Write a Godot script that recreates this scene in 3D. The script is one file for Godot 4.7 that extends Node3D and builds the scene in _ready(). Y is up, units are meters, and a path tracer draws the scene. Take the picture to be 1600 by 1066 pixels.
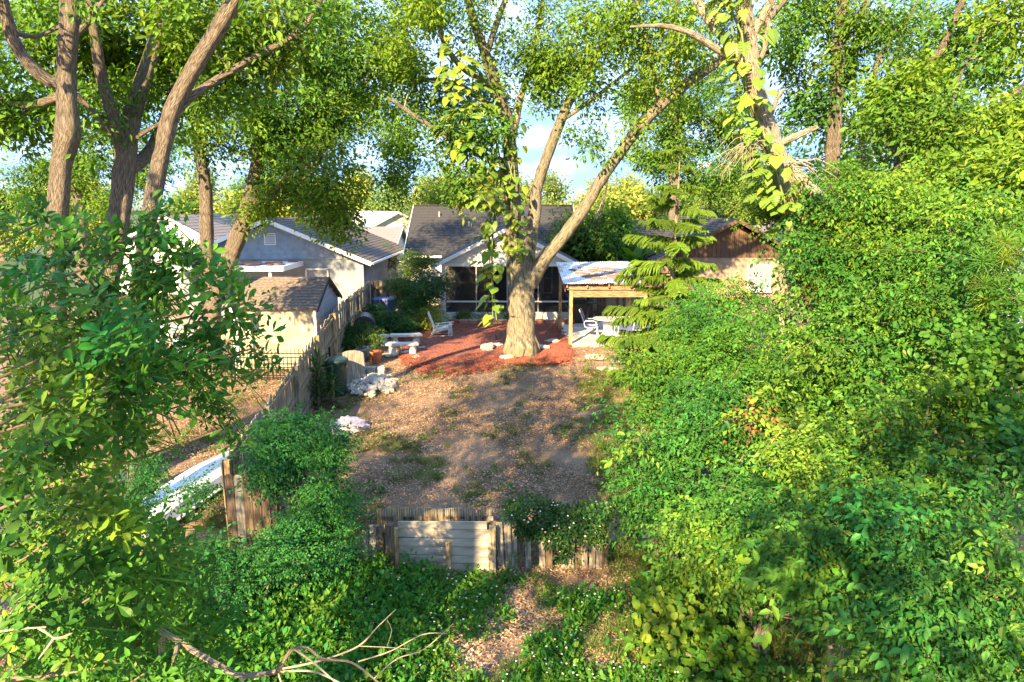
extends Node3D

var rng := RandomNumberGenerator.new()
var bump := FastNoiseLite.new()
var m := {}
var kinds := {}
const EYE := Vector3(0, 4.85, 0)


func _ready() -> void:
	rng.seed = 4711
	bump.seed = 5
	bump.frequency = 1.0
	view_and_light()
	materials()
	leaf_kinds()
	ground()
	main_house()
	grey_house()
	white_house()
	far_houses()
	right_houses()
	shed()
	side_fence()
	back_fences()
	plank_fence()
	iron_fence()
	pergola()
	furniture()
	yard_things()
	neighbour_things()
	oaks()
	vines()
	pine()
	shrubs_right()
	saplings_left()
	small_plants()
	distant_trees()
	dead_branch()
	ground_cover()


func view_and_light() -> void:
	var cam := Camera3D.new()
	cam.name = "camera"
	add_child(cam)
	cam.position = EYE
	cam.rotation.x = -0.1953
	cam.fov = 53.09
	cam.near = 0.05
	cam.far = 900.0
	cam.current = true
	var sun := DirectionalLight3D.new()
	sun.name = "sun"
	add_child(sun)
	sun.light_color = Color(1.0, 0.88, 0.66)
	sun.light_energy = 0.76
	sun.light_angular_distance = 0.5
	sun.shadow_enabled = true
	var to := Vector3(0.39, -0.53, -0.92)
	sun.look_at_from_position(Vector3.ZERO, to, Vector3.UP)
	var env := Environment.new()
	env.background_mode = Environment.BG_SKY
	var sm := ProceduralSkyMaterial.new()
	sm.sky_top_color = Color(0.40, 0.525, 0.69)
	sm.sky_horizon_color = Color(0.44, 0.55, 0.68)
	sm.sky_curve = 0.12
	sm.sky_energy_multiplier = 0.72
	sm.ground_bottom_color = Color(0.30, 0.30, 0.24)
	sm.ground_horizon_color = Color(0.62, 0.68, 0.66)
	sm.sun_angle_max = 20.0
	sm.sky_cover = cloud_cover()
	sm.sky_cover_modulate = Color(0.41, 0.41, 0.41, 1)
	var sky := Sky.new()
	sky.sky_material = sm
	env.sky = sky
	env.background_energy_multiplier = 1.0
	env.tonemap_mode = Environment.TONE_MAPPER_LINEAR
	env.tonemap_exposure = 9.0
	env.sdfgi_enabled = true
	env.ssao_enabled = true
	env.ssil_enabled = true
	var we := WorldEnvironment.new()
	we.name = "world_environment"
	we.environment = env
	add_child(we)


# puffy cumulus in 3D noise over the whole sphere, denser low over the horizon
func cloud_cover() -> ImageTexture:
	var n := FastNoiseLite.new()
	n.seed = 21
	n.frequency = 1.0
	n.fractal_octaves = 5
	var w := 1024
	var h := 512
	var im := Image.create(w, h, false, Image.FORMAT_RGBA8)
	for y in range(0, h / 2 + 2):
		var el := (0.5 - (y + 0.5) / h) * PI
		for x in w:
			var az := (x + 0.5) / w * TAU
			var d := Vector3(cos(el) * cos(az), sin(el), cos(el) * sin(az))
			var q := Vector3(d.x * 3.2, d.y * 7.5, d.z * 3.2) / (0.35 + 0.8 * absf(d.y))
			var k := n.get_noise_3dv(q) + 0.22
			var a := smoothstep(0.02, 0.26, k)
			var body := lerpf(0.97, 0.80, smoothstep(0.15, 0.5, k))
			im.set_pixel(x, y, Color(body, body * 0.985, body * 0.97, a * 0.62))
	return ImageTexture.create_from_image(im)


# ---------------------------------------------------------------- helpers
func gh(d: float) -> float:
	var t := clampf((22.0 - d) / 12.0, 0.0, 1.0)
	return -1.2 * (t * t * (3.0 - 2.0 * t) * 0.35 + t * 0.65)


func gp(x: float, z: float, up := 0.0) -> Vector3:
	return Vector3(x, gh(-z) + up, z)


func lin(r: float, g: float, b: float) -> Color:
	return Color(r, g, b).linear_to_srgb()


func rnd(a := 0.0, b := 1.0) -> float:
	return rng.randf_range(a, b)


func ball() -> Vector3:
	var v := Vector3(rnd(-1, 1), rnd(-1, 1), rnd(-1, 1))
	while v.length_squared() > 1.0:
		v = Vector3(rnd(-1, 1), rnd(-1, 1), rnd(-1, 1))
	return v


class MB:
	var v := PackedVector3Array()
	var n := PackedVector3Array()
	var t := PackedVector2Array()
	var c := PackedColorArray()
	var ix := PackedInt32Array()
	var col := Color.WHITE

	func put(p: Vector3, nn: Vector3, uv: Vector2) -> int:
		v.append(p)
		n.append(nn)
		t.append(uv)
		c.append(col)
		return v.size() - 1

	# clockwise seen from outside
	func tri(a: Vector3, b: Vector3, d: Vector3) -> void:
		var nn := (d - a).cross(b - a).normalized()
		var k := put(a, nn, Vector2(a.x, -a.y))
		put(b, nn, Vector2(b.x, -b.y))
		put(d, nn, Vector2(d.x, -d.y))
		ix.append_array(PackedInt32Array([k, k + 1, k + 2]))

	func face(a: Vector3, b: Vector3, d: Vector3, from: Vector3) -> void:
		if (d - a).cross(b - a).dot((a + b + d) / 3.0 - from) < 0.0:
			tri(a, d, b)
		else:
			tri(a, b, d)

	func quad(a: Vector3, b: Vector3, d: Vector3, e: Vector3, from: Vector3) -> void:
		face(a, b, d, from)
		face(a, d, e, from)

	func box(at: Vector3, s: Vector3, bs := Basis.IDENTITY) -> void:
		var h := s / 2.0
		hexa([bs * Vector3(-h.x, -h.y, -h.z) + at, bs * Vector3(h.x, -h.y, -h.z) + at, bs * Vector3(h.x, -h.y, h.z) + at, bs * Vector3(-h.x, -h.y, h.z) + at,
			bs * Vector3(-h.x, h.y, -h.z) + at, bs * Vector3(h.x, h.y, -h.z) + at, bs * Vector3(h.x, h.y, h.z) + at, bs * Vector3(-h.x, h.y, h.z) + at])

	# eight corners: four round the bottom, four round the top
	func hexa(q: Array) -> void:
		var mid := Vector3.ZERO
		for p in q:
			mid += p / 8.0
		quad(q[0], q[1], q[2], q[3], mid)
		quad(q[4], q[5], q[6], q[7], mid)
		for k in 4:
			var j := (k + 1) % 4
			quad(q[k], q[j], q[j + 4], q[k + 4], mid)

	# box with chamfered upright and top edges
	func soft_box(at: Vector3, s: Vector3, ch: float, bs := Basis.IDENTITY) -> void:
		var mid := at
		var rings := []
		for lv in [[-s.y / 2, 0.0], [s.y / 2 - ch, 0.0], [s.y / 2, ch]]:
			var hx: float = s.x / 2 - lv[1]
			var hz: float = s.z / 2 - lv[1]
			var k := ch * 0.8
			var r := []
			for p in [[hx - k, -hz], [hx, -hz + k], [hx, hz - k], [hx - k, hz], [-hx + k, hz], [-hx, hz - k], [-hx, -hz + k], [-hx + k, -hz]]:
				r.append(at + bs * Vector3(p[0], lv[0], p[1]))
			rings.append(r)
		for j in 2:
			for k in 8:
				quad(rings[j][k], rings[j][(k + 1) % 8], rings[j + 1][(k + 1) % 8], rings[j + 1][k], mid)
		for j in [0, 2]:
			for k in range(1, 7):
				face(rings[j][0], rings[j][k], rings[j][k + 1], mid)

	func prism(poly: Array, off: Vector3) -> void:
		var mid := Vector3.ZERO
		for p in poly:
			mid += p / poly.size()
		mid += off / 2.0
		for k in range(1, poly.size() - 1):
			face(poly[0], poly[k], poly[k + 1], mid)
			face(poly[0] + off, poly[k] + off, poly[k + 1] + off, mid)
		for k in poly.size():
			var j := (k + 1) % poly.size()
			var nn: Vector3 = off.cross(poly[j] - poly[k])
			quad(poly[k], poly[j], poly[j] + off, poly[k] + off, (poly[k] + poly[j] + off) / 2.0 - nn * (1.0 if nn.dot((poly[k] + poly[j] + off) / 2.0 - mid) > 0 else -1.0))

	func tube(p: PackedVector3Array, r: PackedFloat32Array, sides: int, lumps: FastNoiseLite = null, amount := 0.0, cap := true) -> void:
		if p.size() < 2:
			return
		var dir := (p[1] - p[0]).normalized()
		var sd := dir.cross(Vector3(0.31, 0.2, 0.93)).normalized()
		var first := v.size()
		var along := 0.0
		var reps := maxf(1.0, roundf(TAU * r[0] / 0.55))
		for k in p.size():
			if k > 0:
				along += p[k].distance_to(p[k - 1])
			if k < p.size() - 1:
				dir = (p[k + 1] - p[maxi(k - 1, 0)]).normalized()
			sd = (sd - dir * sd.dot(dir)).normalized()
			var up := dir.cross(sd)
			for s in sides + 1:
				var a := TAU * (s % sides) / sides
				var ra := sd * cos(a) + up * sin(a)
				var rr := r[k]
				if lumps:
					rr *= 1.0 + amount * (lumps.get_noise_3dv((p[k] + ra * r[k]) * 2.2) + 0.6 * lumps.get_noise_3dv((p[k] * 0.35 + ra * 1.7) * 1.3))
				put(p[k] + ra * rr, ra, Vector2(reps * s / sides, along / 0.9))
		var w := sides + 1
		for k in p.size() - 1:
			for s in sides:
				var a := first + k * w + s
				ix.append_array(PackedInt32Array([a, a + w, a + 1, a + 1, a + w, a + w + 1]))
		if cap:
			for e in [0, p.size() - 1]:
				for s in range(1, sides - 1):
					face(v[first + e * w], v[first + e * w + s], v[first + e * w + s + 1], p[1] if e == 0 else p[p.size() - 2])

	func rod(a: Vector3, b: Vector3, r: float, sides := 6) -> void:
		tube(PackedVector3Array([a, b]), PackedFloat32Array([r, r]), sides)

	# profile: [radius, height] pairs from the bottom up
	func lathe(prof: Array, seg := 16, at := Vector3.ZERO) -> void:
		var first := v.size()
		for k in prof.size():
			var q0: Array = prof[maxi(k - 1, 0)]
			var q1: Array = prof[mini(k + 1, prof.size() - 1)]
			var slope := Vector2(q1[1] - q0[1], q0[0] - q1[0]).normalized()
			for s in seg + 1:
				var a := TAU * s / seg
				put(at + Vector3(cos(a) * prof[k][0], prof[k][1], sin(a) * prof[k][0]), Vector3(cos(a) * slope.x, slope.y, sin(a) * slope.x), Vector2(float(s) / seg, float(k) / prof.size()))
		for k in prof.size() - 1:
			for s in seg:
				var a := first + k * (seg + 1) + s
				var w := seg + 1
				ix.append_array(PackedInt32Array([a, a + 1, a + w, a + 1, a + w + 1, a + w]))

	# a lump of stone
	func rock(at: Vector3, s: Vector3, nz: FastNoiseLite, seed_at: Vector3, bs := Basis.IDENTITY) -> void:
		var rows := []
		for i in 6:
			var row := []
			var el := -PI / 2 + PI * i / 5.0
			for j in 8:
				var az := TAU * (j + 0.5 * (i % 2)) / 8.0
				var d := Vector3(cos(el) * cos(az), sin(el), cos(el) * sin(az))
				var q := Vector3(signf(d.x) * pow(absf(d.x), 0.7), signf(d.y) * pow(absf(d.y), 0.7), signf(d.z) * pow(absf(d.z), 0.7))
				row.append(at + bs * (q * s * (0.82 + 0.4 * nz.get_noise_3dv(d * 0.9 + seed_at))))
			rows.append(row)
		for i in 5:
			for j in 8:
				quad(rows[i][j], rows[i][(j + 1) % 8], rows[i + 1][(j + 1) % 8], rows[i + 1][j], at)

	func mesh() -> ArrayMesh:
		var a := []
		a.resize(Mesh.ARRAY_MAX)
		a[Mesh.ARRAY_VERTEX] = v
		a[Mesh.ARRAY_NORMAL] = n
		a[Mesh.ARRAY_TEX_UV] = t
		a[Mesh.ARRAY_COLOR] = c
		a[Mesh.ARRAY_INDEX] = ix
		var am := ArrayMesh.new()
		am.add_surface_from_arrays(Mesh.PRIMITIVE_TRIANGLES, a)
		return am


func tag(o: Node3D, label := "", category := "", group := "", kind := "") -> Node3D:
	if label:
		o.set_meta("label", label)
	if category:
		o.set_meta("category", category)
	if group:
		o.set_meta("group", group)
	if kind:
		o.set_meta("kind", kind)
	return o


func thing(called: String, label: String, category: String, at := Vector3.ZERO, turn := 0.0, group := "") -> Node3D:
	var o := Node3D.new()
	o.name = called
	add_child(o, true)
	o.position = at
	o.rotation.y = turn
	tag(o, label, category, group)
	return o


func put(called: String, mesh: Mesh, mat: Material, parent: Node3D = self, at := Transform3D.IDENTITY) -> MeshInstance3D:
	var o := MeshInstance3D.new()
	o.name = called
	o.mesh = mesh
	o.material_override = mat
	o.transform = at
	parent.add_child(o, true)
	return o


func boxp(called: String, at: Vector3, s: Vector3, mat: Material, parent: Node3D, bs := Basis.IDENTITY) -> MeshInstance3D:
	var b := MB.new()
	b.box(Vector3.ZERO, s)
	return put(called, b.mesh(), mat, parent, Transform3D(bs, at))


func scatter(called: String, mesh: Mesh, mat: Material, xf: Array, cols: PackedColorArray, parent: Node3D) -> MultiMeshInstance3D:
	var mm := MultiMesh.new()
	mm.transform_format = MultiMesh.TRANSFORM_3D
	mm.use_colors = true
	mm.mesh = mesh
	mm.instance_count = xf.size()
	for k in xf.size():
		mm.set_instance_transform(k, xf[k])
		mm.set_instance_color(k, cols[k])
	var o := MultiMeshInstance3D.new()
	o.name = called
	o.multimesh = mm
	o.material_override = mat
	o.set_meta("kind", "stuff")
	parent.add_child(o, true)
	return o


func mat(called: String, c: Color, rough := 0.9, metal := 0.0) -> StandardMaterial3D:
	var s := StandardMaterial3D.new()
	s.resource_name = called
	s.albedo_color = c
	s.roughness = rough
	s.metallic = metal
	m[called] = s
	return s


func ntex(freq: float, ramp: Array, sd: int, octaves := 4, size := 512, kind := FastNoiseLite.TYPE_SIMPLEX_SMOOTH, fractal := FastNoiseLite.FRACTAL_FBM) -> NoiseTexture2D:
	var n := FastNoiseLite.new()
	n.seed = sd
	n.frequency = freq
	n.noise_type = kind
	n.fractal_type = fractal
	n.fractal_octaves = octaves
	var g := Gradient.new()
	var off := PackedFloat32Array()
	var cs := PackedColorArray()
	for r in ramp:
		off.append(r[0])
		cs.append(r[1])
	g.offsets = off
	g.colors = cs
	var t := NoiseTexture2D.new()
	t.width = size
	t.height = size
	t.seamless = true
	t.noise = n
	t.color_ramp = g
	return t


func grey_ramp() -> Array:
	return [[0.0, Color.BLACK], [1.0, Color.WHITE]]


func tri_map(s: StandardMaterial3D, sc: Vector3, world := false) -> void:
	s.uv1_triplanar = true
	s.uv1_world_triplanar = world
	s.uv1_triplanar_sharpness = 4.0
	s.uv1_scale = sc


func relief(s: StandardMaterial3D, t: Texture2D, cm: float) -> void:
	s.heightmap_enabled = true
	s.heightmap_texture = t
	s.heightmap_scale = cm


func materials() -> void:
	# bark: fissures run along the trunk because the texture is stretched along it
	var fis := ntex(0.022, grey_ramp(), 3, 4, 512, FastNoiseLite.TYPE_SIMPLEX_SMOOTH, FastNoiseLite.FRACTAL_RIDGED)
	var b := mat("oak_bark", Color.WHITE, 0.95)
	b.albedo_texture = ntex(0.018, [[0.25, lin(0.10, 0.072, 0.055)], [0.45, lin(0.25, 0.19, 0.145)], [0.62, lin(0.40, 0.32, 0.25)], [0.8, lin(0.50, 0.45, 0.37)]], 4, 5)
	b.uv1_scale = Vector3(3.0, 0.5, 1)
	relief(b, fis, 7.0)
	b = mat("pale_bark", Color.WHITE, 0.92)
	b.albedo_texture = ntex(0.014, [[0.2, lin(0.17, 0.125, 0.085)], [0.45, lin(0.36, 0.29, 0.21)], [0.65, lin(0.50, 0.43, 0.33)], [0.9, lin(0.58, 0.54, 0.44)]], 9, 5)
	b.uv1_scale = Vector3(1.5, 0.6, 1)
	relief(b, fis, 3.0)
	b = mat("moss_bark", Color.WHITE, 0.95)
	b.albedo_texture = ntex(0.007, [[0.2, lin(0.12, 0.10, 0.08)], [0.38, lin(0.23, 0.20, 0.16)], [0.52, lin(0.33, 0.29, 0.24)], [0.66, lin(0.26, 0.235, 0.14)], [0.82, lin(0.18, 0.17, 0.075)]], 14, 6)
	b.uv1_scale = Vector3(1.2, 0.5, 1)
	relief(b, ntex(0.03, grey_ramp(), 15, 5), 4.0)
	mat("twig", lin(0.20, 0.145, 0.10), 0.95)
	mat("pale_twig", lin(0.34, 0.28, 0.205), 0.95)
	mat("green_stem", lin(0.16, 0.20, 0.06), 0.8)
	for q in [["leaf", 0.5, 0.95, 0.95, 0.28], ["gloss_leaf", 0.42, 0.85, 0.88, 0.25], ["thin_leaf", 0.55, 0.95, 0.95, 0.30], ["pothos_leaf", 0.38, 0.75, 0.8, 0.22]]:
		var s := mat(q[0], Color.WHITE, q[1])
		s.vertex_color_use_as_albedo = true
		s.backlight_enabled = true
		s.metallic_specular = 0.3
		s.backlight = Color(q[2], q[3], q[4])
	var w := mat("fence_wood", Color.WHITE, 0.92)
	w.albedo_texture = ntex(0.02, [[0.25, lin(0.13, 0.105, 0.07)], [0.5, lin(0.23, 0.19, 0.125)], [0.75, lin(0.32, 0.27, 0.185)]], 31, 5)
	tri_map(w, Vector3(2.2, 0.22, 2.2))
	relief(w, fis, 0.8)
	w = mat("grey_wood", Color.WHITE, 0.92)
	w.albedo_texture = ntex(0.02, [[0.25, lin(0.16, 0.135, 0.105)], [0.5, lin(0.26, 0.225, 0.18)], [0.75, lin(0.37, 0.33, 0.27)]], 32, 5)
	tri_map(w, Vector3(2.2, 0.22, 2.2))
	w = mat("pale_plank", Color.WHITE, 0.9)
	w.albedo_texture = ntex(0.02, [[0.2, lin(0.20, 0.165, 0.125)], [0.45, lin(0.32, 0.275, 0.22)], [0.8, lin(0.42, 0.375, 0.31)]], 33, 5)
	tri_map(w, Vector3(0.12, 0.5, 0.5))
	w = mat("post_wood", Color.WHITE, 0.9)
	w.albedo_texture = ntex(0.02, [[0.2, lin(0.24, 0.14, 0.06)], [0.5, lin(0.42, 0.27, 0.13)], [0.8, lin(0.54, 0.37, 0.19)]], 34, 4)
	tri_map(w, Vector3(2.0, 0.3, 2.0))
	w = mat("beam_wood", Color.WHITE, 0.9)
	w.albedo_texture = ntex(0.02, [[0.2, lin(0.15, 0.085, 0.045)], [0.5, lin(0.26, 0.16, 0.09)], [0.8, lin(0.34, 0.23, 0.14)]], 35, 4)
	tri_map(w, Vector3(0.3, 2.0, 2.0))
	w = mat("dark_wood", Color.WHITE, 0.92)
	w.albedo_texture = ntex(0.02, [[0.25, lin(0.06, 0.042, 0.03)], [0.7, lin(0.15, 0.105, 0.07)]], 36, 4)
	tri_map(w, Vector3(2.0, 0.25, 2.0))
	w = mat("white_paint", Color.WHITE, 0.6)
	w.albedo_texture = ntex(0.008, [[0.2, lin(0.66, 0.64, 0.60)], [0.6, lin(0.80, 0.79, 0.76)]], 41, 4)
	tri_map(w, Vector3(0.6, 0.6, 0.6))
	mat("white_trim", lin(0.78, 0.77, 0.74), 0.5)
	w = mat("grey_siding", Color.WHITE, 0.75)
	w.albedo_texture = ntex(0.01, [[0.2, lin(0.24, 0.265, 0.31)], [0.6, lin(0.30, 0.33, 0.385)]], 42, 4)
	tri_map(w, Vector3(0.5, 0.5, 0.5))
	w = mat("grey_stucco", Color.WHITE, 0.95)
	w.albedo_texture = ntex(0.008, [[0.2, lin(0.19, 0.215, 0.255)], [0.6, lin(0.25, 0.28, 0.325)]], 43, 5)
	tri_map(w, Vector3(0.4, 0.4, 0.4))
	w = mat("tan_stucco", Color.WHITE, 0.95)
	w.albedo_texture = ntex(0.008, [[0.2, lin(0.25, 0.185, 0.14)], [0.6, lin(0.32, 0.24, 0.185)]], 44, 5)
	tri_map(w, Vector3(0.4, 0.4, 0.4))
	mat("brown_siding", lin(0.125, 0.075, 0.048), 0.85)
	mat("blue_siding", lin(0.24, 0.31, 0.42), 0.8)
	w = mat("beige_siding", Color.WHITE, 0.85)
	w.albedo_texture = ntex(0.01, [[0.2, lin(0.27, 0.23, 0.165)], [0.6, lin(0.40, 0.345, 0.255)]], 45, 5)
	tri_map(w, Vector3(0.6, 0.3, 0.6))
	w = mat("dark_shingle", Color.WHITE, 0.95)
	w.albedo_texture = ntex(0.06, [[0.2, lin(0.022, 0.022, 0.025)], [0.5, lin(0.042, 0.041, 0.045)], [0.8, lin(0.08, 0.077, 0.078)]], 46, 4)
	tri_map(w, Vector3(0.5, 1.5, 1.5))
	w = mat("brown_shingle", Color.WHITE, 0.95)
	w.albedo_texture = ntex(0.04, [[0.2, lin(0.045, 0.038, 0.036)], [0.5, lin(0.095, 0.078, 0.073)], [0.8, lin(0.16, 0.13, 0.12)]], 47, 4)
	tri_map(w, Vector3(0.5, 1.2, 1.2))
	w = mat("grey_shingle", Color.WHITE, 0.95)
	w.albedo_texture = ntex(0.04, [[0.2, lin(0.13, 0.12, 0.13)], [0.5, lin(0.2, 0.18, 0.19)], [0.8, lin(0.28, 0.25, 0.25)]], 48, 4)
	tri_map(w, Vector3(0.5, 1.2, 1.2))
	w = mat("shed_shingle", Color.WHITE, 0.95)
	w.albedo_texture = ntex(0.03, [[0.2, lin(0.10, 0.075, 0.065)], [0.5, lin(0.17, 0.13, 0.11)], [0.8, lin(0.27, 0.21, 0.17)]], 68, 5)
	tri_map(w, Vector3(0.5, 1.2, 1.2))
	mat("pale_roof", lin(0.62, 0.61, 0.60), 0.8)
	w = mat("tin", Color.WHITE, 0.45)
	w.metallic = 0.35
	w.albedo_texture = ntex(0.012, [[0.3, lin(0.50, 0.55, 0.62)], [0.55, lin(0.66, 0.70, 0.76)], [0.75, lin(0.40, 0.26, 0.17)]], 49, 4)
	tri_map(w, Vector3(0.25, 0.25, 0.25))
	w = mat("rust_litter", Color.WHITE, 0.95)
	w.albedo_texture = ntex(0.08, [[0.2, lin(0.12, 0.06, 0.04)], [0.5, lin(0.26, 0.14, 0.10)], [0.8, lin(0.38, 0.23, 0.17)]], 50, 4)
	tri_map(w, Vector3(1, 1, 1), true)
	var sc := mat("screen", Color(0.10, 0.10, 0.11, 0.42), 0.8)
	sc.transparency = BaseMaterial3D.TRANSPARENCY_ALPHA
	mat("dark_glass", lin(0.012, 0.014, 0.018), 0.08)
	mat("blind", lin(0.22, 0.25, 0.27), 0.7)
	mat("tan_blind", lin(0.30, 0.22, 0.14), 0.8)
	mat("warm_grey_paint", lin(0.30, 0.295, 0.30), 0.7)
	mat("black_iron", lin(0.015, 0.015, 0.017), 0.5, 0.3)
	mat("black_plastic", lin(0.02, 0.02, 0.022), 0.45)
	w = mat("concrete", Color.WHITE, 0.92)
	w.albedo_texture = ntex(0.012, [[0.2, lin(0.44, 0.41, 0.38)], [0.6, lin(0.60, 0.57, 0.53)]], 51, 5)
	tri_map(w, Vector3(0.5, 0.5, 0.5), true)
	w = mat("cast_white", Color.WHITE, 0.85)
	w.albedo_texture = ntex(0.03, [[0.2, lin(0.34, 0.34, 0.34)], [0.55, lin(0.60, 0.59, 0.57)]], 52, 5)
	tri_map(w, Vector3(1, 1, 1))
	w = mat("pale_stone", Color.WHITE, 0.92)
	w.albedo_texture = ntex(0.02, [[0.2, lin(0.28, 0.24, 0.20)], [0.6, lin(0.48, 0.43, 0.375)]], 53, 5)
	tri_map(w, Vector3(1, 1, 1), true)
	w = mat("grey_stone", Color.WHITE, 0.92)
	w.albedo_texture = ntex(0.02, [[0.2, lin(0.26, 0.25, 0.25)], [0.6, lin(0.46, 0.44, 0.43)]], 54, 5)
	tri_map(w, Vector3(1, 1, 1), true)
	mat("red_brick", lin(0.34, 0.13, 0.09), 0.92)
	mat("pink_brick", lin(0.44, 0.24, 0.19), 0.92)
	mat("terracotta", lin(0.50, 0.16, 0.07), 0.85)
	mat("dusk_pot", lin(0.24, 0.20, 0.24), 0.6)
	mat("blue_plastic", lin(0.10, 0.12, 0.34), 0.4)
	mat("green_plastic", lin(0.012, 0.035, 0.032), 0.4)
	mat("blue_sling", lin(0.11, 0.125, 0.40), 0.75)
	mat("white_metal", lin(0.80, 0.80, 0.79), 0.35)
	w = mat("weathered_white", Color.WHITE, 0.8)
	w.albedo_texture = ntex(0.03, [[0.2, lin(0.50, 0.46, 0.42)], [0.55, lin(0.74, 0.72, 0.69)]], 55, 4)
	tri_map(w, Vector3(1.5, 0.6, 1.5))
	w = mat("hull", Color.WHITE, 0.4)
	w.albedo_texture = ntex(0.01, [[0.2, lin(0.56, 0.64, 0.70)], [0.6, lin(0.74, 0.80, 0.84)]], 56, 4)
	tri_map(w, Vector3(0.8, 0.8, 0.8))
	w = mat("bag_film", Color.WHITE, 0.3)
	w.albedo_texture = ntex(0.02, [[0.3, lin(0.72, 0.70, 0.70)], [0.5, lin(0.62, 0.36, 0.36)], [0.58, lin(0.75, 0.72, 0.72)], [0.7, lin(0.34, 0.22, 0.44)], [0.76, lin(0.7, 0.68, 0.68)]], 57, 3)
	tri_map(w, Vector3(1.2, 1.2, 1.2))
	mat("aqua_glass", lin(0.30, 0.55, 0.55), 0.15)
	mat("grey_cloth", lin(0.28, 0.30, 0.36), 0.9)
	w = mat("litter", Color.WHITE, 0.95)
	w.vertex_color_use_as_albedo = true
	w.albedo_texture = ntex(0.05, [[0.15, lin(0.34, 0.30, 0.28)], [0.4, lin(0.62, 0.58, 0.55)], [0.6, lin(0.85, 0.82, 0.8)], [0.85, lin(1.0, 1.0, 1.0)]], 58, 5, 1024)
	tri_map(w, Vector3(0.45, 0.45, 0.45), true)
	w = mat("mulch", Color.WHITE, 0.95)
	w.albedo_texture = ntex(0.07, [[0.3, lin(0.05, 0.02, 0.015)], [0.5, lin(0.16, 0.05, 0.032)], [0.7, lin(0.26, 0.10, 0.066)]], 59, 4)
	tri_map(w, Vector3(0.6, 0.6, 0.6), true)
	var lf := mat("fallen_leaf", Color.WHITE, 0.8)
	lf.vertex_color_use_as_albedo = true


# ---------------------------------------------------------------- leaves
# a leaf of length 1 along +y, its face to +z; stations are [how far along, half width]
func leaf_into(b: MB, xf: Transform3D, stations: Array, wide: float, fold: float, droop: float) -> void:
	var mid := []
	var lf := []
	var rt := []
	for s in stations:
		var t: float = s[0]
		var w: float = s[1] * wide
		var y := t - 0.25 * droop * t * t
		var z := -droop * t * t * 0.55
		mid.append(xf * Vector3(0, y, z))
		lf.append(xf * Vector3(-w, y, z + fold * w))
		rt.append(xf * Vector3(w, y, z + fold * w))
	for k in stations.size() - 1:
		if stations[k][1] > 0.0:
			b.tri(mid[k], lf[k], lf[k + 1])
			b.tri(mid[k], rt[k + 1], rt[k])
		if stations[k + 1][1] > 0.0 or stations[k][1] == 0.0:
			b.tri(mid[k], lf[k + 1], mid[k + 1])
			b.tri(mid[k], mid[k + 1], rt[k + 1])
		elif stations[k][1] > 0.0:
			pass


func leaf_basis(dir: Vector3, up: Vector3, length: float) -> Basis:
	var y := dir.normalized()
	var x := y.cross(up).normalized()
	var z := x.cross(y)
	return Basis(x * length, y * length, z * length)


func leaf_tint(b: MB, v: float, warm := 0.12) -> void:
	var k := 1.0 + rnd(-v, v)
	var y := rnd(-warm, warm)
	b.col = Color(k * (1.0 + y * 2.0), k * (1.0 + y * 0.4), k * (1.0 - y))


const LANCE := [[0.0, 0.0], [0.42, 1.0], [1.0, 0.0]]
const OVATE := [[0.0, 0.0], [0.3, 1.0], [0.68, 0.72], [1.0, 0.0]]
const OBOVATE := [[0.0, 0.0], [0.28, 0.42], [0.62, 1.0], [0.88, 0.72], [1.0, 0.0]]


# kinds[name] = {"sprays": [[Transform3D of every leaf]], "meshes": [a spray as one mesh], "single": [one leaf in four tints]}
func kind_of(called: String, sprays: Array, stations: Array, wide: float, fold: float, droop: float, tint := 0.3, stems: Array = []) -> void:
	var k := {"sprays": sprays, "meshes": [], "single": []}
	for s in sprays.size():
		var b := MB.new()
		for xf in sprays[s]:
			leaf_tint(b, tint)
			leaf_into(b, xf, stations, wide, fold, droop * rnd(0.5, 1.5))
		if s < stems.size():
			b.col = Color(1.6, 0.9, 0.9)
			for st in stems[s]:
				b.tri(st[0], st[1], st[2])
		k.meshes.append(b.mesh())
	for s in 5:
		var b := MB.new()
		b.col = [Color(1, 1, 1), Color(1.3, 1.12, 0.9), Color(0.8, 0.9, 1.0), Color(1.15, 1.0, 0.8), Color(0.9, 1.0, 1.15)][s]
		leaf_into(b, Transform3D.IDENTITY, stations, wide, fold, droop)
		k.single.append(b.mesh())
	kinds[called] = k


func stalk(a: Vector3, bb: Vector3, w: float) -> Array:
	var s := (bb - a).cross(Vector3(0.3, 0.5, 0.8)).normalized() * w
	return [a - s, a + s, bb]


# leaves spread through a ball, facing mostly upwards
func puff(n: int, radius: float, length: float, droop := 0.25) -> Array:
	var out := []
	for i in n:
		var p := ball()
		p *= radius * (0.5 + 0.5 * p.length())
		var dir := (p.normalized() * 0.8 + ball() * 0.9 + Vector3.DOWN * droop).normalized()
		var up := (Vector3.UP + ball() * 0.9).normalized()
		out.append(Transform3D(leaf_basis(dir, up, length * rnd(0.65, 1.2)), p))
	return out


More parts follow.
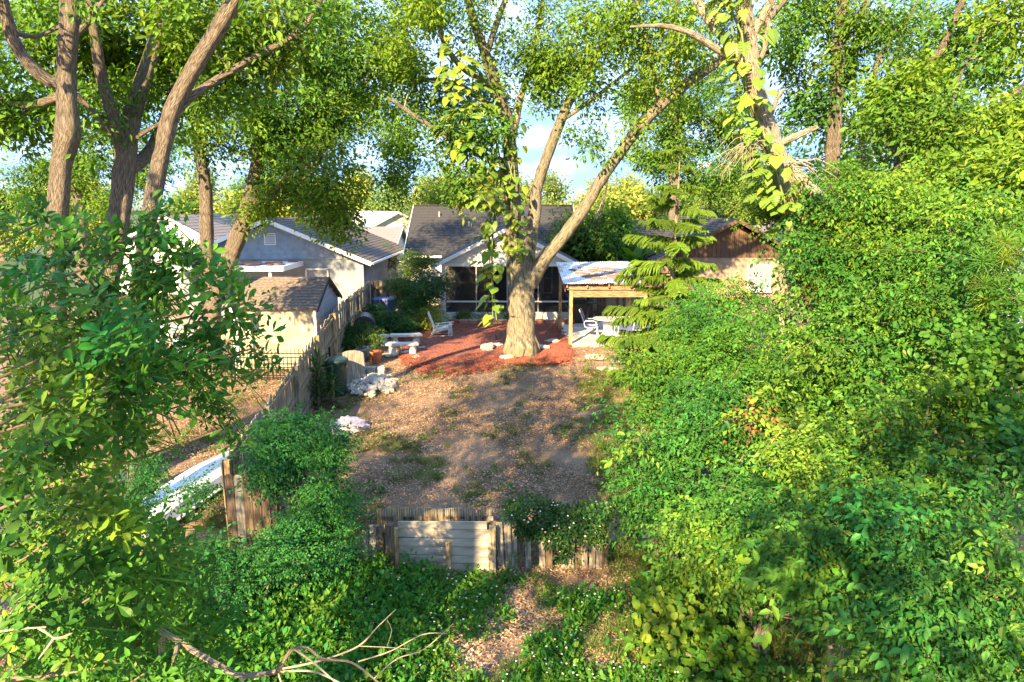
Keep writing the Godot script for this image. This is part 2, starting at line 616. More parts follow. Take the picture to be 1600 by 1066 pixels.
# twigs with leaves on alternate sides, hanging a little
func hanging(twigs: int, per: int, reach: float, length: float, stems: Array) -> Array:
	var out := []
	for w in twigs:
		var az := TAU * (w + rnd(-0.3, 0.3)) / twigs
		var d := Vector3(cos(az), rnd(0.1, 0.7), sin(az)).normalized()
		var p := Vector3.ZERO
		for i in per:
			d = (d + Vector3.DOWN * 0.09).normalized()
			var q := p + d * reach / per
			stems.append(stalk(p, q, 0.004))
			p = q
			var side := d.cross(Vector3.UP).normalized() * (1.0 if i % 2 else -1.0)
			var dir := (side * 0.8 + d * 0.65 + Vector3.DOWN * rnd(-0.2, 0.8) + ball() * 0.55).normalized()
			out.append(Transform3D(leaf_basis(dir, (Vector3.UP + side * 0.3 + ball() * 0.8).normalized(), length * rnd(0.45, 1.2)), p))
		out.append(Transform3D(leaf_basis((d + Vector3.DOWN * 0.3).normalized(), Vector3.UP + ball() * 0.3, length), p))
	return out


func rosette(n: int, length: float, stems: Array) -> Array:
	var out := []
	for i in n:
		var az := TAU * i * 0.382 + rnd(-0.25, 0.25)
		var d := Vector3(cos(az), rnd(-0.25, 0.55), sin(az)).normalized()
		out.append(Transform3D(leaf_basis(d, (Vector3.UP + ball() * 0.3).normalized(), length * rnd(0.7, 1.12)), d * 0.015 + Vector3.DOWN * 0.012 * i))
	stems.append(stalk(Vector3.DOWN * 0.3 + ball() * 0.1, Vector3.ZERO, 0.006))
	stems.append(stalk(Vector3.DOWN * 0.3 + ball() * 0.1, Vector3.ZERO, 0.006))
	return out


func leaf_kinds() -> void:
	kind_of("oak", [puff(25, 0.42, 0.17), puff(24, 0.40, 0.18), puff(22, 0.50, 0.16)], LANCE, 0.22, 0.35, 0.25, 0.45)
	var st := [[], [], []]
	kind_of("laurel", [hanging(4, 8, 0.40, 0.105, st[0]), hanging(3, 10, 0.46, 0.095, st[1]), hanging(5, 7, 0.34, 0.11, st[2])], OVATE, 0.22, 0.3, 0.35, 0.38, st)
	st = [[], [], [], [], []]
	kind_of("mixed", [hanging(4, 8, 0.40, 0.105, st[0]), hanging(2, 15, 0.8, 0.085, st[1]), hanging(6, 9, 0.34, 0.07, st[2]), puff(24, 0.27, 0.09), hanging(3, 10, 0.5, 0.12, st[4])], OVATE, 0.22, 0.3, 0.35, 0.4, st)
	st = [[], [], []]
	kind_of("rosette", [rosette(8, 0.112, st[0]), rosette(6, 0.122, st[1]), rosette(9, 0.10, st[2])], OBOVATE, 0.20, 0.3, 0.22, 0.25, st)
	st = [[], []]
	kind_of("privet", [hanging(6, 10, 0.34, 0.062, st[0]), hanging(5, 11, 0.36, 0.058, st[1])], OVATE, 0.24, 0.25, 0.2, 0.35, st)
	kind_of("roundleaf", [puff(26, 0.28, 0.11, 0.1), puff(22, 0.3, 0.12, 0.1)], [[0.0, 0.0], [0.12, 0.8], [0.45, 1.0], [0.8, 0.62], [1.0, 0.0]], 0.42, 0.15, 0.2, 0.25)
	kind_of("far", [puff(70, 0.8, 0.24), puff(64, 0.9, 0.26)], LANCE, 0.3, 0.3, 0.2, 0.35)
	kind_of("weed", [puff(20, 0.15, 0.085, -0.1), puff(24, 0.18, 0.08, -0.1), puff(16, 0.13, 0.1, -0.1)], OVATE, 0.26, 0.25, 0.3, 0.3)
	var blades := []
	for s in 2:
		var t := []
		for i in 22:
			var az := rnd(0, TAU)
			var d := Vector3(cos(az) * rnd(0.15, 0.8), 1.0, sin(az) * rnd(0.15, 0.8))
			t.append(Transform3D(leaf_basis(d, Vector3(cos(az + PI), 0.6, sin(az + PI)), rnd(0.14, 0.3)), Vector3(rnd(-0.09, 0.09), -0.01, rnd(-0.09, 0.09))))
		blades.append(t)
	kind_of("grass", blades, [[0.0, 0.6], [0.5, 1.0], [1.0, 0.0]], 0.028, 0.2, 0.9, 0.3)
	var swords := []
	for s in 2:
		var t := []
		for i in 34:
			var az := TAU * i * 0.382
			var el := lerpf(1.45, -0.35, i / 34.0) + rnd(-0.15, 0.15)
			var d := Vector3(cos(az) * cos(el), sin(el), sin(az) * cos(el))
			t.append(Transform3D(leaf_basis(d, (Vector3.UP + Vector3(cos(az), 0, sin(az)) * -0.8).normalized(), rnd(0.5, 0.72)), d * 0.02 + Vector3.DOWN * 0.006 * i))
		swords.append(t)
	kind_of("sword", swords, [[0.0, 0.7], [0.25, 1.0], [0.7, 0.7], [1.0, 0.0]], 0.03, 0.5, 0.45, 0.25)


# ---------------------------------------------------------------- trees
func smooth_limb(q: Array, step: float) -> Array:
	var p := PackedVector3Array()
	var r := PackedFloat32Array()
	for k in q.size() - 1:
		var a: Vector3 = q[maxi(k - 1, 0)][0]
		var b: Vector3 = q[k][0]
		var c: Vector3 = q[k + 1][0]
		var d: Vector3 = q[mini(k + 2, q.size() - 1)][0]
		var n := maxi(2, int(ceil(b.distance_to(c) / step)))
		for i in n:
			var t := float(i) / n
			p.append(b.cubic_interpolate(c, a, d, t))
			r.append(lerpf(q[k][1], q[k + 1][1], t))
	p.append(q[-1][0])
	r.append(q[-1][1])
	return [p, r]


# limbs: arrays of [point, radius], the first one the trunk; lobes: [centre, radius, how many branch ends, tint]
# o: kind, leaf (material), bark, twig, per (sprays round a branch end), spread, c1, c2 (leaf colours), size, single (leaves as parts), sides
func tree(called: String, label: String, category: String, group: String, limbs: Array, lobes: Array, o: Dictionary) -> Node3D:
	var base: Vector3 = limbs[0][0][0]
	var root := thing(called, label, category, base, 0.0, group)
	var at := PackedVector3Array()
	var rad := PackedFloat32Array()
	var sides: int = o.get("sides", 12)
	limbs[0].push_front([base + Vector3.DOWN * 0.45, limbs[0][0][1] * 1.08])
	for k in limbs.size():
		var ends: Array = limbs[k]
		if ends[-1][1] > 0.045 and o.get("taper", true):
			# limbs run out into ever thinner branches
			var r1: float = ends[-1][1]
			var dir: Vector3 = (ends[-1][0] - ends[-2][0]).normalized()
			var p1: Vector3 = ends[-1][0]
			for s in 3:
				dir = (dir + ball() * 0.35 + Vector3.UP * 0.1).normalized()
				p1 += dir * (0.5 + r1 * 4.0)
				ends.append([p1, r1 * [0.65, 0.35, 0.08][s]])
		var sm := smooth_limb(ends, o.get("step", 0.3))
		var p: PackedVector3Array = sm[0]
		var r: PackedFloat32Array = sm[1]
		at.append_array(p)
		rad.append_array(r)
		for i in p.size():
			p[i] -= base
		var b := MB.new()
		b.tube(p, r, sides if k == 0 else maxi(6, sides - 3), bump, o.get("lump", 0.16))
		put("trunk" if k == 0 else "limb", b.mesh(), m[o.bark], root)
	# the lower trunk does not carry twigs
	var from := 0
	var bare: float = o.get("bare", 1.5)
	while from < at.size() - 2 and at[from].y < base.y + bare:
		from += 1
	var tw := MB.new()
	var places := []
	var tints := PackedColorArray()
	var per: int = o.get("per", 9)
	var spread: float = o.get("spread", 0.38)
	var size: float = o.get("size", 1.0)
	for lobe in lobes:
		var c: Vector3 = lobe[0]
		var lr: Vector3 = lobe[1] if lobe[1] is Vector3 else Vector3.ONE * lobe[1]
		for i in int(lobe[2]):
			var q := ball()
			if o.get("loose", false):
				q = (q + ball()) * 0.85
			var shoot: bool = rnd() < o.get("shoots", 0.0)
			if shoot:
				q = (q.normalized() * Vector3(1, 0.8, 1) + Vector3(0, rnd(0.0, 0.7), 0)) * rnd(1.0, 1.65)
			var tip := c + q * lr
			var best := from
			var least := 1e9
			for j in range(from, at.size()):
				var e := at[j] - tip
				var w := e.length_squared() * (1.0 if e.y < 0.0 else 1.35)
				if w < least:
					least = w
					best = j
			var a := at[best]
			var span := a.distance_to(tip)
			var r0: float = minf(rad[best] * 0.6, 0.006 + span * 0.013) * o.get("thick", 1.0)
			var mid := a.lerp(tip, 0.5) + Vector3.UP * span * rnd(-0.02, 0.16) + ball() * span * 0.1
			var pts := PackedVector3Array()
			var rs := PackedFloat32Array()
			var segs := 4 if span < 1.2 else 7
			for s in segs + 1:
				var t := float(s) / segs
				pts.append(a.lerp(mid, t).lerp(mid.lerp(tip, t), t) + (ball() * 0.03 * span if s > 0 and s < segs else Vector3.ZERO))
				rs.append(lerpf(r0, 0.004, t))
			for s in [int(segs / 2), segs]:
				at.append(pts[s])
				rad.append(rs[s])
			var loc := PackedVector3Array()
			for p in pts:
				loc.append(p - base)
			tw.tube(loc, rs, 4, null, 0.0, false)
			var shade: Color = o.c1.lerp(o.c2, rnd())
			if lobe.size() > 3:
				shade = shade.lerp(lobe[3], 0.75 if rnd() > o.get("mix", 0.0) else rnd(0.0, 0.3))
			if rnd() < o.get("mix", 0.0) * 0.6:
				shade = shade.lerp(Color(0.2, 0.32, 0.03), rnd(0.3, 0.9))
			if rnd() < o.get("dead", 0.0):
				shade = Color(0.26, 0.15, 0.06)
			for s in (per if not shoot else int(ceil(per * 0.5))):
				var t := sqrt(rnd(0.12, 1.0))
				var on := a.lerp(mid, t).lerp(mid.lerp(tip, t), t) if span < 2.5 else tip + (mid - tip) * (1.0 - t) * 1.2
				var p := on + ball() * spread - base
				var bs := Basis(Vector3(0.921, 0, 0.39), o.get("lean", 0.4) + rnd(-0.35, 0.35)) * Basis(Vector3.UP, rnd(0, TAU)) * Basis(Vector3(rnd(-1, 1), 0, rnd(-1, 1)).normalized(), rnd(0.0, o.get("tilt", 0.6)))
				places.append(Transform3D(bs.scaled(Vector3.ONE * size * rnd(0.6, 1.25)), p))
				var k := rnd(0.6, 1.4)
				tints.append(Color(shade.r * k, shade.g * k, shade.b * k))
	if tw.v.size() > 0:
		put("twigs", tw.mesh(), m[o.get("twig", "twig")], root).set_meta("kind", "stuff")
	foliage(root, places, tints, o)
	return root


func foliage(root: Node3D, places: Array, tints: PackedColorArray, o: Dictionary) -> void:
	var kd: Dictionary = kinds[o.kind]
	var mt: Material = m[o.get("leaf", "leaf")]
	var nv: int = kd.meshes.size()
	var order := range(places.size())
	var singles: int = o.get("single", 0)
	if singles > 0:
		var eye := EYE - root.position
		order.sort_custom(func(a, b): return places[a].origin.distance_squared_to(eye) < places[b].origin.distance_squared_to(eye))
	var split := []
	var tsplit := []
	for k in nv:
		split.append([])
		tsplit.append(PackedColorArray())
	var made := 0
	var at := 0
	for k in order:
		var v: int = at % nv
		at += 1
		if singles > 0 and made + kd.sprays[v].size() <= singles and in_view(places[k].origin + root.position):
			made += kd.sprays[v].size()
			var tinted := tinted_leaf(mt, tints[k])
			for xf in kd.sprays[v]:
				put("leaf", kd.single[rng.randi() % kd.single.size()], tinted, root, places[k] * xf)
			continue
		split[v].append(places[k])
		tsplit[v].append(tints[k])
	for k in nv:
		if split[k].size():
			scatter(o.get("part", "foliage"), kd.meshes[k], mt, split[k], tsplit[k], root)


# a few greens shared by all leaves that are parts of their own
func tinted_leaf(mt: StandardMaterial3D, c: Color) -> StandardMaterial3D:
	var step := int(round(log(maxf(c.g, 0.01)) * 5.0))
	var warm := int(round(c.r / maxf(c.g, 0.01) * 5.0))
	var key := "%s_%d_%d" % [mt.resource_name, step, warm]
	if not m.has(key):
		var s: StandardMaterial3D = mt.duplicate()
		s.resource_name = key
		var g := exp(step / 5.0)
		s.albedo_color = lin(g * warm / 5.0, g, g * c.b / maxf(c.g, 0.01))
		m[key] = s
	return m[key]


func in_view(p: Vector3) -> bool:
	var q := (p - EYE).rotated(Vector3.RIGHT, 0.1953)
	return q.z < -0.5 and absf(q.x) < -q.z * 0.76 and absf(q.y) < -q.z * 0.51


# ---------------------------------------------------------------- ground
func ground() -> void:
	var b := MB.new()
	var xs := []
	var zs := []
	var v := -300.0
	while v <= 300.0:
		xs.append(v)
		v += 0.5 if absf(v) < 14.0 else (4.0 if absf(v) < 60.0 else 30.0)
	v = 60.0
	while v >= -500.0:
		zs.append(v)
		v -= 0.5 if v < 2.0 and v > -32.0 else (4.0 if v > -90.0 else 40.0)
	var nx := xs.size()
	for z in zs:
		for x in xs:
			var near := Vector2(x, z + 12.0).length()
			var k: float = bump.get_noise_2d(x * 0.32, z * 0.32)
			var k2: float = bump.get_noise_2d(x * 1.3 + 40.0, z * 1.3)
			var y := gh(-z) + (0.05 * k + 0.02 * k2) * clampf((34.0 + z) / 10.0, 0, 1)
			if z < -21.5 and x > -4.6 and x < 6.5:
				y = 0.0
			var litter := Color(0.38, 0.26, 0.175).lerp(Color(0.26, 0.17, 0.11), clampf(0.5 + 1.2 * k, 0, 1))
			litter = litter.lerp(Color(0.40, 0.305, 0.22), clampf(k2 * 1.6 - 0.1, 0, 0.8))
			var green := Color(0.08, 0.14, 0.04)
			b.col = litter.lerp(green, smoothstep(24.0, 34.0, near))
			b.put(Vector3(x, y, z), Vector3.UP, Vector2(x, z))
	for j in zs.size() - 1:
		for i in nx - 1:
			var a := j * nx + i
			b.ix.append_array(PackedInt32Array([a, a + nx, a + 1, a + 1, a + nx, a + nx + 1]))
	tag(put("ground", b.mesh(), m.litter), "", "", "", "structure")
	# red bark mulch round the big oak and in front of the porch
	b = MB.new()
	var rim := []
	for q in [Vector3(-3.356, 0, -23.373), Vector3(-3.337, -0.019, -21.719), Vector3(-2.791, -0.098, -20.705), Vector3(-1.96, -0.13, -20.335), Vector3(-1.077, -0.098, -20.705), Vector3(-0.206, -0.039, -21.434), Vector3(0.837, -0.014, -21.792), Vector3(1.409, -0.029, -21.575), Vector3(1.9, 0, -22.523), Vector3(2.099, 0, -23.595), Vector3(1.825, 0, -26.617), Vector3(1.837, 0, -28.425), Vector3(-2.702, 0, -28.425), Vector3(-4.346, 0, -28.587), Vector3(-4.761, 0, -27.492), Vector3(-3.936, 0, -25.144)]:
		rim.append(q)
	var mid := Vector3.ZERO
	for q in rim:
		mid += q / rim.size()
	var n := rim.size()
	var fine := []
	for k in n:
		for s in 5:
			var t := s / 5.0
			var p: Vector3 = rim[k].cubic_interpolate(rim[(k + 1) % n], rim[(k + n - 1) % n], rim[(k + 2) % n], t)
			fine.append(p + (p - mid).normalized() * 0.22 * bump.get_noise_2d(p.x * 2.0, p.z * 2.0))
	for ring in 7:
		for p in fine:
			var q: Vector3 = mid.lerp(p, sqrt((ring + 1) / 7.0))
			var k: float = bump.get_noise_2d(q.x * 0.32, q.z * 0.32)
			var k2: float = bump.get_noise_2d(q.x * 1.3 + 40.0, q.z * 1.3)
			var lift := 0.075 - 0.02 * pow((ring + 1) / 7.0, 6.0)
			b.put(Vector3(q.x, gh(-q.z) + lift + 0.012 + maxf(0.0, 0.05 * k + 0.02 * k2) * (1.0 if q.z > -21.6 else 0.0), q.z), Vector3.UP, Vector2(q.x, q.z))
	var c := b.put(mid + Vector3(0, 0.09 - mid.y + gh(-mid.z), 0), Vector3.UP, Vector2.ZERO)
	var w := fine.size()
	for s in w:
		var s2 := (s + 1) % w
		b.ix.append_array(PackedInt32Array([c, s2, s]))
		for ring in 6:
			var a := ring * w + s
			var a2 := ring * w + s2
			b.ix.append_array(PackedInt32Array([a, a2, a + w, a2, a2 + w, a + w]))
	tag(put("mulch_bed", b.mesh(), m.mulch), "", "", "", "structure")
	# the patio's slab, its square pavers and a path along the planting bed
	var slab := thing("patio_pavement", "", "", Vector3(1.75, 0, -28.2))
	tag(slab, "", "", "", "structure")
	boxp("slab_bed", Vector3(1.9, 0.005, 2.3), Vector3(3.9, 0.05, 5.0), m.concrete, slab)
	var pav := []
	for v2 in 2:
		var pb := MB.new()
		pb.soft_box(Vector3.ZERO, Vector3(0.588, 0.03, 0.588), 0.006)
		pav.append(pb.mesh())
	for i in 6:
		for j in 8:
			put("paving_slab", pav[(i + j) % 2], m.concrete if (i * 7 + j * 3) % 5 else m.pale_stone, slab, Transform3D(Basis(Vector3.UP, rnd(-0.006, 0.006)), Vector3(0.4 + i * 0.6, 0.046 + rnd(0, 0.004), 0.15 + j * 0.61)))
	# loose stepping stones on the way to the lawn
	for q in [[Vector3(2.711, -0.019, -21.719), 0.5], [Vector3(2.965, -0.114, -20.517), 0.45], [Vector3(3.439, -0.05, -21.296), 0.4], [Vector3(3.539, -0.179, -19.811), 0.42]]:
		var rb := MB.new()
		rb.rock(Vector3.ZERO, Vector3(q[1], 0.06, q[1] * 0.8), bump, q[0])
		tag(put("stepping_stone", rb.mesh(), m.pale_stone, self, Transform3D(Basis(), q[0] + Vector3(0, 0.04, 0))), ["pale stepping stone touching the corner of the patio", "pale stepping stone in front of the patio, nearest the red mulch", "pale stepping stone below the terracotta pot by the patio", "pale stepping stone nearest the tiered conifer"][0 if q[1] == 0.5 else (1 if q[1] == 0.45 else (2 if q[1] == 0.4 else 3))], "stepping stone", "stepping stones off the patio")


# ---------------------------------------------------------------- houses
# a roof plane of lapped courses: from the eave's two ends up to the ridge's two ends
func courses(b: MB, e0: Vector3, e1: Vector3, r0: Vector3, r1: Vector3, n: int, lip := 0.02, thick := 0.12) -> void:
	var up := (r0 - e0).cross(e1 - e0).normalized()
	if up.y < 0:
		up = -up
	for k in n:
		var t0 := float(k) / n
		var t1 := minf(1.0, (k + 1.06) / n)
		var a := e0.lerp(r0, t0)
		var c := e1.lerp(r1, t0)
		var d := e1.lerp(r1, t1)
		var e := e0.lerp(r0, t1)
		b.hexa([a, c, d - up * 0.002, e - up * 0.002, a + up * lip, c + up * lip, d + up * 0.003, e + up * 0.003])
	b.hexa([e0 - up * thick, e1 - up * thick, r1 - up * thick, r0 - up * thick, e0 - up * 0.004, e1 - up * 0.004, r1 - up * 0.004, r0 - up * 0.004])


# lapped boards filling a gable triangle; z is the wall's face, boards stand proud of it
func gable_boards(root: Node3D, x0: float, x1: float, y0: float, peak: float, z: float, high: float, mt: Material) -> void:
	var n := int(ceil((peak - y0) / high))
	var cx := (x0 + x1) / 2.0
	for k in n:
		var ya := y0 + k * high
		var yb := minf(ya + high * 1.04, peak - 0.005)
		var fa := 1.0 - (ya - y0) / (peak - y0)
		var fb := 1.0 - (yb - y0) / (peak - y0)
		var b := MB.new()
		var w := (x1 - x0) / 2.0
		b.hexa([Vector3(cx - w * fa, ya, z - 0.01), Vector3(cx + w * fa, ya, z - 0.01), Vector3(cx + w * fa, ya, z + 0.024), Vector3(cx - w * fa, ya, z + 0.024),
			Vector3(cx - w * fb, yb, z - 0.01), Vector3(cx + w * fb, yb, z - 0.01), Vector3(cx + w * fb, yb, z + 0.006), Vector3(cx - w * fb, yb, z + 0.006)])
		put("siding_board", b.mesh(), mt, root)


func beam(called: String, a: Vector3, c: Vector3, w: float, h: float, mt: Material, root: Node3D) -> MeshInstance3D:
	var b := MB.new()
	var y := (c - a).normalized()
	var x := y.cross(Vector3.UP).normalized()
	if x.length() < 0.5:
		x = Vector3.RIGHT
	b.box((a + c) / 2.0, Vector3(w, (c - a).length(), h), Basis(x, y, x.cross(y)))
	return put(called, b.mesh(), mt, root)


func window(root: Node3D, at: Vector3, w: float, h: float, frame: Material, glass: Material, mullion := true) -> void:
	var f := MB.new()
	var t := 0.06
	for s in [-1, 1]:
		f.box(Vector3(s * (w / 2 - t / 2), 0, 0), Vector3(t, h, 0.07))
		f.box(Vector3(0, s * (h / 2 - t / 2), 0), Vector3(w - 2 * t, t, 0.07))
	if mullion:
		f.box(Vector3(0, 0, 0.004), Vector3(w - 2 * t, 0.045, 0.06))
	var o := put("window", f.mesh(), frame, root, Transform3D(Basis(), at))
	boxp("pane", Vector3(0, 0, -0.012), Vector3(w - 2 * t, h - 2 * t, 0.02), glass, o)


func main_house() -> void:
	var h := thing("screened_porch_house", "white house with a dark shingle roof and a screened gable porch behind the big oak", "house", Vector3(-0.2, 0, -28.7))
	# the porch stands in front (z 0), the house behind it (z -5)
	boxp("wall", Vector3(-0.7, 1.28, -8.6), Vector3(8.3, 2.56, 7.0), m.white_paint, h)
	var b := MB.new()
	courses(b, Vector3(-5.05, 2.52, -4.6), Vector3(3.45, 2.52, -4.6), Vector3(-5.05, 4.88, -8.6), Vector3(3.45, 4.88, -8.6), 30, 0.022)
	courses(b, Vector3(3.45, 2.52, -12.6), Vector3(-5.05, 2.52, -12.6), Vector3(3.45, 4.88, -8.6), Vector3(-5.05, 4.88, -8.6), 12, 0.022)
	b.box(Vector3(-0.8, 4.9, -8.6), Vector3(8.5, 0.05, 0.24))
	var roof := put("roof", b.mesh(), m.dark_shingle, h)
	b = MB.new()
	b.prism([Vector3(-4.84, 2.56, -5.1), Vector3(-4.84, 2.56, -12.1), Vector3(-4.84, 4.6, -8.6)], Vector3(8.28, 0, 0))
	put("gable_wall", b.mesh(), m.white_paint, h)
	for s in [[-5.075, -1], [3.475, 1]]:
		beam("fascia_board", Vector3(s[0], 2.5, -4.56), Vector3(s[0], 4.84, -8.6), 0.03, 0.16, m.white_trim, h)
	beam("gutter", Vector3(-5.0, 2.44, -4.5), Vector3(-3.2, 2.44, -4.5), 0.1, 0.1, m.white_trim, h)
	# porch floor, knee wall, posts, rails, screens
	boxp("porch_floor", Vector3(0, 0.06, -2.5), Vector3(5.5, 0.12, 4.9), m.concrete, h)
	for s in [-1, 1]:
		boxp("corner_post", Vector3(s * 2.68, 1.27, 0), Vector3(0.14, 2.52, 0.14), m.white_trim, h)
		boxp("kick_panel", Vector3(s * 2.68, 0.25, -2.5), Vector3(0.08, 0.36, 4.8), m.white_paint, h)
		boxp("rail", Vector3(s * 2.68, 0.88, -2.5), Vector3(0.06, 0.06, 4.8), m.white_trim, h)
		boxp("screen_panel", Vector3(s * 2.68, 1.7, -2.5), Vector3(0.008, 1.56, 4.8), m.screen, h)
		boxp("screen_panel", Vector3(s * 2.68, 0.64, -2.5), Vector3(0.008, 0.42, 4.8), m.screen, h)
	boxp("kick_panel", Vector3(0, 0.25, 0), Vector3(5.2, 0.36, 0.08), m.white_paint, h)
	boxp("rail", Vector3(0, 0.88, 0), Vector3(5.2, 0.055, 0.07), m.white_trim, h)
	boxp("header_beam", Vector3(0, 2.44, 0), Vector3(5.5, 0.14, 0.12), m.white_trim, h)
	for k in 4:
		var x := -2.61 + 1.305 * k + 0.6525
		boxp("screen_panel", Vector3(x, 1.64, 0), Vector3(1.26, 1.44, 0.006), m.screen, h)
		boxp("screen_panel", Vector3(x, 0.64, 0), Vector3(1.26, 0.42, 0.006), m.screen, h)
		if k > 0:
			boxp("screen_post", Vector3(x - 0.6525, 1.38, 0), Vector3(0.05, 1.9, 0.05), m.warm_grey_paint, h)
	# gable of lapped boards over the header, under two slopes
	b = MB.new()
	b.prism([Vector3(-2.75, 2.52, -0.06), Vector3(2.75, 2.52, -0.06), Vector3(0, 3.83, -0.06)], Vector3(0, 0, -0.1))
	put("gable_wall", b.mesh(), m.white_paint, h)
	gable_boards(h, -2.75, 2.75, 2.515, 3.83, -0.05, 0.2, m.white_paint)
	for s in [-1, 1]:
		b = MB.new()
		courses(b, Vector3(s * 3.15, 2.42, 0.3), Vector3(s * 3.15, 2.42, -5.5), Vector3(0, 3.98, 0.3), Vector3(0, 3.98, -7.2), 16, 0.022, 0.06)
		put("porch_roof", b.mesh(), m.dark_shingle, h)
		beam("fascia_board", Vector3(s * 3.17, 2.33, 0.32), Vector3(0, 3.91, 0.32), 0.03, 0.15, m.white_trim, h)
		b = MB.new()
		b.tube(PackedVector3Array([Vector3(s * 3.1, 2.36, 0.1), Vector3(s * 3.06, 2.28, 0.08), Vector3(s * 2.82, 2.1, 0.02), Vector3(s * 2.79, 1.95, 0.0), Vector3(s * 2.79, 0.05, 0.0)]), PackedFloat32Array([0.04, 0.04, 0.04, 0.04, 0.04]), 6)
		put("downspout", b.mesh(), m.white_trim, h)
	boxp("porch_ceiling", Vector3(0, 2.46, -2.55), Vector3(5.3, 0.04, 4.9), m.warm_grey_paint, h)
	boxp("porch_back_wall", Vector3(0, 1.28, -5.03), Vector3(5.4, 2.32, 0.06), m.warm_grey_paint, h)
	# doors and windows in the back wall of the porch
	window(h, Vector3(-1.75, 1.15, -4.96), 1.25, 1.9, m.warm_grey_paint, m.tan_blind)
	window(h, Vector3(-0.4, 1.15, -4.96), 1.1, 2.0, m.white_trim, m.dark_glass, false)
	window(h, Vector3(0.75, 1.15, -4.96), 1.0, 2.0, m.white_trim, m.dark_glass, false)
	window(h, Vector3(1.95, 1.35, -4.96), 0.5, 1.5, m.white_trim, m.tan_blind)
	window(h, Vector3(1.42, 1.35, -4.96), 0.48, 1.5, m.white_trim, m.dark_glass)
	for q in [[-3.6, 4.35, -7.6], [-2.0, 3.85, -6.8]]:
		b = MB.new()
		b.rod(Vector3(q[0], q[1] - 0.2, q[2]), Vector3(q[0], q[1] + 0.22, q[2]), 0.045, 8)
		put("vent_pipe", b.mesh(), m.warm_grey_paint, h)
	# ceiling fan inside the porch
	b = MB.new()
	b.rod(Vector3(-1.4, 2.44, -1.6), Vector3(-1.4, 2.2, -1.6), 0.03)
	for k in 5:
		var a := TAU * k / 5.0 + 0.3
		b.box(Vector3(-1.4 + cos(a) * 0.38, 2.2, -1.6 + sin(a) * 0.38), Vector3(0.5, 0.015, 0.12), Basis(Vector3.UP, -a))
	put("ceiling_fan", b.mesh(), m.white_trim, h)
	# planting bed kerb of single blocks along the porch
	var bed := thing("planter_kerb", "low kerb of pinkish blocks edging the plants before the porch", "garden edging", Vector3(-2.6, 0.02, -27.9))
	var bk := MB.new()
	bk.soft_box(Vector3.ZERO, Vector3(0.38, 0.24, 0.2), 0.02)
	var bm := bk.mesh()
	for k in 13:
		put("block", bm, m.pink_brick if k % 3 else m.red_brick, bed, Transform3D(Basis(Vector3.UP, rnd(-0.05, 0.05)), Vector3(0.2 + k * 0.4, 0.1, rnd(-0.015, 0.015))))


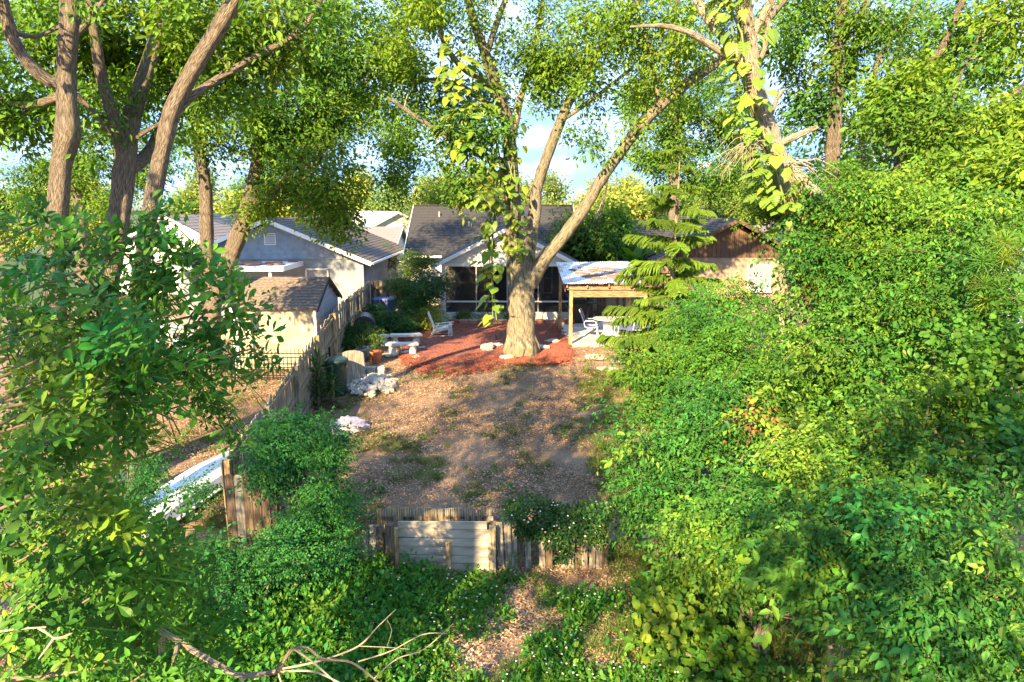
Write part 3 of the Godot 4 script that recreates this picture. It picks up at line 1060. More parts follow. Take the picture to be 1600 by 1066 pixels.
func grey_house() -> void:
	var h := thing("grey_neighbour_house", "grey house with lapped gable boards over stucco, left of the side fence", "house", Vector3(-10.45, 0, -29.8))
	boxp("wall", Vector3(0, 1.3, -4.6), Vector3(7.9, 2.6, 9.2), m.grey_stucco, h)
	var b := MB.new()
	b.prism([Vector3(-3.95, 2.6, -0.02), Vector3(3.95, 2.6, -0.02), Vector3(0, 4.15, -0.02)], Vector3(0, 0, -9.1))
	put("gable_wall", b.mesh(), m.grey_siding, h)
	boxp("band_board", Vector3(0, 2.6, 0.02), Vector3(7.9, 0.05, 0.05), m.grey_siding, h)
	gable_boards(h, -3.9, 3.9, 2.63, 4.12, 0.0, 0.185, m.grey_siding)
	for s in [-1, 1]:
		b = MB.new()
		courses(b, Vector3(s * 4.4, 2.5, 0.45), Vector3(s * 4.4, 2.5, -9.6), Vector3(0, 4.32, 0.45), Vector3(0, 4.32, -9.6), 22, 0.022, 0.06)
		put("roof", b.mesh(), m.brown_shingle, h)
		beam("fascia_board", Vector3(s * 4.42, 2.4, 0.47), Vector3(0, 4.25, 0.47), 0.03, 0.17, m.white_trim, h)
		beam("gutter", Vector3(s * 4.44, 2.42, 0.4), Vector3(s * 4.44, 2.42, -9.6), 0.1, 0.09, m.white_trim, h)
	boxp("corner_board", Vector3(3.95, 1.3, 0.0), Vector3(0.06, 2.6, 0.06), m.grey_stucco, h)
	var gv := boxp("gable_vent", Vector3(0, 3.45, 0.03), Vector3(0.5, 0.5, 0.04), m.white_trim, h)
	for k in 5:
		boxp("louvre", Vector3(0, -0.18 + k * 0.09, 0.022), Vector3(0.42, 0.06, 0.02), m.warm_grey_paint, gv, Basis(Vector3.RIGHT, 0.5))
	for q in [[2.2, 3.42, -3.2], [1.4, 3.78, -6.4]]:
		b = MB.new()
		b.rod(Vector3(q[0], q[1] - 0.15, q[2]), Vector3(q[0], q[1] + 0.3, q[2]), 0.05, 8)
		put("vent_pipe", b.mesh(), m.white_trim, h)
	b = MB.new()
	b.rod(Vector3(3.99, 0.1, -8.9), Vector3(3.99, 2.4, -8.9), 0.04)
	put("downspout", b.mesh(), m.white_trim, h)
	boxp("meter_box", Vector3(4.0, 1.5, -8.2), Vector3(0.12, 0.5, 0.3), m.warm_grey_paint, h)
	var d := boxp("door", Vector3(1.95, 1.05, 0.03), Vector3(0.86, 2.1, 0.04), m.warm_grey_paint, h)
	for s in [-1, 1]:
		boxp("frame", Vector3(s * 0.47, 0.03, 0.02), Vector3(0.07, 2.16, 0.05), m.white_trim, d)
	boxp("frame", Vector3(0, 1.1, 0.02), Vector3(1.01, 0.07, 0.05), m.white_trim, d)
	boxp("handle", Vector3(-0.36, 0, 0.06), Vector3(0.05, 0.05, 0.08), m.black_iron, d)
	# lean-to patio cover, white fascia, litter on top
	var pc := thing("patio_cover", "flat white patio cover with leaf litter on top, fixed to the grey house", "patio cover", Vector3(-12.0, 0, -29.7))
	boxp("roof_panel", Vector3(0.1, 2.47, 1.3), Vector3(5.6, 0.07, 2.6), m.white_trim, pc)
	boxp("fascia", Vector3(0.1, 2.41, 2.62), Vector3(5.66, 0.2, 0.05), m.white_trim, pc)
	boxp("fascia", Vector3(2.93, 2.41, 1.3), Vector3(0.05, 0.2, 2.6), m.white_trim, pc)
	for x in [-2.5, 0.0, 2.35]:
		boxp("post", Vector3(x, 1.17, 2.45), Vector3(0.1, 2.3, 0.1), m.white_trim, pc)
	b = MB.new()
	for k in 46:
		b.rock(Vector3(rnd(-2.4, 2.7), 2.53, rnd(0.3, 2.4)), Vector3(rnd(0.15, 0.4), 0.06, rnd(0.15, 0.35)), bump, ball() * 9.0)
	put("leaf_litter", b.mesh(), m.rust_litter, pc).set_meta("kind", "stuff")


func simple_house(called: String, label: String, at: Vector3, turn: float, s: Vector3, peak: float, wall: Material, roof: Material, wins: Array) -> Node3D:
	var h := thing(called, label, "house", at, turn)
	boxp("wall", Vector3(0, s.y / 2, -s.z / 2), s, wall, h)
	var b := MB.new()
	b.prism([Vector3(-s.x / 2 + 0.005, s.y, -0.01), Vector3(s.x / 2 - 0.005, s.y, -0.01), Vector3(0, peak - 0.15, -0.01)], Vector3(0, 0, -s.z + 0.02))
	put("gable_wall", b.mesh(), wall, h)
	gable_boards(h, -s.x / 2, s.x / 2, s.y, peak - 0.12, 0.0, 0.22, wall)
	for k in [-1, 1]:
		b = MB.new()
		courses(b, Vector3(k * (s.x / 2 + 0.4), s.y - 0.1, 0.35), Vector3(k * (s.x / 2 + 0.4), s.y - 0.1, -s.z - 0.35), Vector3(0, peak, 0.35), Vector3(0, peak, -s.z - 0.35), 14, 0.02, 0.06)
		put("roof", b.mesh(), roof, h)
		beam("fascia_board", Vector3(k * (s.x / 2 + 0.42), s.y - 0.2, 0.37), Vector3(0, peak - 0.08, 0.37), 0.03, 0.16, m.white_trim, h)
	for w in wins:
		window(h, Vector3(w[0], w[1], 0.02), w[2], w[3], m.white_trim, m.dark_glass)
	return h


func white_house() -> void:
	simple_house("white_neighbour_house", "white gabled house with grey roof behind the left oaks", Vector3(-18.9, 0, -38.0), 0.0, Vector3(7.0, 2.4, 9.0), 4.35, m.white_paint, m.grey_shingle, [[-1.8, 1.4, 1.0, 1.1], [1.7, 1.4, 1.0, 1.1]])


func far_houses() -> void:
	simple_house("distant_white_house", "distant white house with a bright roof between the grey house and the porch house", Vector3(-9.6, 0, -58.0), 0.5, Vector3(7.0, 2.6, 10.0), 4.4, m.white_paint, m.pale_roof, [[0.0, 1.4, 1.2, 1.1]])
	simple_house("distant_low_house", "distant low house with a grey roof and white windows beside the porch house", Vector3(-7.6, 0, -46.0), 1.57, Vector3(6.0, 2.3, 5.2), 3.5, m.white_paint, m.grey_shingle, [])
	simple_house("distant_cream_house", "distant cream house half hidden by the yellow green trees", Vector3(-15.0, 0, -66.0), 0.2, Vector3(9.0, 2.8, 9.0), 4.6, m.beige_siding, m.pale_roof, [[1.5, 1.4, 1.2, 1.1]])
	var g := thing("carport_wall", "white wall with dark uprights past the far fence corner", "garden wall", Vector3(-7.7, 0, -44.0))
	boxp("wall_panel", Vector3(0, 1.0, 0), Vector3(3.2, 2.0, 0.14), m.white_paint, g)
	for x in [0.4, 0.8, 1.2]:
		boxp("upright", Vector3(x, 1.0, 0.1), Vector3(0.06, 2.0, 0.06), m.warm_grey_paint, g)


func right_houses() -> void:
	var h := thing("tan_house", "tan stucco house with a brown boarded gable, right of the conifer", "house", Vector3(9.5, 0, -30.0))
	boxp("wall", Vector3(0, 1.32, -4.5), Vector3(5.9, 2.64, 9.0), m.tan_stucco, h)
	boxp("wing_wall", Vector3(-4.3, 1.2, -6.0), Vector3(2.7, 2.4, 5.0), m.tan_stucco, h)
	var b := MB.new()
	b.prism([Vector3(-2.95, 2.65, -0.03), Vector3(2.95, 2.65, -0.03), Vector3(0.15, 4.1, -0.03)], Vector3(0, 0, -8.9))
	put("gable_wall", b.mesh(), m.brown_siding, h)
	# upright boards of the gable, one by one
	var x := -2.85
	while x < 2.9:
		var top := 2.66 + 1.4 * (1.0 - absf(x + 0.09 - 0.15) / 2.95)
		boxp("gable_board", Vector3(x + 0.09, (2.63 + top) / 2.0, 0.0), Vector3(0.176, maxf(0.05, top - 2.63), 0.03), m.brown_siding, h)
		x += 0.19
	for s in [-1, 1]:
		b = MB.new()
		courses(b, Vector3(s * 3.5 + 0.1, 2.5, 0.45), Vector3(s * 3.5 + 0.1, 2.5, -9.4), Vector3(0.15, 4.3, 0.45), Vector3(0.15, 4.3, -9.4), 20, 0.022, 0.07)
		put("roof", b.mesh(), m.dark_shingle, h)
		beam("fascia_board", Vector3(s * 3.52 + 0.1, 2.42, 0.47), Vector3(0.15, 4.23, 0.47), 0.03, 0.15, m.brown_siding, h)
	b = MB.new()
	courses(b, Vector3(-6.3, 2.4, -3.0), Vector3(-0.4, 2.4, -3.0), Vector3(-4.9, 4.15, -6.2), Vector3(-0.4, 4.15, -6.2), 18, 0.022, 0.07)
	courses(b, Vector3(-6.3, 2.4, -9.2), Vector3(-6.3, 2.4, -3.0), Vector3(-4.9, 4.15, -6.2), Vector3(-4.9, 4.15, -6.2), 12, 0.022, 0.07)
	put("wing_roof", b.mesh(), m.dark_shingle, h)
	window(h, Vector3(1.35, 1.75, 0.03), 1.05, 1.15, m.white_trim, m.blind)
	boxp("window_sill", Vector3(1.35, 1.14, 0.06), Vector3(1.15, 0.06, 0.12), m.white_trim, h)
	simple_house("blue_house", "blue grey house glimpsed behind the vines right of the tan house", Vector3(16.6, 0, -34.0), 0.0, Vector3(6.0, 2.9, 8.0), 4.5, m.blue_siding, m.grey_shingle, [[-2.1, 1.3, 0.9, 1.1], [1.0, 1.5, 1.0, 1.1]])
	simple_house("far_blue_house", "blue house with white trim at the right edge behind leaves", Vector3(21.5, 0, -27.0), -0.2, Vector3(5.0, 2.9, 7.0), 4.4, m.blue_siding, m.grey_shingle, [[-0.8, 1.4, 1.0, 1.1]])


func shed() -> void:
	var h := thing("garden_shed", "beige garden shed with a brown shingle roof beside the side fence", "shed", Vector3(-7.12, -0.02, -20.3))
	boxp("wall", Vector3(0, 0.93, -1.35), Vector3(2.4, 1.9, 2.7), m.beige_siding, h)
	var b := MB.new()
	b.prism([Vector3(1.17, 1.88, -0.01), Vector3(1.17, 1.88, -2.69), Vector3(1.17, 2.55, -1.35)], Vector3(-2.34, 0, 0))
	put("gable_wall", b.mesh(), m.beige_siding, h)
	# lapped boards on the end that faces the fence
	for k in 10:
		boxp("siding_board", Vector3(1.206, 0.095 + k * 0.19, -1.35), Vector3(0.016, 0.18, 2.68), m.grey_siding, h, Basis(Vector3.BACK, -0.04))
	for k in 3:
		var f := 1.0 - (k + 0.35) / 3.4
		boxp("siding_board", Vector3(1.195, 1.98 + k * 0.19, -1.35), Vector3(0.02, 0.18, 2.6 * f), m.grey_siding, h)
	for x in [-1.19, 1.19]:
		boxp("corner_board", Vector3(x, 0.93, 0.01), Vector3(0.07, 1.88, 0.05), m.white_trim, h)
	b = MB.new()
	courses(b, Vector3(-1.35, 1.86, 0.14), Vector3(1.3, 1.86, 0.14), Vector3(-1.35, 2.66, -1.35), Vector3(1.3, 2.66, -1.35), 11, 0.02, 0.05)
	courses(b, Vector3(1.3, 1.86, -2.84), Vector3(-1.35, 1.86, -2.84), Vector3(1.3, 2.66, -1.35), Vector3(-1.35, 2.66, -1.35), 11, 0.02, 0.05)
	put("roof", b.mesh(), m.shed_shingle, h)
	for s in [0.16, -2.86]:
		beam("rake_board", Vector3(1.315, 1.8, s), Vector3(1.315, 2.63, -1.35), 0.03, 0.1, m.black_plastic, h)


# ---------------------------------------------------------------- fences
func picket_meshes(w: float, hh: float, dog: bool) -> Array:
	var out := []
	for k in 3:
		var b := MB.new()
		var y: float = hh * [1.0, 0.985, 1.012][k]
		var e := w * 0.22 if dog else 0.0
		var tw: float = [0.0, 0.006, -0.005][k]
		b.prism([Vector3(-w / 2, 0, -0.009), Vector3(w / 2, 0, -0.009), Vector3(w / 2 + tw, y - e, -0.009), Vector3(w / 2 - e + tw, y, -0.009), Vector3(-w / 2 + e + tw, y, -0.009), Vector3(-w / 2 + tw, y - e, -0.009)], Vector3(0, 0, 0.018))
		out.append(b.mesh())
	return out


func side_fence() -> void:
	var a := Vector3(-4.86, 0, -10.9)
	var c := Vector3(-5.95, 0, -28.6)
	var f := thing("side_fence", "weathered board fence running from the undergrowth to the house's far corner", "fence", gp(a.x, a.z))
	var at0 := f.position
	var pk := picket_meshes(0.138, 1.72, true)
	var len := a.distance_to(c)
	var dir := (c - a).normalized()
	var turn := Basis(Vector3.UP, atan2(-dir.z, dir.x))
	var n := int(len / 0.146)
	for k in n:
		var p := a + dir * (k + 0.5) * 0.146
		p.y = gh(-p.z) + 0.04
		put("picket", pk[rng.randi() % 3], m.fence_wood if rng.randf() < 0.65 else m.grey_wood, f, Transform3D(turn * Basis(Vector3.BACK, rnd(-0.012, 0.012)) * Basis(Vector3.RIGHT, rnd(-0.02, 0.02)), p - at0 + Vector3(-0.03, rnd(-0.015, 0.015), 0)))
	var k := 0
	var side := turn * Vector3(0, 0, 1)
	while k * 2.4 < len:
		var p := a + dir * minf(k * 2.4, len)
		p.y = gh(-p.z)
		boxp("post", p - at0 + side * 0.055 + Vector3(0, 0.88, 0), Vector3(0.09, 1.8, 0.09), m.post_wood if k == 4 or k == 0 else m.fence_wood, f, turn)
		if (k + 1) * 2.4 < len + 2.0:
			var p2 := a + dir * minf((k + 1) * 2.4, len)
			p2.y = gh(-p2.z)
			for r in [0.35, 1.0, 1.62]:
				beam("rail", p - at0 + side * 0.02 + Vector3(0, r, 0), p2 - at0 + side * 0.02 + Vector3(0, r, 0), 0.035, 0.085, m.fence_wood, f)
			# the cap rail below the pickets' tips
		k += 1
	# gate-like return at the near end: two boards wide, seen end on
	var g := thing("fence_return", "short brown board panel at the near end of the side fence", "fence panel", gp(-4.75, -10.8))
	for j in 5:
		put("picket", pk[j % 3], m.grey_wood if j == 1 else m.dark_wood, g, Transform3D(Basis(), Vector3(0.02 + j * 0.145, rnd(-0.12, -0.05), 0.06)))
	boxp("post", Vector3(0.74, 0.8, 0.0), Vector3(0.09, 1.6, 0.09), m.dark_wood, g)


func board_run(called: String, label: String, a: Vector3, c: Vector3, high: float, mt: Material, alt: Material, rails := true) -> Node3D:
	var f := thing(called, label, "fence", a)
	var pk := picket_meshes(0.138, high, false)
	var dir := (c - a).normalized()
	var len := a.distance_to(c)
	var turn := Basis(Vector3.UP, atan2(-dir.z, dir.x))
	for k in int(len / 0.144):
		put("picket", pk[rng.randi() % 3], mt if rng.randf() < 0.6 else alt, f, Transform3D(turn * Basis(Vector3.BACK, rnd(-0.012, 0.012)), dir * (k + 0.5) * 0.144 + Vector3(0, 0.03 + rnd(-0.02, 0.02), 0)))
	if rails:
		for r in [0.3, high - 0.3]:
			beam("rail", Vector3(0, r, 0) + turn * Vector3(0, 0, 0.035), dir * len + Vector3(0, r, 0) + turn * Vector3(0, 0, 0.035), 0.035, 0.085, alt, f)
	for k in int(len / 2.4) + 1:
		boxp("post", dir * k * 2.4 + turn * Vector3(0, 0, 0.09) + Vector3(0, high / 2, 0), Vector3(0.09, high + 0.06, 0.09), alt, f)
	return f


func back_fences() -> void:
	board_run("far_fence", "short brown board fence closing the gap beside the porch house", Vector3(-5.9, 0, -28.7), Vector3(-3.6, 0, -28.9), 1.75, m.fence_wood, m.dark_wood)
	board_run("patio_fence", "board fence in shade behind the patio shelter", Vector3(3.4, 0, -29.6), Vector3(7.6, 0, -29.3), 1.75, m.fence_wood, m.dark_wood)
	board_run("right_side_fence", "board fence hidden among shrubs along the right side", Vector3(7.6, 0, -29.2), Vector3(6.9, 0, -20.5), 1.7, m.grey_wood, m.dark_wood)


func plank_fence() -> void:
	# front fence: loose pickets, and between them a panel of level planks before a row of taller boards
	var y := gh(10.5)
	var f := thing("front_picket_fence", "grey picket fence overgrown with creeper, right of the plank panel", "fence", Vector3(-0.36, y, -10.55))
	var pk := picket_meshes(0.1, 0.86, false)
	for k in 16:
		if k in [6, 9]:
			continue
		put("picket", pk[k % 3], m.grey_wood if k % 4 else m.dark_wood, f, Transform3D(Basis(Vector3.BACK, rnd(-0.06, 0.06)) * Basis(Vector3.RIGHT, rnd(-0.08, 0.04)), Vector3(0.06 + k * 0.118 + rnd(-0.015, 0.015), rnd(-0.06, 0.03), rnd(-0.01, 0.02))))
	for r in [0.25, 0.7]:
		beam("rail", Vector3(0, r, -0.05), Vector3(1.9, r + 0.01, -0.05), 0.04, 0.08, m.dark_wood, f)
	boxp("post", Vector3(0.0, 0.4, -0.12), Vector3(0.09, 0.96, 0.09), m.grey_wood, f)
	boxp("post", Vector3(1.93, 0.36, -0.08), Vector3(0.09, 0.92, 0.09), m.dark_wood, f)
	var l := thing("front_picket_fence", "grey picket fence in shade, left of the plank panel", "fence", Vector3(-2.72, y, -10.4))
	for k in 8:
		put("picket", pk[k % 3], m.grey_wood if k % 3 else m.dark_wood, l, Transform3D(Basis(Vector3.BACK, rnd(-0.07, 0.07)), Vector3(-0.28 + k * 0.135, rnd(-0.06, 0.02), rnd(-0.02, 0.02))))
	for r in [0.25, 0.7]:
		beam("rail", Vector3(-0.35, r, -0.05), Vector3(0.75, r, -0.05), 0.04, 0.08, m.dark_wood, l)
	boxp("post", Vector3(0.72, 0.42, 0.05), Vector3(0.12, 1.0, 0.1), m.dark_wood, l)
	var p := thing("plank_panel", "panel of pale level planks patching the front fence", "fence panel", Vector3(-1.92, y, -10.5), -0.03)
	var high := [0.14, 0.125, 0.15, 0.13, 0.145, 0.13]
	var at := 0.03
	for k in 6:
		var b := MB.new()
		b.soft_box(Vector3.ZERO, Vector3(1.52 + [0.0, -0.03, 0.02, -0.01, 0.03, -0.04][k], high[k], 0.032), 0.006)
		put("plank", b.mesh(), m.pale_plank, p, Transform3D(Basis(Vector3.BACK, [0.0, 0.006, -0.004, 0.008, -0.003, 0.01][k]), Vector3(0.78 + [0.0, 0.01, -0.015, 0.02, 0.0, -0.01][k], at + high[k] / 2.0, 0.02 + [0.0, 0.006, 0.0, 0.01, -0.003, 0.004][k])))
		at += high[k] + 0.014
	boxp("stake", Vector3(0.87, 0.29, 0.075), Vector3(0.085, 0.6, 0.06), m.post_wood, p)
	boxp("stake", Vector3(0.0, 0.4, 0.075), Vector3(0.075, 0.84, 0.06), m.post_wood, p)
	boxp("stake", Vector3(1.6, 0.42, 0.05), Vector3(0.11, 0.88, 0.09), m.fence_wood, p)
	var r := thing("board_row", "row of yellowed upright boards just behind the plank panel", "fence", Vector3(-2.3, y, -10.78))
	var tall := picket_meshes(0.084, 1.0, false)
	for k in 22:
		put("picket", tall[k % 3], m.fence_wood if k % 5 else m.post_wood, r, Transform3D(Basis(Vector3.BACK, rnd(-0.02, 0.02)) * Basis(Vector3.RIGHT, rnd(-0.03, 0.03)), Vector3(0.045 + k * 0.0885, rnd(-0.02, 0.02), 0)))
	beam("rail", Vector3(0, 0.8, -0.03), Vector3(1.95, 0.8, -0.03), 0.04, 0.08, m.dark_wood, r)


func iron_fence() -> void:
	var f := thing("iron_fence", "black iron rail fence with spiked bars in front of the shed", "fence", gp(-8.1, -19.4))
	var b := MB.new()
	b.tube(PackedVector3Array([Vector3.ZERO, Vector3(0, 0.95, 0), Vector3(0, 1.0, 0)]), PackedFloat32Array([0.011, 0.011, 0.002]), 5)
	var bar := b.mesh()
	for k in 24:
		put("bar", bar, m.black_iron, f, Transform3D(Basis(), Vector3(0.06 + k * 0.115, 0.02, 0)))
	for y in [0.14, 0.2, 0.74, 0.86]:
		boxp("rail", Vector3(1.4, y, 0), Vector3(2.84, 0.025, 0.03), m.black_iron, f)
	for x in [0.0, 2.8]:
		boxp("post", Vector3(x, 0.52, 0), Vector3(0.05, 1.08, 0.05), m.black_iron, f)


# ---------------------------------------------------------------- patio
func pergola() -> void:
	var p := thing("patio_shelter", "timber patio shelter with a rusty tin roof beside the big oak", "shelter", Vector3(2.0, 0.03, -27.2))
	# posts: front pair (z 3.6), middle pair (z 0.6)
	for q in [[0.06, 3.55, 2.12], [2.65, 3.55, 2.12], [-0.1, 0.55, 2.36], [2.6, 0.55, 2.36]]:
		boxp("post", Vector3(q[0], q[2] / 2.0, q[1]), Vector3(0.115, q[2], 0.115), m.post_wood, p)
	boxp("front_beam", Vector3(1.36, 2.05, 3.62), Vector3(2.9, 0.17, 0.05), m.beam_wood, p)
	boxp("front_beam", Vector3(1.36, 1.82, 3.6), Vector3(2.5, 0.22, 0.04), m.beam_wood, p)
	boxp("back_beam", Vector3(1.3, 2.38, 0.45), Vector3(2.9, 0.16, 0.06), m.beam_wood, p)
	for x in [-0.1, 0.6, 1.35, 2.1, 2.8]:
		beam("rafter", Vector3(x, 2.12, 3.75), Vector3(x, 2.5, -0.1), 0.05, 0.15, m.beam_wood, p)
	beam("side_board", Vector3(-0.16, 2.06, 3.7), Vector3(-0.16, 2.42, 0.1), 0.03, 0.3, m.dark_wood, p)
	# overlapping corrugated sheets
	for s in 4:
		var b := MB.new()
		var n := 36
		for k in n:
			var x0 := -0.24 + s * 0.71 + k * 0.78 / n
			var x1 := x0 + 0.78 / n
			var q := []
			for e in [[x0, k], [x1, k + 1]]:
				var rise := 0.010 * sin(e[1] * PI * 0.5) + 0.012 * s
				q.append(Vector3(e[0], 2.21 + rise, 3.86 + 0.03 * (s % 2)))
				q.append(Vector3(e[0], 2.61 + rise, -0.25))
			var dn := Vector3(0, -0.004, 0)
			b.hexa([q[0] + dn, q[2] + dn, q[3] + dn, q[1] + dn, q[0], q[2], q[3], q[1]])
		put("roof_sheet", b.mesh(), m.tin, p)
	var lt := MB.new()
	for k in 70:
		var t := rnd(0.12, 0.75)
		var x := 1.3 + rnd(-0.95, 1.1) * (0.5 + t)
		lt.rock(Vector3(x, lerpf(2.26, 2.60, t), lerpf(3.7, 0.0, t)), Vector3(rnd(0.08, 0.26), 0.03, rnd(0.06, 0.2)), bump, ball() * 9.0, Basis(Vector3.RIGHT, 0.1))
	put("leaf_litter", lt.mesh(), m.rust_litter, p).set_meta("kind", "stuff")


# sling armchair, facing +z
func sling_chair(label: String, at: Vector3, turn: float) -> void:
	var c := thing("sling_chair", label, "chair", at, turn, "blue sling chairs at the patio table")
	for s in [-1, 1]:
		var b := MB.new()
		var x: float = s * 0.27
		b.tube(PackedVector3Array([Vector3(x, 0.02, 0.3), Vector3(x, 0.02, 0.26), Vector3(x, 0.38, 0.24), Vector3(x, 0.6, 0.2), Vector3(x, 0.63, 0.1), Vector3(x, 0.62, -0.18), Vector3(x, 0.55, -0.24)]), PackedFloat32Array([0.014, 0.014, 0.014, 0.014, 0.014, 0.014, 0.014]), 6)
		put("arm", b.mesh(), m.white_metal, c)
		b = MB.new()
		b.tube(PackedVector3Array([Vector3(x, 0.4, 0.27), Vector3(x, 0.36, -0.1), Vector3(x, 0.4, -0.2), Vector3(x, 0.7, -0.29), Vector3(x * 0.97, 1.02, -0.42)]), PackedFloat32Array([0.015, 0.015, 0.015, 0.015, 0.015]), 6)
		put("side_rail", b.mesh(), m.white_metal, c)
		b = MB.new()
		b.tube(PackedVector3Array([Vector3(x, 0.38, 0.1), Vector3(x, 0.02, -0.3), Vector3(x, 0.02, -0.36)]), PackedFloat32Array([0.014, 0.014, 0.014]), 6)
		put("leg", b.mesh(), m.white_metal, c)
	var b2 := MB.new()
	b2.rod(Vector3(-0.26, 1.02, -0.42), Vector3(0.26, 1.02, -0.42), 0.014)
	b2.rod(Vector3(-0.27, 0.2, 0.25), Vector3(0.27, 0.2, 0.25), 0.01)
	b2.rod(Vector3(-0.27, 0.2, -0.1), Vector3(0.27, 0.2, -0.1), 0.01)
	put("crossbar", b2.mesh(), m.white_metal, c)
	for q in [["seat", [Vector2(0.4, 0.27), Vector2(0.37, 0.1), Vector2(0.355, -0.08), Vector2(0.4, -0.19)]], ["backrest", [Vector2(0.42, -0.2), Vector2(0.6, -0.255), Vector2(0.8, -0.325), Vector2(1.01, -0.415)]]]:
		var b := MB.new()
		for k in 3:
			var a: Vector2 = q[1][k]
			var d: Vector2 = q[1][k + 1]
			b.hexa([Vector3(-0.255, a.x, a.y), Vector3(0.255, a.x, a.y), Vector3(0.255, d.x, d.y), Vector3(-0.255, d.x, d.y), Vector3(-0.255, a.x + 0.008, a.y + 0.005), Vector3(0.255, a.x + 0.008, a.y + 0.005), Vector3(0.255, d.x + 0.008, d.y + 0.005), Vector3(-0.255, d.x + 0.008, d.y + 0.005)])
		put(q[0], b.mesh(), m.blue_sling, c)


func furniture() -> void:
	sling_chair("blue sling chair left of the patio table, seen from its side", Vector3(2.95, 0.065, -25.1), PI / 2 - 0.2)
	sling_chair("blue sling chair in front of the patio table, seen from behind", Vector3(3.95, 0.065, -23.75), PI + 0.15)
	var t := thing("patio_table", "round white pedestal table under the tin roof", "table", Vector3(3.55, 0.06, -24.85))
	var b := MB.new()
	b.lathe([[0.0, 0.70], [0.5, 0.70], [0.56, 0.705], [0.575, 0.72], [0.56, 0.735], [0.0, 0.735]], 28)
	put("tabletop", b.mesh(), m.cast_white, t)
	b = MB.new()
	b.lathe([[0.0, 0.0], [0.36, 0.0], [0.37, 0.06], [0.26, 0.1], [0.2, 0.2], [0.17, 0.4], [0.22, 0.6], [0.3, 0.7], [0.0, 0.7]], 20)
	put("pedestal", b.mesh(), m.cast_white, t)
	# slatted white glider chair on the mulch, facing right
	var r := thing("garden_chair", "weathered white slatted low chair standing on the red mulch", "chair", Vector3(-2.62, 0.06, -25.3), PI / 2 + 0.05)
	for s in [-1, 1]:
		var x: float = s * 0.28
		beam("leg", Vector3(x, 0.0, 0.36), Vector3(x, 0.46, 0.30), 0.035, 0.06, m.weathered_white, r)
		beam("leg", Vector3(x, 0.0, 0.24), Vector3(x, 0.44, 0.26), 0.03, 0.05, m.weathered_white, r)
		beam("leg", Vector3(x, 0.0, -0.44), Vector3(x, 0.42, -0.14), 0.035, 0.06, m.weathered_white, r)
		beam("arm", Vector3(x, 0.47, 0.42), Vector3(x, 0.40, -0.3), 0.07, 0.03, m.weathered_white, r)
		beam("side_rail", Vector3(x * 0.9, 0.32, 0.32), Vector3(x * 0.9, 0.18, -0.3), 0.03, 0.06, m.weathered_white, r)
		beam("runner", Vector3(x, 0.02, 0.4), Vector3(x, 0.02, -0.46), 0.03, 0.04, m.weathered_white, r)
	for k in 7:
		var x := -0.24 + k * 0.08
		beam("back_slat", Vector3(x, 0.2, -0.26), Vector3(x * 1.05, 0.92 - absf(x) * 0.15, -0.52), 0.066, 0.018, m.weathered_white, r)
	for k in 6:
		boxp("seat_slat", Vector3(0, 0.36 - k * 0.022, 0.3 - k * 0.1), Vector3(0.54, 0.02, 0.085), m.weathered_white, r, Basis(Vector3.RIGHT, -0.2))
	# curved cast benches round the corner
	bench("white curved cast bench nearest the camera beside the flagstones", Vector3(-3.613, 0, -22.021), 0.06, 1.0)
	bench("white curved cast bench behind the nearest one, longer seat before the shrubs", Vector3(-3.747, 0, -23.595), 0.15, 1.1)
	bench("short white cast bench at the left end of the back row by the smoker", Vector3(-4.653, 0, -23.373), 0.55, 0.62)


func bench(label: String, at: Vector3, turn: float, wide: float) -> void:
	var o := thing("curved_bench", label, "bench", at, turn, "white curved cast benches")
	var b := MB.new()
	var rad := 2.2
	var n := 8
	for k in n:
		var a0 := lerpf(-wide / 2, wide / 2, float(k) / n) / rad
		var a1 := lerpf(-wide / 2, wide / 2, float(k + 1) / n) / rad
		var q := []
		for y in [0.36, 0.43]:
			for e in [[a0, rad - 0.18], [a1, rad - 0.18], [a1, rad + 0.18], [a0, rad + 0.18]]:
				q.append(Vector3(sin(e[0]) * e[1], y, cos(e[0]) * e[1] - rad))
		b.hexa(q)
	put("seat", b.mesh(), m.cast_white, o)
	for s in [-0.34, 0.34]:
		var l := MB.new()
		l.lathe([[0.0, 0.0], [0.15, 0.0], [0.15, 0.05], [0.11, 0.08], [0.125, 0.18], [0.105, 0.28], [0.15, 0.34], [0.15, 0.36], [0.0, 0.36]], 14)
		put("leg", l.mesh(), m.cast_white, o, Transform3D(Basis(), Vector3(s * wide, 0.0, cos(s * wide / rad) * rad - rad)))


func pot_mesh(r0: float, r1: float, h: float) -> ArrayMesh:
	var b := MB.new()
	b.lathe([[0.0, 0.0], [r0, 0.0], [r1 * 0.96, h * 0.82], [r1 * 1.06, h * 0.84], [r1 * 1.06, h], [r1 * 0.94, h], [r1 * 0.9, h * 0.86], [0.0, h * 0.86]], 20)
	return b.mesh()


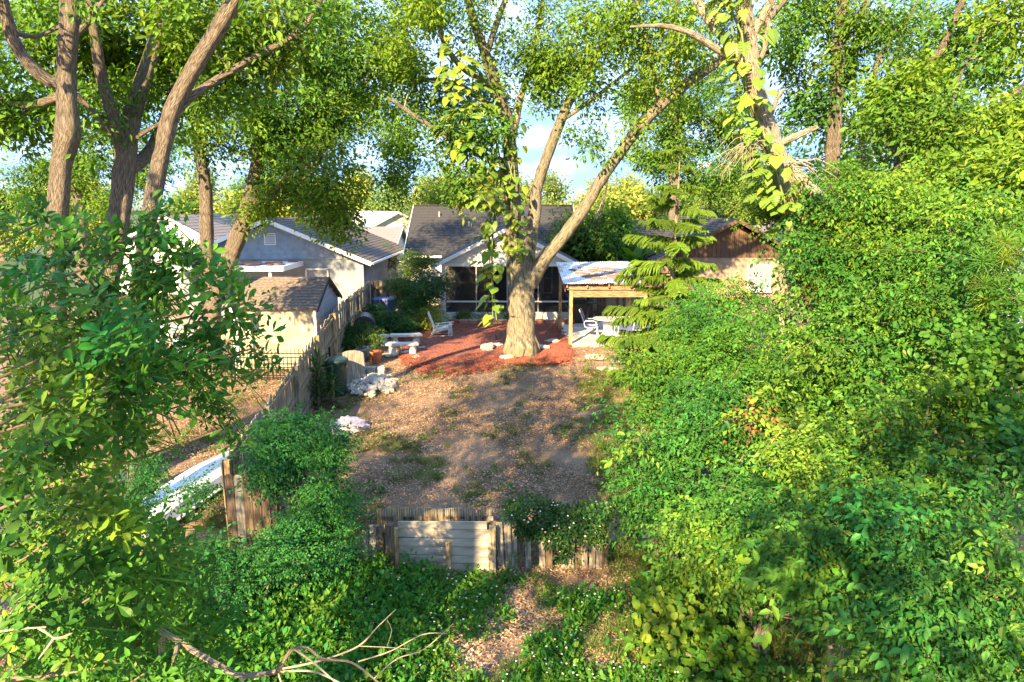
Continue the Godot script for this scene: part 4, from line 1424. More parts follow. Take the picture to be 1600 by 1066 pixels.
func yard_things() -> void:
	# flagstones under the near bench
	for q in [[Vector3(-3.972, 0, -22.021), "grey flagstone under the left leg of the near bench"], [Vector3(-3.489, 0, -22.319), "grey flagstone under the middle of the near bench"], [Vector3(-3.09, 0, -23.047), "grey flagstone standing out to the right of the near bench"], [Vector3(-3.096, -0.014, -21.792), "pale flagstone at the mulch edge by the near bench"]]:
		var rb := MB.new()
		rb.rock(Vector3.ZERO, Vector3(0.34, 0.05, 0.3), bump, q[0] * 3.0)
		tag(put("flagstone", rb.mesh(), m.grey_stone if q[1].begins_with("grey") else m.pale_stone, self, Transform3D(Basis(Vector3.UP, rnd(0, 3)), q[0] + Vector3(0, 0.045, 0))), q[1], "flagstone", "flagstones under the near bench")
	# ring of boulders at the oak's foot
	var k := 0
	for q in [[Vector3(-0.828, 0, -22.73), 0.42, "broad pale boulder left of the oak's foot, nearest the mulch"], [Vector3(-0.492, 0, -23.373), 0.3, "small pale boulder against the oak's left root"], [Vector3(1.05, 0, -22.834), 0.34, "pale boulder at the oak's right root"], [Vector3(1.465, 0, -23.936), 0.3, "pale boulder behind the oak's right root"], [Vector3(-0.165, -0.034, -21.504), 0.3, "low boulder in front of the oak's foot"]]:
		var rb := MB.new()
		rb.rock(Vector3.ZERO, Vector3(q[1], q[1] * 0.42, q[1] * 0.8), bump, q[0] * 2.0)
		tag(put("boulder", rb.mesh(), m.pale_stone, self, Transform3D(Basis(Vector3.UP, rnd(0, 3)), q[0] + Vector3(0, q[1] * 0.24, 0))), q[2], "boulder", "boulders at the oak's foot")
		k += 1
	# heap of broken stone: each stone is a part
	var heap := thing("stone_heap", "heap of broken pale stones beside the green rubbish bin", "stone heap", Vector3(-4.022, -0.254, -19.059))
	var sm := []
	for v in 6:
		var rb := MB.new()
		rb.rock(Vector3.ZERO, Vector3(0.13, 0.075, 0.1), bump, Vector3(v * 7.3, 1, 2))
		sm.append(rb.mesh())
	for i in 150:
		var a := rnd(0, TAU)
		var d := sqrt(rnd()) * 1.0
		var hh := maxf(0.0, 0.34 * (1.0 - d * 1.05)) * rnd(0.5, 1.0)
		put("stone", sm[i % 6], m.grey_stone if rnd() < 0.35 else m.pale_stone, heap, Transform3D(Basis.from_euler(Vector3(rnd(-0.7, 0.7), rnd(0, 6.2), rnd(-0.7, 0.7))).scaled(Vector3.ONE * rnd(0.5, 1.35)), Vector3(cos(a) * d * 0.72, hh + 0.03, sin(a) * d * 1.0)))
	var pile := thing("block_stack", "stack of squared grey and pale stones behind the stone heap", "stone stack", Vector3(-4.365, -0.168, -19.924))
	for i in 14:
		var bb := MB.new()
		bb.soft_box(Vector3.ZERO, Vector3(rnd(0.22, 0.32), 0.1, rnd(0.16, 0.22)), 0.02)
		put("stone", bb.mesh(), m.grey_stone if i % 3 == 0 else m.pale_stone, pile, Transform3D(Basis(Vector3.UP, rnd(-0.25, 0.25)), Vector3(-0.42 + (i % 4) * 0.28 + rnd(-0.03, 0.03), 0.05 + int(i / 4) * 0.102, rnd(-0.04, 0.04))))
	# wheeled bin, dark green, with domed lid
	var can := thing("rubbish_bin", "dark green round rubbish bin with a lid beside the fence", "bin", Vector3(-4.868, -0.328, -18.371))
	var b := MB.new()
	b.lathe([[0.0, 0.0], [0.24, 0.0], [0.26, 0.1], [0.31, 0.95], [0.335, 0.96], [0.335, 1.0], [0.3, 1.0]], 22)
	put("body", b.mesh(), m.green_plastic, can)
	b = MB.new()
	b.lathe([[0.345, 0.98], [0.345, 1.03], [0.3, 1.06], [0.12, 1.1], [0.0, 1.105]], 22)
	put("lid", b.mesh(), m.green_plastic, can)
	for s in [-1, 1]:
		boxp("handle", Vector3(s * 0.33, 0.86, 0), Vector3(0.06, 0.05, 0.16), m.black_plastic, can)
	var bd := thing("leaning_board", "grey board with a rounded top standing behind the green bin", "board", Vector3(-4.59, -0.265, -18.958))
	b = MB.new()
	var poly := [Vector3(-0.36, 0, 0)]
	poly.append(Vector3(0.36, 0, 0))
	for i in 9:
		var a := PI * i / 8.0
		poly.append(Vector3(cos(a) * 0.36, 0.9 + sin(a) * 0.14, 0))
	b.prism(poly, Vector3(0, 0, 0.09))
	put("panel", b.mesh(), m.grey_wood, bd, Transform3D(Basis(Vector3.UP, 0.5) * Basis(Vector3.RIGHT, -0.1), Vector3(0, 0.02, -0.1)))
	# crumpled bag of bark
	var bag := thing("plastic_bag", "crumpled white and pink plastic bag lying on the litter by the shrub", "bag", Vector3(-4.081, -0.601, -15.994))
	b = MB.new()
	var rows := []
	for i in 15:
		var row := []
		var el := -PI / 2 + PI * i / 14.0
		for j in 22:
			var az := TAU * j / 22.0
			var d := Vector3(cos(el) * cos(az), sin(el), cos(el) * sin(az))
			var kk := 1.0 + 0.28 * bump.get_noise_3dv(d * 2.3) + 0.14 * bump.get_noise_3dv(d * 6.0)
			row.append(Vector3(d.x * 0.55, maxf(d.y * 0.24, -0.12), d.z * 0.36) * kk)
		rows.append(row)
	for i in 14:
		for j in 22:
			b.quad(rows[i][j], rows[i][(j + 1) % 22], rows[i + 1][(j + 1) % 22], rows[i + 1][j], Vector3.ZERO)
	put("bag_body", b.mesh(), m.bag_film, bag, Transform3D(Basis(Vector3.UP, 0.5), Vector3(0, 0.13, 0)))
	b = MB.new()
	for i in 7:
		var a := -0.4 + i * 0.13
		b.tri(Vector3(-0.42, 0.1, 0.08), Vector3(-0.7, 0.12 + 0.1 * sin(i * 2.0), a * 0.4), Vector3(-0.7, 0.06, a * 0.4 + 0.09))
	put("bag_neck", b.mesh(), m.bag_film, bag)
	# pots
	var p := thing("terracotta_pot", "terracotta pot with a spiky plant near the benches", "plant pot", Vector3(-4.34, -0.05, -21.296))
	put("pot", pot_mesh(0.15, 0.21, 0.36), m.terracotta, p)
	p = thing("dusky_pot", "dusky purple pot tilted among twigs, left of the terracotta pot", "plant pot", Vector3(-4.819, -0.039, -21.434))
	put("pot", pot_mesh(0.16, 0.22, 0.4), m.dusk_pot, p, Transform3D(Basis(Vector3.BACK, 0.14), Vector3.ZERO))
	p = thing("cream_pot", "cream pot standing just behind the dusky pot", "plant pot", Vector3(-4.796, 0, -22.021))
	put("pot", pot_mesh(0.16, 0.2, 0.36), m.weathered_white, p)
	p = thing("patio_pot", "terracotta pot at the patio's right end under the conifer", "plant pot", Vector3(4.375, 0, -22.834))
	put("pot", pot_mesh(0.18, 0.26, 0.42), m.terracotta, p)
	# smoker with a domed hood
	var g := thing("smoker_grill", "black domed smoker grill beside the fence behind the pots", "grill", Vector3(-5.123, 0, -23.373))
	b = MB.new()
	var arc := []
	for i in 13:
		var a := PI * i / 12.0
		arc.append(Vector3(-0.46, 0.76 + sin(a) * 0.42, cos(a) * 0.38))
	b.prism(arc, Vector3(0.92, 0, 0))
	put("hood", b.mesh(), m.black_plastic, g, Transform3D(Basis(Vector3.UP, 1.75), Vector3.ZERO))
	boxp("firebox", Vector3(0, 0.62, 0), Vector3(0.8, 0.26, 0.6), m.black_iron, g, Basis(Vector3.UP, 0.3))
	for q in [[-0.3, -0.2], [0.3, -0.2], [-0.3, 0.2], [0.3, 0.2]]:
		boxp("leg", Vector3(q[0], 0.25, q[1]), Vector3(0.04, 0.5, 0.04), m.black_iron, g, Basis(Vector3.UP, 0.3))
	boxp("handle", Vector3(0.1, 0.86, 0.4), Vector3(0.4, 0.03, 0.03), m.white_metal, g, Basis(Vector3.UP, 0.3))
	# blue wheeled bin half hidden by shrubs
	var t := thing("blue_bin", "blue violet recycling bin by the far fence behind the hedge", "bin", Vector3(-5.32, 0, -28.265))
	b = MB.new()
	b.hexa([Vector3(-0.3, 0.0, -0.25), Vector3(0.3, 0.0, -0.25), Vector3(0.3, 0.0, 0.25), Vector3(-0.3, 0.0, 0.25), Vector3(-0.4, 1.0, -0.32), Vector3(0.4, 1.0, -0.32), Vector3(0.4, 1.0, 0.32), Vector3(-0.4, 1.0, 0.32)])
	put("body", b.mesh(), m.blue_plastic, t, Transform3D(Basis(Vector3.UP, -0.12), Vector3.ZERO))
	b = MB.new()
	b.soft_box(Vector3(0, 1.05, 0), Vector3(0.9, 0.1, 0.74), 0.04)
	put("lid", b.mesh(), m.blue_plastic, t, Transform3D(Basis(Vector3.UP, -0.12), Vector3.ZERO))
	# small grey figure
	var s := thing("garden_statue", "small grey garden statue between the hedge and the yellow shrub", "statue", Vector3(-4.706, 0, -27.797))
	b = MB.new()
	b.lathe([[0.0, 0.0], [0.14, 0.0], [0.14, 0.1], [0.1, 0.12], [0.12, 0.2], [0.1, 0.34], [0.12, 0.42], [0.05, 0.5], [0.08, 0.56], [0.09, 0.62], [0.06, 0.69], [0.0, 0.71]], 12)
	put("figure", b.mesh(), m.grey_stone, s)
	b = MB.new()
	for sd in [-1, 1]:
		b.tube(PackedVector3Array([Vector3(sd * 0.11, 0.42, 0), Vector3(sd * 0.15, 0.32, 0.05), Vector3(sd * 0.05, 0.3, 0.12)]), PackedFloat32Array([0.035, 0.03, 0.025]), 6)
	put("arms", b.mesh(), m.grey_stone, s)
	# black covered grill in the shelter's back corner
	g = thing("gas_grill", "black gas grill in shade at the back of the shelter", "grill", Vector3(2.75, 0.06, -28.2))
	b = MB.new()
	b.soft_box(Vector3(0, 0.45, 0), Vector3(0.7, 0.8, 0.5), 0.03)
	put("cabinet", b.mesh(), m.black_plastic, g)
	b = MB.new()
	b.soft_box(Vector3(0, 0.98, 0), Vector3(0.72, 0.26, 0.52), 0.1)
	put("hood", b.mesh(), m.black_iron, g)
	boxp("side_shelf", Vector3(0.55, 0.84, 0), Vector3(0.38, 0.03, 0.42), m.black_plastic, g)


func neighbour_things() -> void:
	# upturned white boat on the far side of the fence
	var bt := thing("upturned_boat", "long white upturned boat lying beside the near end of the side fence", "boat", (Vector3(-6.809, -1.059, -11.78) + Vector3(-6.189, -0.842, -13.901)) / 2.0, 0.0)
	var along: Vector3 = Vector3(-6.189, -0.842, -13.901) - Vector3(-6.826, -1.073, -11.63)
	var n := 14
	var sec := []
	for k in n + 1:
		var t := float(k) / n
		var w := 0.46 * (1.0 - pow(maxf(0.0, t - 0.62) / 0.38, 2.2) * 0.55)
		var hh := 0.36 * (1.0 - 0.25 * pow(maxf(0.0, t - 0.6) / 0.4, 2.0))
		var z := lerpf(-1.6, 1.6, t)
		sec.append([Vector3(-w * 1.1, 0.0, z), Vector3(-w, hh * 0.7, z), Vector3(-w * 0.82, hh * 0.93, z), Vector3(-w * 0.5, hh, z), Vector3(-w * 0.46, hh + 0.025, z), Vector3(-w * 0.38, hh + 0.025, z), Vector3(-w * 0.34, hh, z), Vector3(-0.04, hh + 0.02, z), Vector3(0, hh + 0.05, z), Vector3(0.04, hh + 0.02, z), Vector3(w * 0.34, hh, z), Vector3(w * 0.38, hh + 0.025, z), Vector3(w * 0.46, hh + 0.025, z), Vector3(w * 0.5, hh, z), Vector3(w * 0.82, hh * 0.93, z), Vector3(w, hh * 0.7, z), Vector3(w * 1.1, 0.0, z)])
	var b := MB.new()
	for k in n:
		for j in sec[0].size() - 1:
			b.quad(sec[k][j], sec[k][j + 1], sec[k + 1][j + 1], sec[k + 1][j], Vector3(0, 0.1, lerpf(-1.6, 1.6, (k + 0.5) / n)))
	for e in [0, n]:
		for j in range(1, sec[0].size() - 2):
			b.face(sec[e][0], sec[e][j], sec[e][j + 1], Vector3(0, 0.1, 0))
		b.face(sec[e][0], sec[e][sec[0].size() - 2], sec[e][sec[0].size() - 1], Vector3(0, 0.1, 0))
	var slope := atan2(along.y, Vector2(along.x, along.z).length())
	var bs := Basis(Vector3.UP, atan2(along.x, along.z)) * Basis(Vector3.RIGHT, -slope) * Basis(Vector3.BACK, -0.08)
	put("hull", b.mesh(), m.hull, bt, Transform3D(bs, Vector3(0, 0.06, 0)))
	for s in [-1, 1]:
		var rb := MB.new()
		rb.tube(PackedVector3Array([Vector3(s * 0.515, 0.03, -1.6), Vector3(s * 0.515, 0.03, 0.4), Vector3(s * 0.45, 0.03, 1.2), Vector3(s * 0.24, 0.03, 1.62)]), PackedFloat32Array([0.025, 0.025, 0.025, 0.025]), 6)
		put("gunwale", rb.mesh(), m.white_metal, bt, Transform3D(bs, Vector3(0, 0.06, 0)))
	# patio set of the neighbours, seen between leaves
	var t := thing("glass_table", "neighbour's round glass garden table seen between the oaks and leaves", "table", Vector3(-11.927, 0, -23.154))
	b = MB.new()
	b.lathe([[0.0, 0.7], [0.55, 0.7], [0.57, 0.715], [0.55, 0.73], [0.0, 0.73]], 24)
	put("tabletop", b.mesh(), m.aqua_glass, t)
	for k in 4:
		var a := TAU * k / 4.0 + 0.4
		beam("leg", Vector3(cos(a) * 0.42, 0, sin(a) * 0.42), Vector3(cos(a) * 0.36, 0.7, sin(a) * 0.36), 0.035, 0.035, m.white_metal, t)
	for q in [[Vector3(-10.923, 0, -22.021), 2.6, "neighbour's white garden chair right of the glass table"], [Vector3(-11.747, 0, -22.021), 0.6, "neighbour's white garden chair left of the glass table"]]:
		var c := thing("plastic_chair", q[2], "chair", q[0], q[1], "neighbour's white garden chairs")
		boxp("seat", Vector3(0, 0.43, 0), Vector3(0.48, 0.04, 0.46), m.white_metal, c)
		for x in [-0.21, 0.21]:
			for z in [-0.2, 0.2]:
				beam("leg", Vector3(x * 1.1, 0, z * 1.1), Vector3(x, 0.42, z), 0.04, 0.04, m.white_metal, c)
			boxp("arm", Vector3(x * 1.12, 0.64, 0.0), Vector3(0.05, 0.03, 0.44), m.white_metal, c)
		for x in [-0.18, -0.06, 0.06, 0.18]:
			beam("back_slat", Vector3(x, 0.45, -0.22), Vector3(x, 0.88, -0.3), 0.08, 0.02, m.white_metal, c)
	var l := thing("garden_lounger", "neighbour's lounger with a grey cushion left of the forked tree", "lounger", Vector3(-10.317, -0.05, -21.296), 0.5)
	boxp("frame", Vector3(0, 0.28, 0), Vector3(0.62, 0.05, 1.7), m.beige_siding, l)
	boxp("cushion", Vector3(0, 0.35, 0.1), Vector3(0.56, 0.09, 1.4), m.grey_cloth, l)
	boxp("backrest", Vector3(0, 0.52, -0.75), Vector3(0.56, 0.09, 0.6), m.grey_cloth, l, Basis(Vector3.RIGHT, 0.8))
	for x in [-0.27, 0.27]:
		for z in [-0.7, 0.7]:
			boxp("leg", Vector3(x, 0.13, z), Vector3(0.05, 0.26, 0.05), m.beige_siding, l)
	var dk := thing("low_deck", "neighbour's low weathered deck behind the forked tree", "deck", Vector3(-11.9, 0, -26.4))
	for k in 22:
		boxp("deck_board", Vector3(0, 0.3, -1.5 + k * 0.148), Vector3(7.0, 0.03, 0.138), m.pale_plank, dk)
	boxp("rim_board", Vector3(0, 0.15, 1.7), Vector3(7.0, 0.26, 0.04), m.beige_siding, dk)
	# pale mask on a pole
	var k := thing("mask_on_pole", "white mask with dark eyes and black crest on a pole by the forked oak", "garden ornament", Vector3(-8.124, 0.533, -19.6))
	k.position.y = gh(19.6)
	b = MB.new()
	b.rod(Vector3(0, 0, 0), Vector3(0, 1.75, 0), 0.035, 8)
	put("pole", b.mesh(), m.weathered_white, k)
	b = MB.new()
	b.rock(Vector3(0.05, 2.02, 0.05), Vector3(0.16, 0.2, 0.1), bump, Vector3(3, 4, 5))
	b.rock(Vector3(0.1, 1.82, 0.06), Vector3(0.1, 0.12, 0.08), bump, Vector3(5, 4, 5))
	var mk := put("mask", b.mesh(), m.white_metal, k)
	for s in [-1, 1]:
		var e := MB.new()
		e.rock(Vector3(0.05 + s * 0.065, 2.03, 0.145), Vector3(0.04, 0.045, 0.02), bump, Vector3(1, 2, 3))
		put("eye", e.mesh(), m.black_plastic, mk)
	b = MB.new()
	b.tube(PackedVector3Array([Vector3(-0.12, 2.16, 0.05), Vector3(0.03, 2.26, 0.05), Vector3(0.2, 2.3, 0.04), Vector3(0.3, 2.4, 0.02)]), PackedFloat32Array([0.03, 0.06, 0.05, 0.01]), 7)
	put("crest", b.mesh(), m.black_plastic, k)
	var bl := thing("blue_tarp", "crumpled blue tarp glimpsed under the right hand shrubs", "tarp", Vector3(4.952, -0.873, -13.624))
	b = MB.new()
	b.rock(Vector3(0, 0.25, 0), Vector3(0.7, 0.4, 0.5), bump, Vector3(2, 9, 5))
	put("tarp", b.mesh(), m.blue_sling, bl)


# ---------------------------------------------------------------- big trees
func oaks() -> void:
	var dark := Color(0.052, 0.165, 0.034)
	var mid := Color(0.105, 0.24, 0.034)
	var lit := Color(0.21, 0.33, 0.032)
	var o := {"kind": "oak", "mix": 0.3, "leaf": "leaf", "bark": "moss_bark", "twig": "pale_twig", "per": 9, "spread": 0.5, "c1": mid, "c2": lit, "sides": 22, "lump": 0.2, "bare": 5.0, "step": 0.22}
	# the big oak in the middle of the yard
	var big := tree("oak_tree", "big central oak with three spreading limbs and a creeper on its left side", "tree", "", [
		[[Vector3(0.319, -0.018, -22.2), 0.605], [Vector3(0.318, 0.417, -22.2), 0.491], [Vector3(0.316, 1.169, -22.2), 0.442], [Vector3(0.313, 2.227, -22.2), 0.433], [Vector3(0.269, 3.163, -22.2), 0.466], [Vector3(0.226, 3.881, -22.2), 0.425], [Vector3(0.082, 4.69, -22.2), 0.286], [Vector3(0, 5.487, -22.2), 0.245], [Vector3(-0.06, 6.468, -22.2), 0.221], [Vector3(-0.159, 7.421, -22.1), 0.204], [Vector3(-0.489, 8.441, -22), 0.180], [Vector3(-0.83, 9.432, -21.9), 0.148], [Vector3(-1.235, 10.573, -21.8), 0.115], [Vector3(-1.566, 12.021, -21.7), 0.073]],
		[[Vector3(0.496, 3.369, -22.2), 0.245], [Vector3(0.694, 4.39, -22.1), 0.204], [Vector3(0.766, 5.285, -22), 0.172], [Vector3(0.991, 6.094, -21.8), 0.164], [Vector3(1.355, 7.072, -21.5), 0.155], [Vector3(1.759, 8.041, -21.2), 0.139], [Vector3(2.231, 8.807, -21), 0.118], [Vector3(2.829, 9.631, -20.8), 0.102], [Vector3(3.412, 10.258, -20.6), 0.082], [Vector3(3.806, 11.137, -20.5), 0.057]],
		[[Vector3(0.584, 2.332, -22.2), 0.245], [Vector3(0.986, 3.117, -22), 0.229], [Vector3(1.61, 3.902, -21.7), 0.196], [Vector3(2.263, 4.85, -21.4), 0.180], [Vector3(2.788, 5.793, -21.1), 0.167], [Vector3(3.473, 6.784, -20.8), 0.155], [Vector3(4.198, 7.625, -20.4), 0.148], [Vector3(5, 8.283, -20.1), 0.139], [Vector3(5.802, 8.861, -19.8), 0.131], [Vector3(6.657, 9.572, -19.5), 0.106], [Vector3(7.321, 10.432, -19.2), 0.082]],
		[[Vector3(-0.04, 6.565, -22.2), 0.131], [Vector3(0.08, 7.241, -22.2), 0.115], [Vector3(0.277, 8.191, -22.2), 0.106], [Vector3(0.553, 8.996, -22.3), 0.098], [Vector3(0.748, 9.907, -22.4), 0.082], [Vector3(0.977, 11.211, -22.5), 0.057]],
		[[Vector3(-0.16, 7.337, -22.2), 0.115], [Vector3(-1.099, 8.222, -22.4), 0.098], [Vector3(-2.017, 8.689, -22.7), 0.082], [Vector3(-2.962, 8.817, -23), 0.070], [Vector3(-4.15, 9.044, -23.4), 0.041]],
		[[Vector3(-0.431, 8.348, -22), 0.106], [Vector3(-1.491, 8.92, -21.6), 0.090], [Vector3(-2.021, 9.624, -21.3), 0.073], [Vector3(-2.195, 10.448, -21), 0.049]],
		[[Vector3(-0.06, 6.17, -22.1), 0.098], [Vector3(-1.472, 6.622, -21.7), 0.082], [Vector3(-2.572, 7.279, -21.2), 0.066], [Vector3(-3.619, 7.945, -20.8), 0.041]],
		[[Vector3(-0.773, 9.341, -21.9), 0.098], [Vector3(-0.419, 10.307, -21.8), 0.090], [Vector3(0.113, 11.536, -21.8), 0.066]],
		[[Vector3(1.499, 7.376, -21.4), 0.073], [Vector3(2.459, 8.005, -21.2), 0.057], [Vector3(3.441, 8.754, -21), 0.037]],
		[[Vector3(4.198, 7.625, -20.4), 0.066], [Vector3(3.93, 8.741, -20.2), 0.057], [Vector3(3.589, 9.693, -20), 0.041]],
	], [
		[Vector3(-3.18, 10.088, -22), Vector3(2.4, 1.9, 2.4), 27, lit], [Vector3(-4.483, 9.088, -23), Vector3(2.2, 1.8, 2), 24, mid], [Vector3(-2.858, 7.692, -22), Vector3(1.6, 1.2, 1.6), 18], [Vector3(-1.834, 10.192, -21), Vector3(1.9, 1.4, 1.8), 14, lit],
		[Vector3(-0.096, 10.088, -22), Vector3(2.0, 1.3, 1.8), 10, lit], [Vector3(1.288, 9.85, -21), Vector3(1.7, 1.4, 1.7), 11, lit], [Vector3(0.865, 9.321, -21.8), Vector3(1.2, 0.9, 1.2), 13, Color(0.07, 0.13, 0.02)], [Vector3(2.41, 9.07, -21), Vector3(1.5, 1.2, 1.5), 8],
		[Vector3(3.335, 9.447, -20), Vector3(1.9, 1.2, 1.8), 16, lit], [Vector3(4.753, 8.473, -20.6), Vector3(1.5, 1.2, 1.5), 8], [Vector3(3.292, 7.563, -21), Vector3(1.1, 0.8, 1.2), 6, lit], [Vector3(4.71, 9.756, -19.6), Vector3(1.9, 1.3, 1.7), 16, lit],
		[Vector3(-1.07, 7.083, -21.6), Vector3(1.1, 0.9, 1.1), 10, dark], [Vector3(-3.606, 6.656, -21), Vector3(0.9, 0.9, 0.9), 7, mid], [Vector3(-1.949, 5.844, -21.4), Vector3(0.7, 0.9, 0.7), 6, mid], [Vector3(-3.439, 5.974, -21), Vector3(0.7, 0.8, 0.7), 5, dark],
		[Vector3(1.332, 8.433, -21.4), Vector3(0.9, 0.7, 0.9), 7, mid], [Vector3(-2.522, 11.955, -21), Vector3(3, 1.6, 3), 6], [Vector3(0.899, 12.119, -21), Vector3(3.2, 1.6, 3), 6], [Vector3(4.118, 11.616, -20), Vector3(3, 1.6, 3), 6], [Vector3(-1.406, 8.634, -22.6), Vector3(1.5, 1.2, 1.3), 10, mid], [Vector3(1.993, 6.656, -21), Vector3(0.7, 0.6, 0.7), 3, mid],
	], o)
	for k in 7:
		var a := TAU * k / 7.0 + rnd(-0.3, 0.3)
		var d := Vector3(cos(a), 0, sin(a))
		var reach := rnd(0.62, 0.82)
		var rt := MB.new()
		var sm := smooth_limb([[d * 0.26 + Vector3(0, 0.75, 0), 0.20], [d * 0.42 + Vector3(0, 0.32, 0), 0.17], [d * 0.55 + Vector3(0, 0.06, 0), 0.11], [d * reach + Vector3(rnd(-0.1, 0.1), -0.02, rnd(-0.1, 0.1)), 0.06], [d * (reach + 0.4) + Vector3(0, -0.1, 0), 0.02]], 0.1)
		rt.tube(sm[0], sm[1], 10, bump, 0.25)
		put("root", rt.mesh(), m.moss_bark, big)
	# forked tree in the neighbour's yard
	o.bark = "oak_bark"
	o.twig = "twig"
	o.lump = 0.14
	o.sides = 18
	o.bare = 4.2
	tree("oak_tree", "forked oak left of the shed, two stems parting low above the ground", "tree", "", [
		[[Vector3(-9.17, -0.152, -20.098), 0.413], [Vector3(-9.335, 0.475, -20.6), 0.333], [Vector3(-9.23, 1.236, -20.6), 0.306], [Vector3(-9.096, 2.124, -20.6), 0.306], [Vector3(-8.725, 2.891, -20.7), 0.253], [Vector3(-8.256, 3.942, -20.8), 0.239], [Vector3(-7.869, 4.982, -20.9), 0.220], [Vector3(-7.645, 5.919, -21), 0.194], [Vector3(-7.427, 6.839, -21), 0.167], [Vector3(-7.065, 8.205, -21.1), 0.147], [Vector3(-6.744, 9.022, -21.2), 0.133], [Vector3(-6.294, 9.636, -21.2), 0.113], [Vector3(-6.017, 11.043, -21.3), 0.080]],
		[[Vector3(-9.162, 2.026, -20.6), 0.239], [Vector3(-9.112, 3.006, -20.5), 0.206], [Vector3(-9.026, 4.146, -20.4), 0.200], [Vector3(-8.905, 5.251, -20.3), 0.186], [Vector3(-8.932, 6.322, -20.2), 0.160], [Vector3(-8.919, 7.188, -20.1), 0.133], [Vector3(-8.555, 8.367, -20), 0.106], [Vector3(-8.229, 9.693, -20), 0.067]],
		[[Vector3(-7.758, 4.925, -20.9), 0.113], [Vector3(-7.179, 5.109, -20.6), 0.100], [Vector3(-6.791, 5.399, -20.4), 0.080], [Vector3(-6.406, 5.753, -20.2), 0.067], [Vector3(-5.887, 6.044, -20), 0.047], [Vector3(-5.203, 6.293, -19.8), 0.027]],
		[[Vector3(-7.51, 6.473, -21), 0.067], [Vector3(-8.01, 6.366, -20.8), 0.047], [Vector3(-8.471, 6.622, -20.6), 0.027]],
		[[Vector3(-6.437, 9.426, -21.2), 0.094], [Vector3(-6.783, 10.166, -21.1), 0.080], [Vector3(-6.951, 10.955, -21), 0.060]],
	], [
		[Vector3(-6.525, 7.021, -21), Vector3(1.4, 1.1, 1.4), 19, dark], [Vector3(-5.188, 5.868, -20), Vector3(1.3, 0.7, 1.3), 10, Color(0.14, 0.23, 0.03)], [Vector3(-6.171, 5.162, -20.4), Vector3(1.4, 0.5, 1.3), 8, Color(0.16, 0.26, 0.03)], [Vector3(-5.262, 4.433, -20), Vector3(1.0, 0.25, 0.9), 5, Color(0.16, 0.26, 0.03)], [Vector3(-7.043, 4.703, -20.4), Vector3(0.9, 0.3, 0.8), 4, lit], [Vector3(-5.119, 4.705, -20), Vector3(0.8, 0.4, 0.9), 6, Color(0.12, 0.19, 0.028)], [Vector3(-7.828, 7.293, -21), Vector3(1.3, 1.0, 1.3), 14, dark],
		[Vector3(-5.727, 8.071, -21.4), Vector3(1.5, 1.2, 1.5), 16, mid], [Vector3(-4.954, 9.28, -21.6), Vector3(1.5, 1.4, 1.5), 14, dark], [Vector3(-6.64, 9.591, -21), Vector3(1.8, 1.2, 1.8), 16, mid], [Vector3(-5.663, 10.257, -21.6), Vector3(1.7, 1.3, 1.7), 14, mid],
		[Vector3(-8.001, 8.199, -20), Vector3(1.6, 1.3, 1.6), 16, mid], [Vector3(-8.65, 6.782, -20.4), Vector3(1.0, 0.8, 1.0), 10, dark], [Vector3(-6.688, 11.624, -21), Vector3(3, 1.5, 2.6), 5, mid], [Vector3(-6.862, 5.741, -21.2), Vector3(0.8, 0.7, 0.8), 8, dark], [Vector3(-5.346, 7.041, -21.2), Vector3(0.9, 0.8, 0.9), 10, dark],
		[Vector3(-9.0, 13.0, -18.4), Vector3(2.2, 1.2, 1.8), 14], [Vector3(-6.0, 13.2, -18.2), Vector3(1.8, 1.1, 1.8), 9], [Vector3(-11.6, 12.2, -18.0), Vector3(1.8, 1.2, 1.8), 10],
	], o)
	# three trunks close together on the left
	o.bark = "oak_bark"
	o.bare = 5.0
	o.per = 8
	o.spread = 0.36
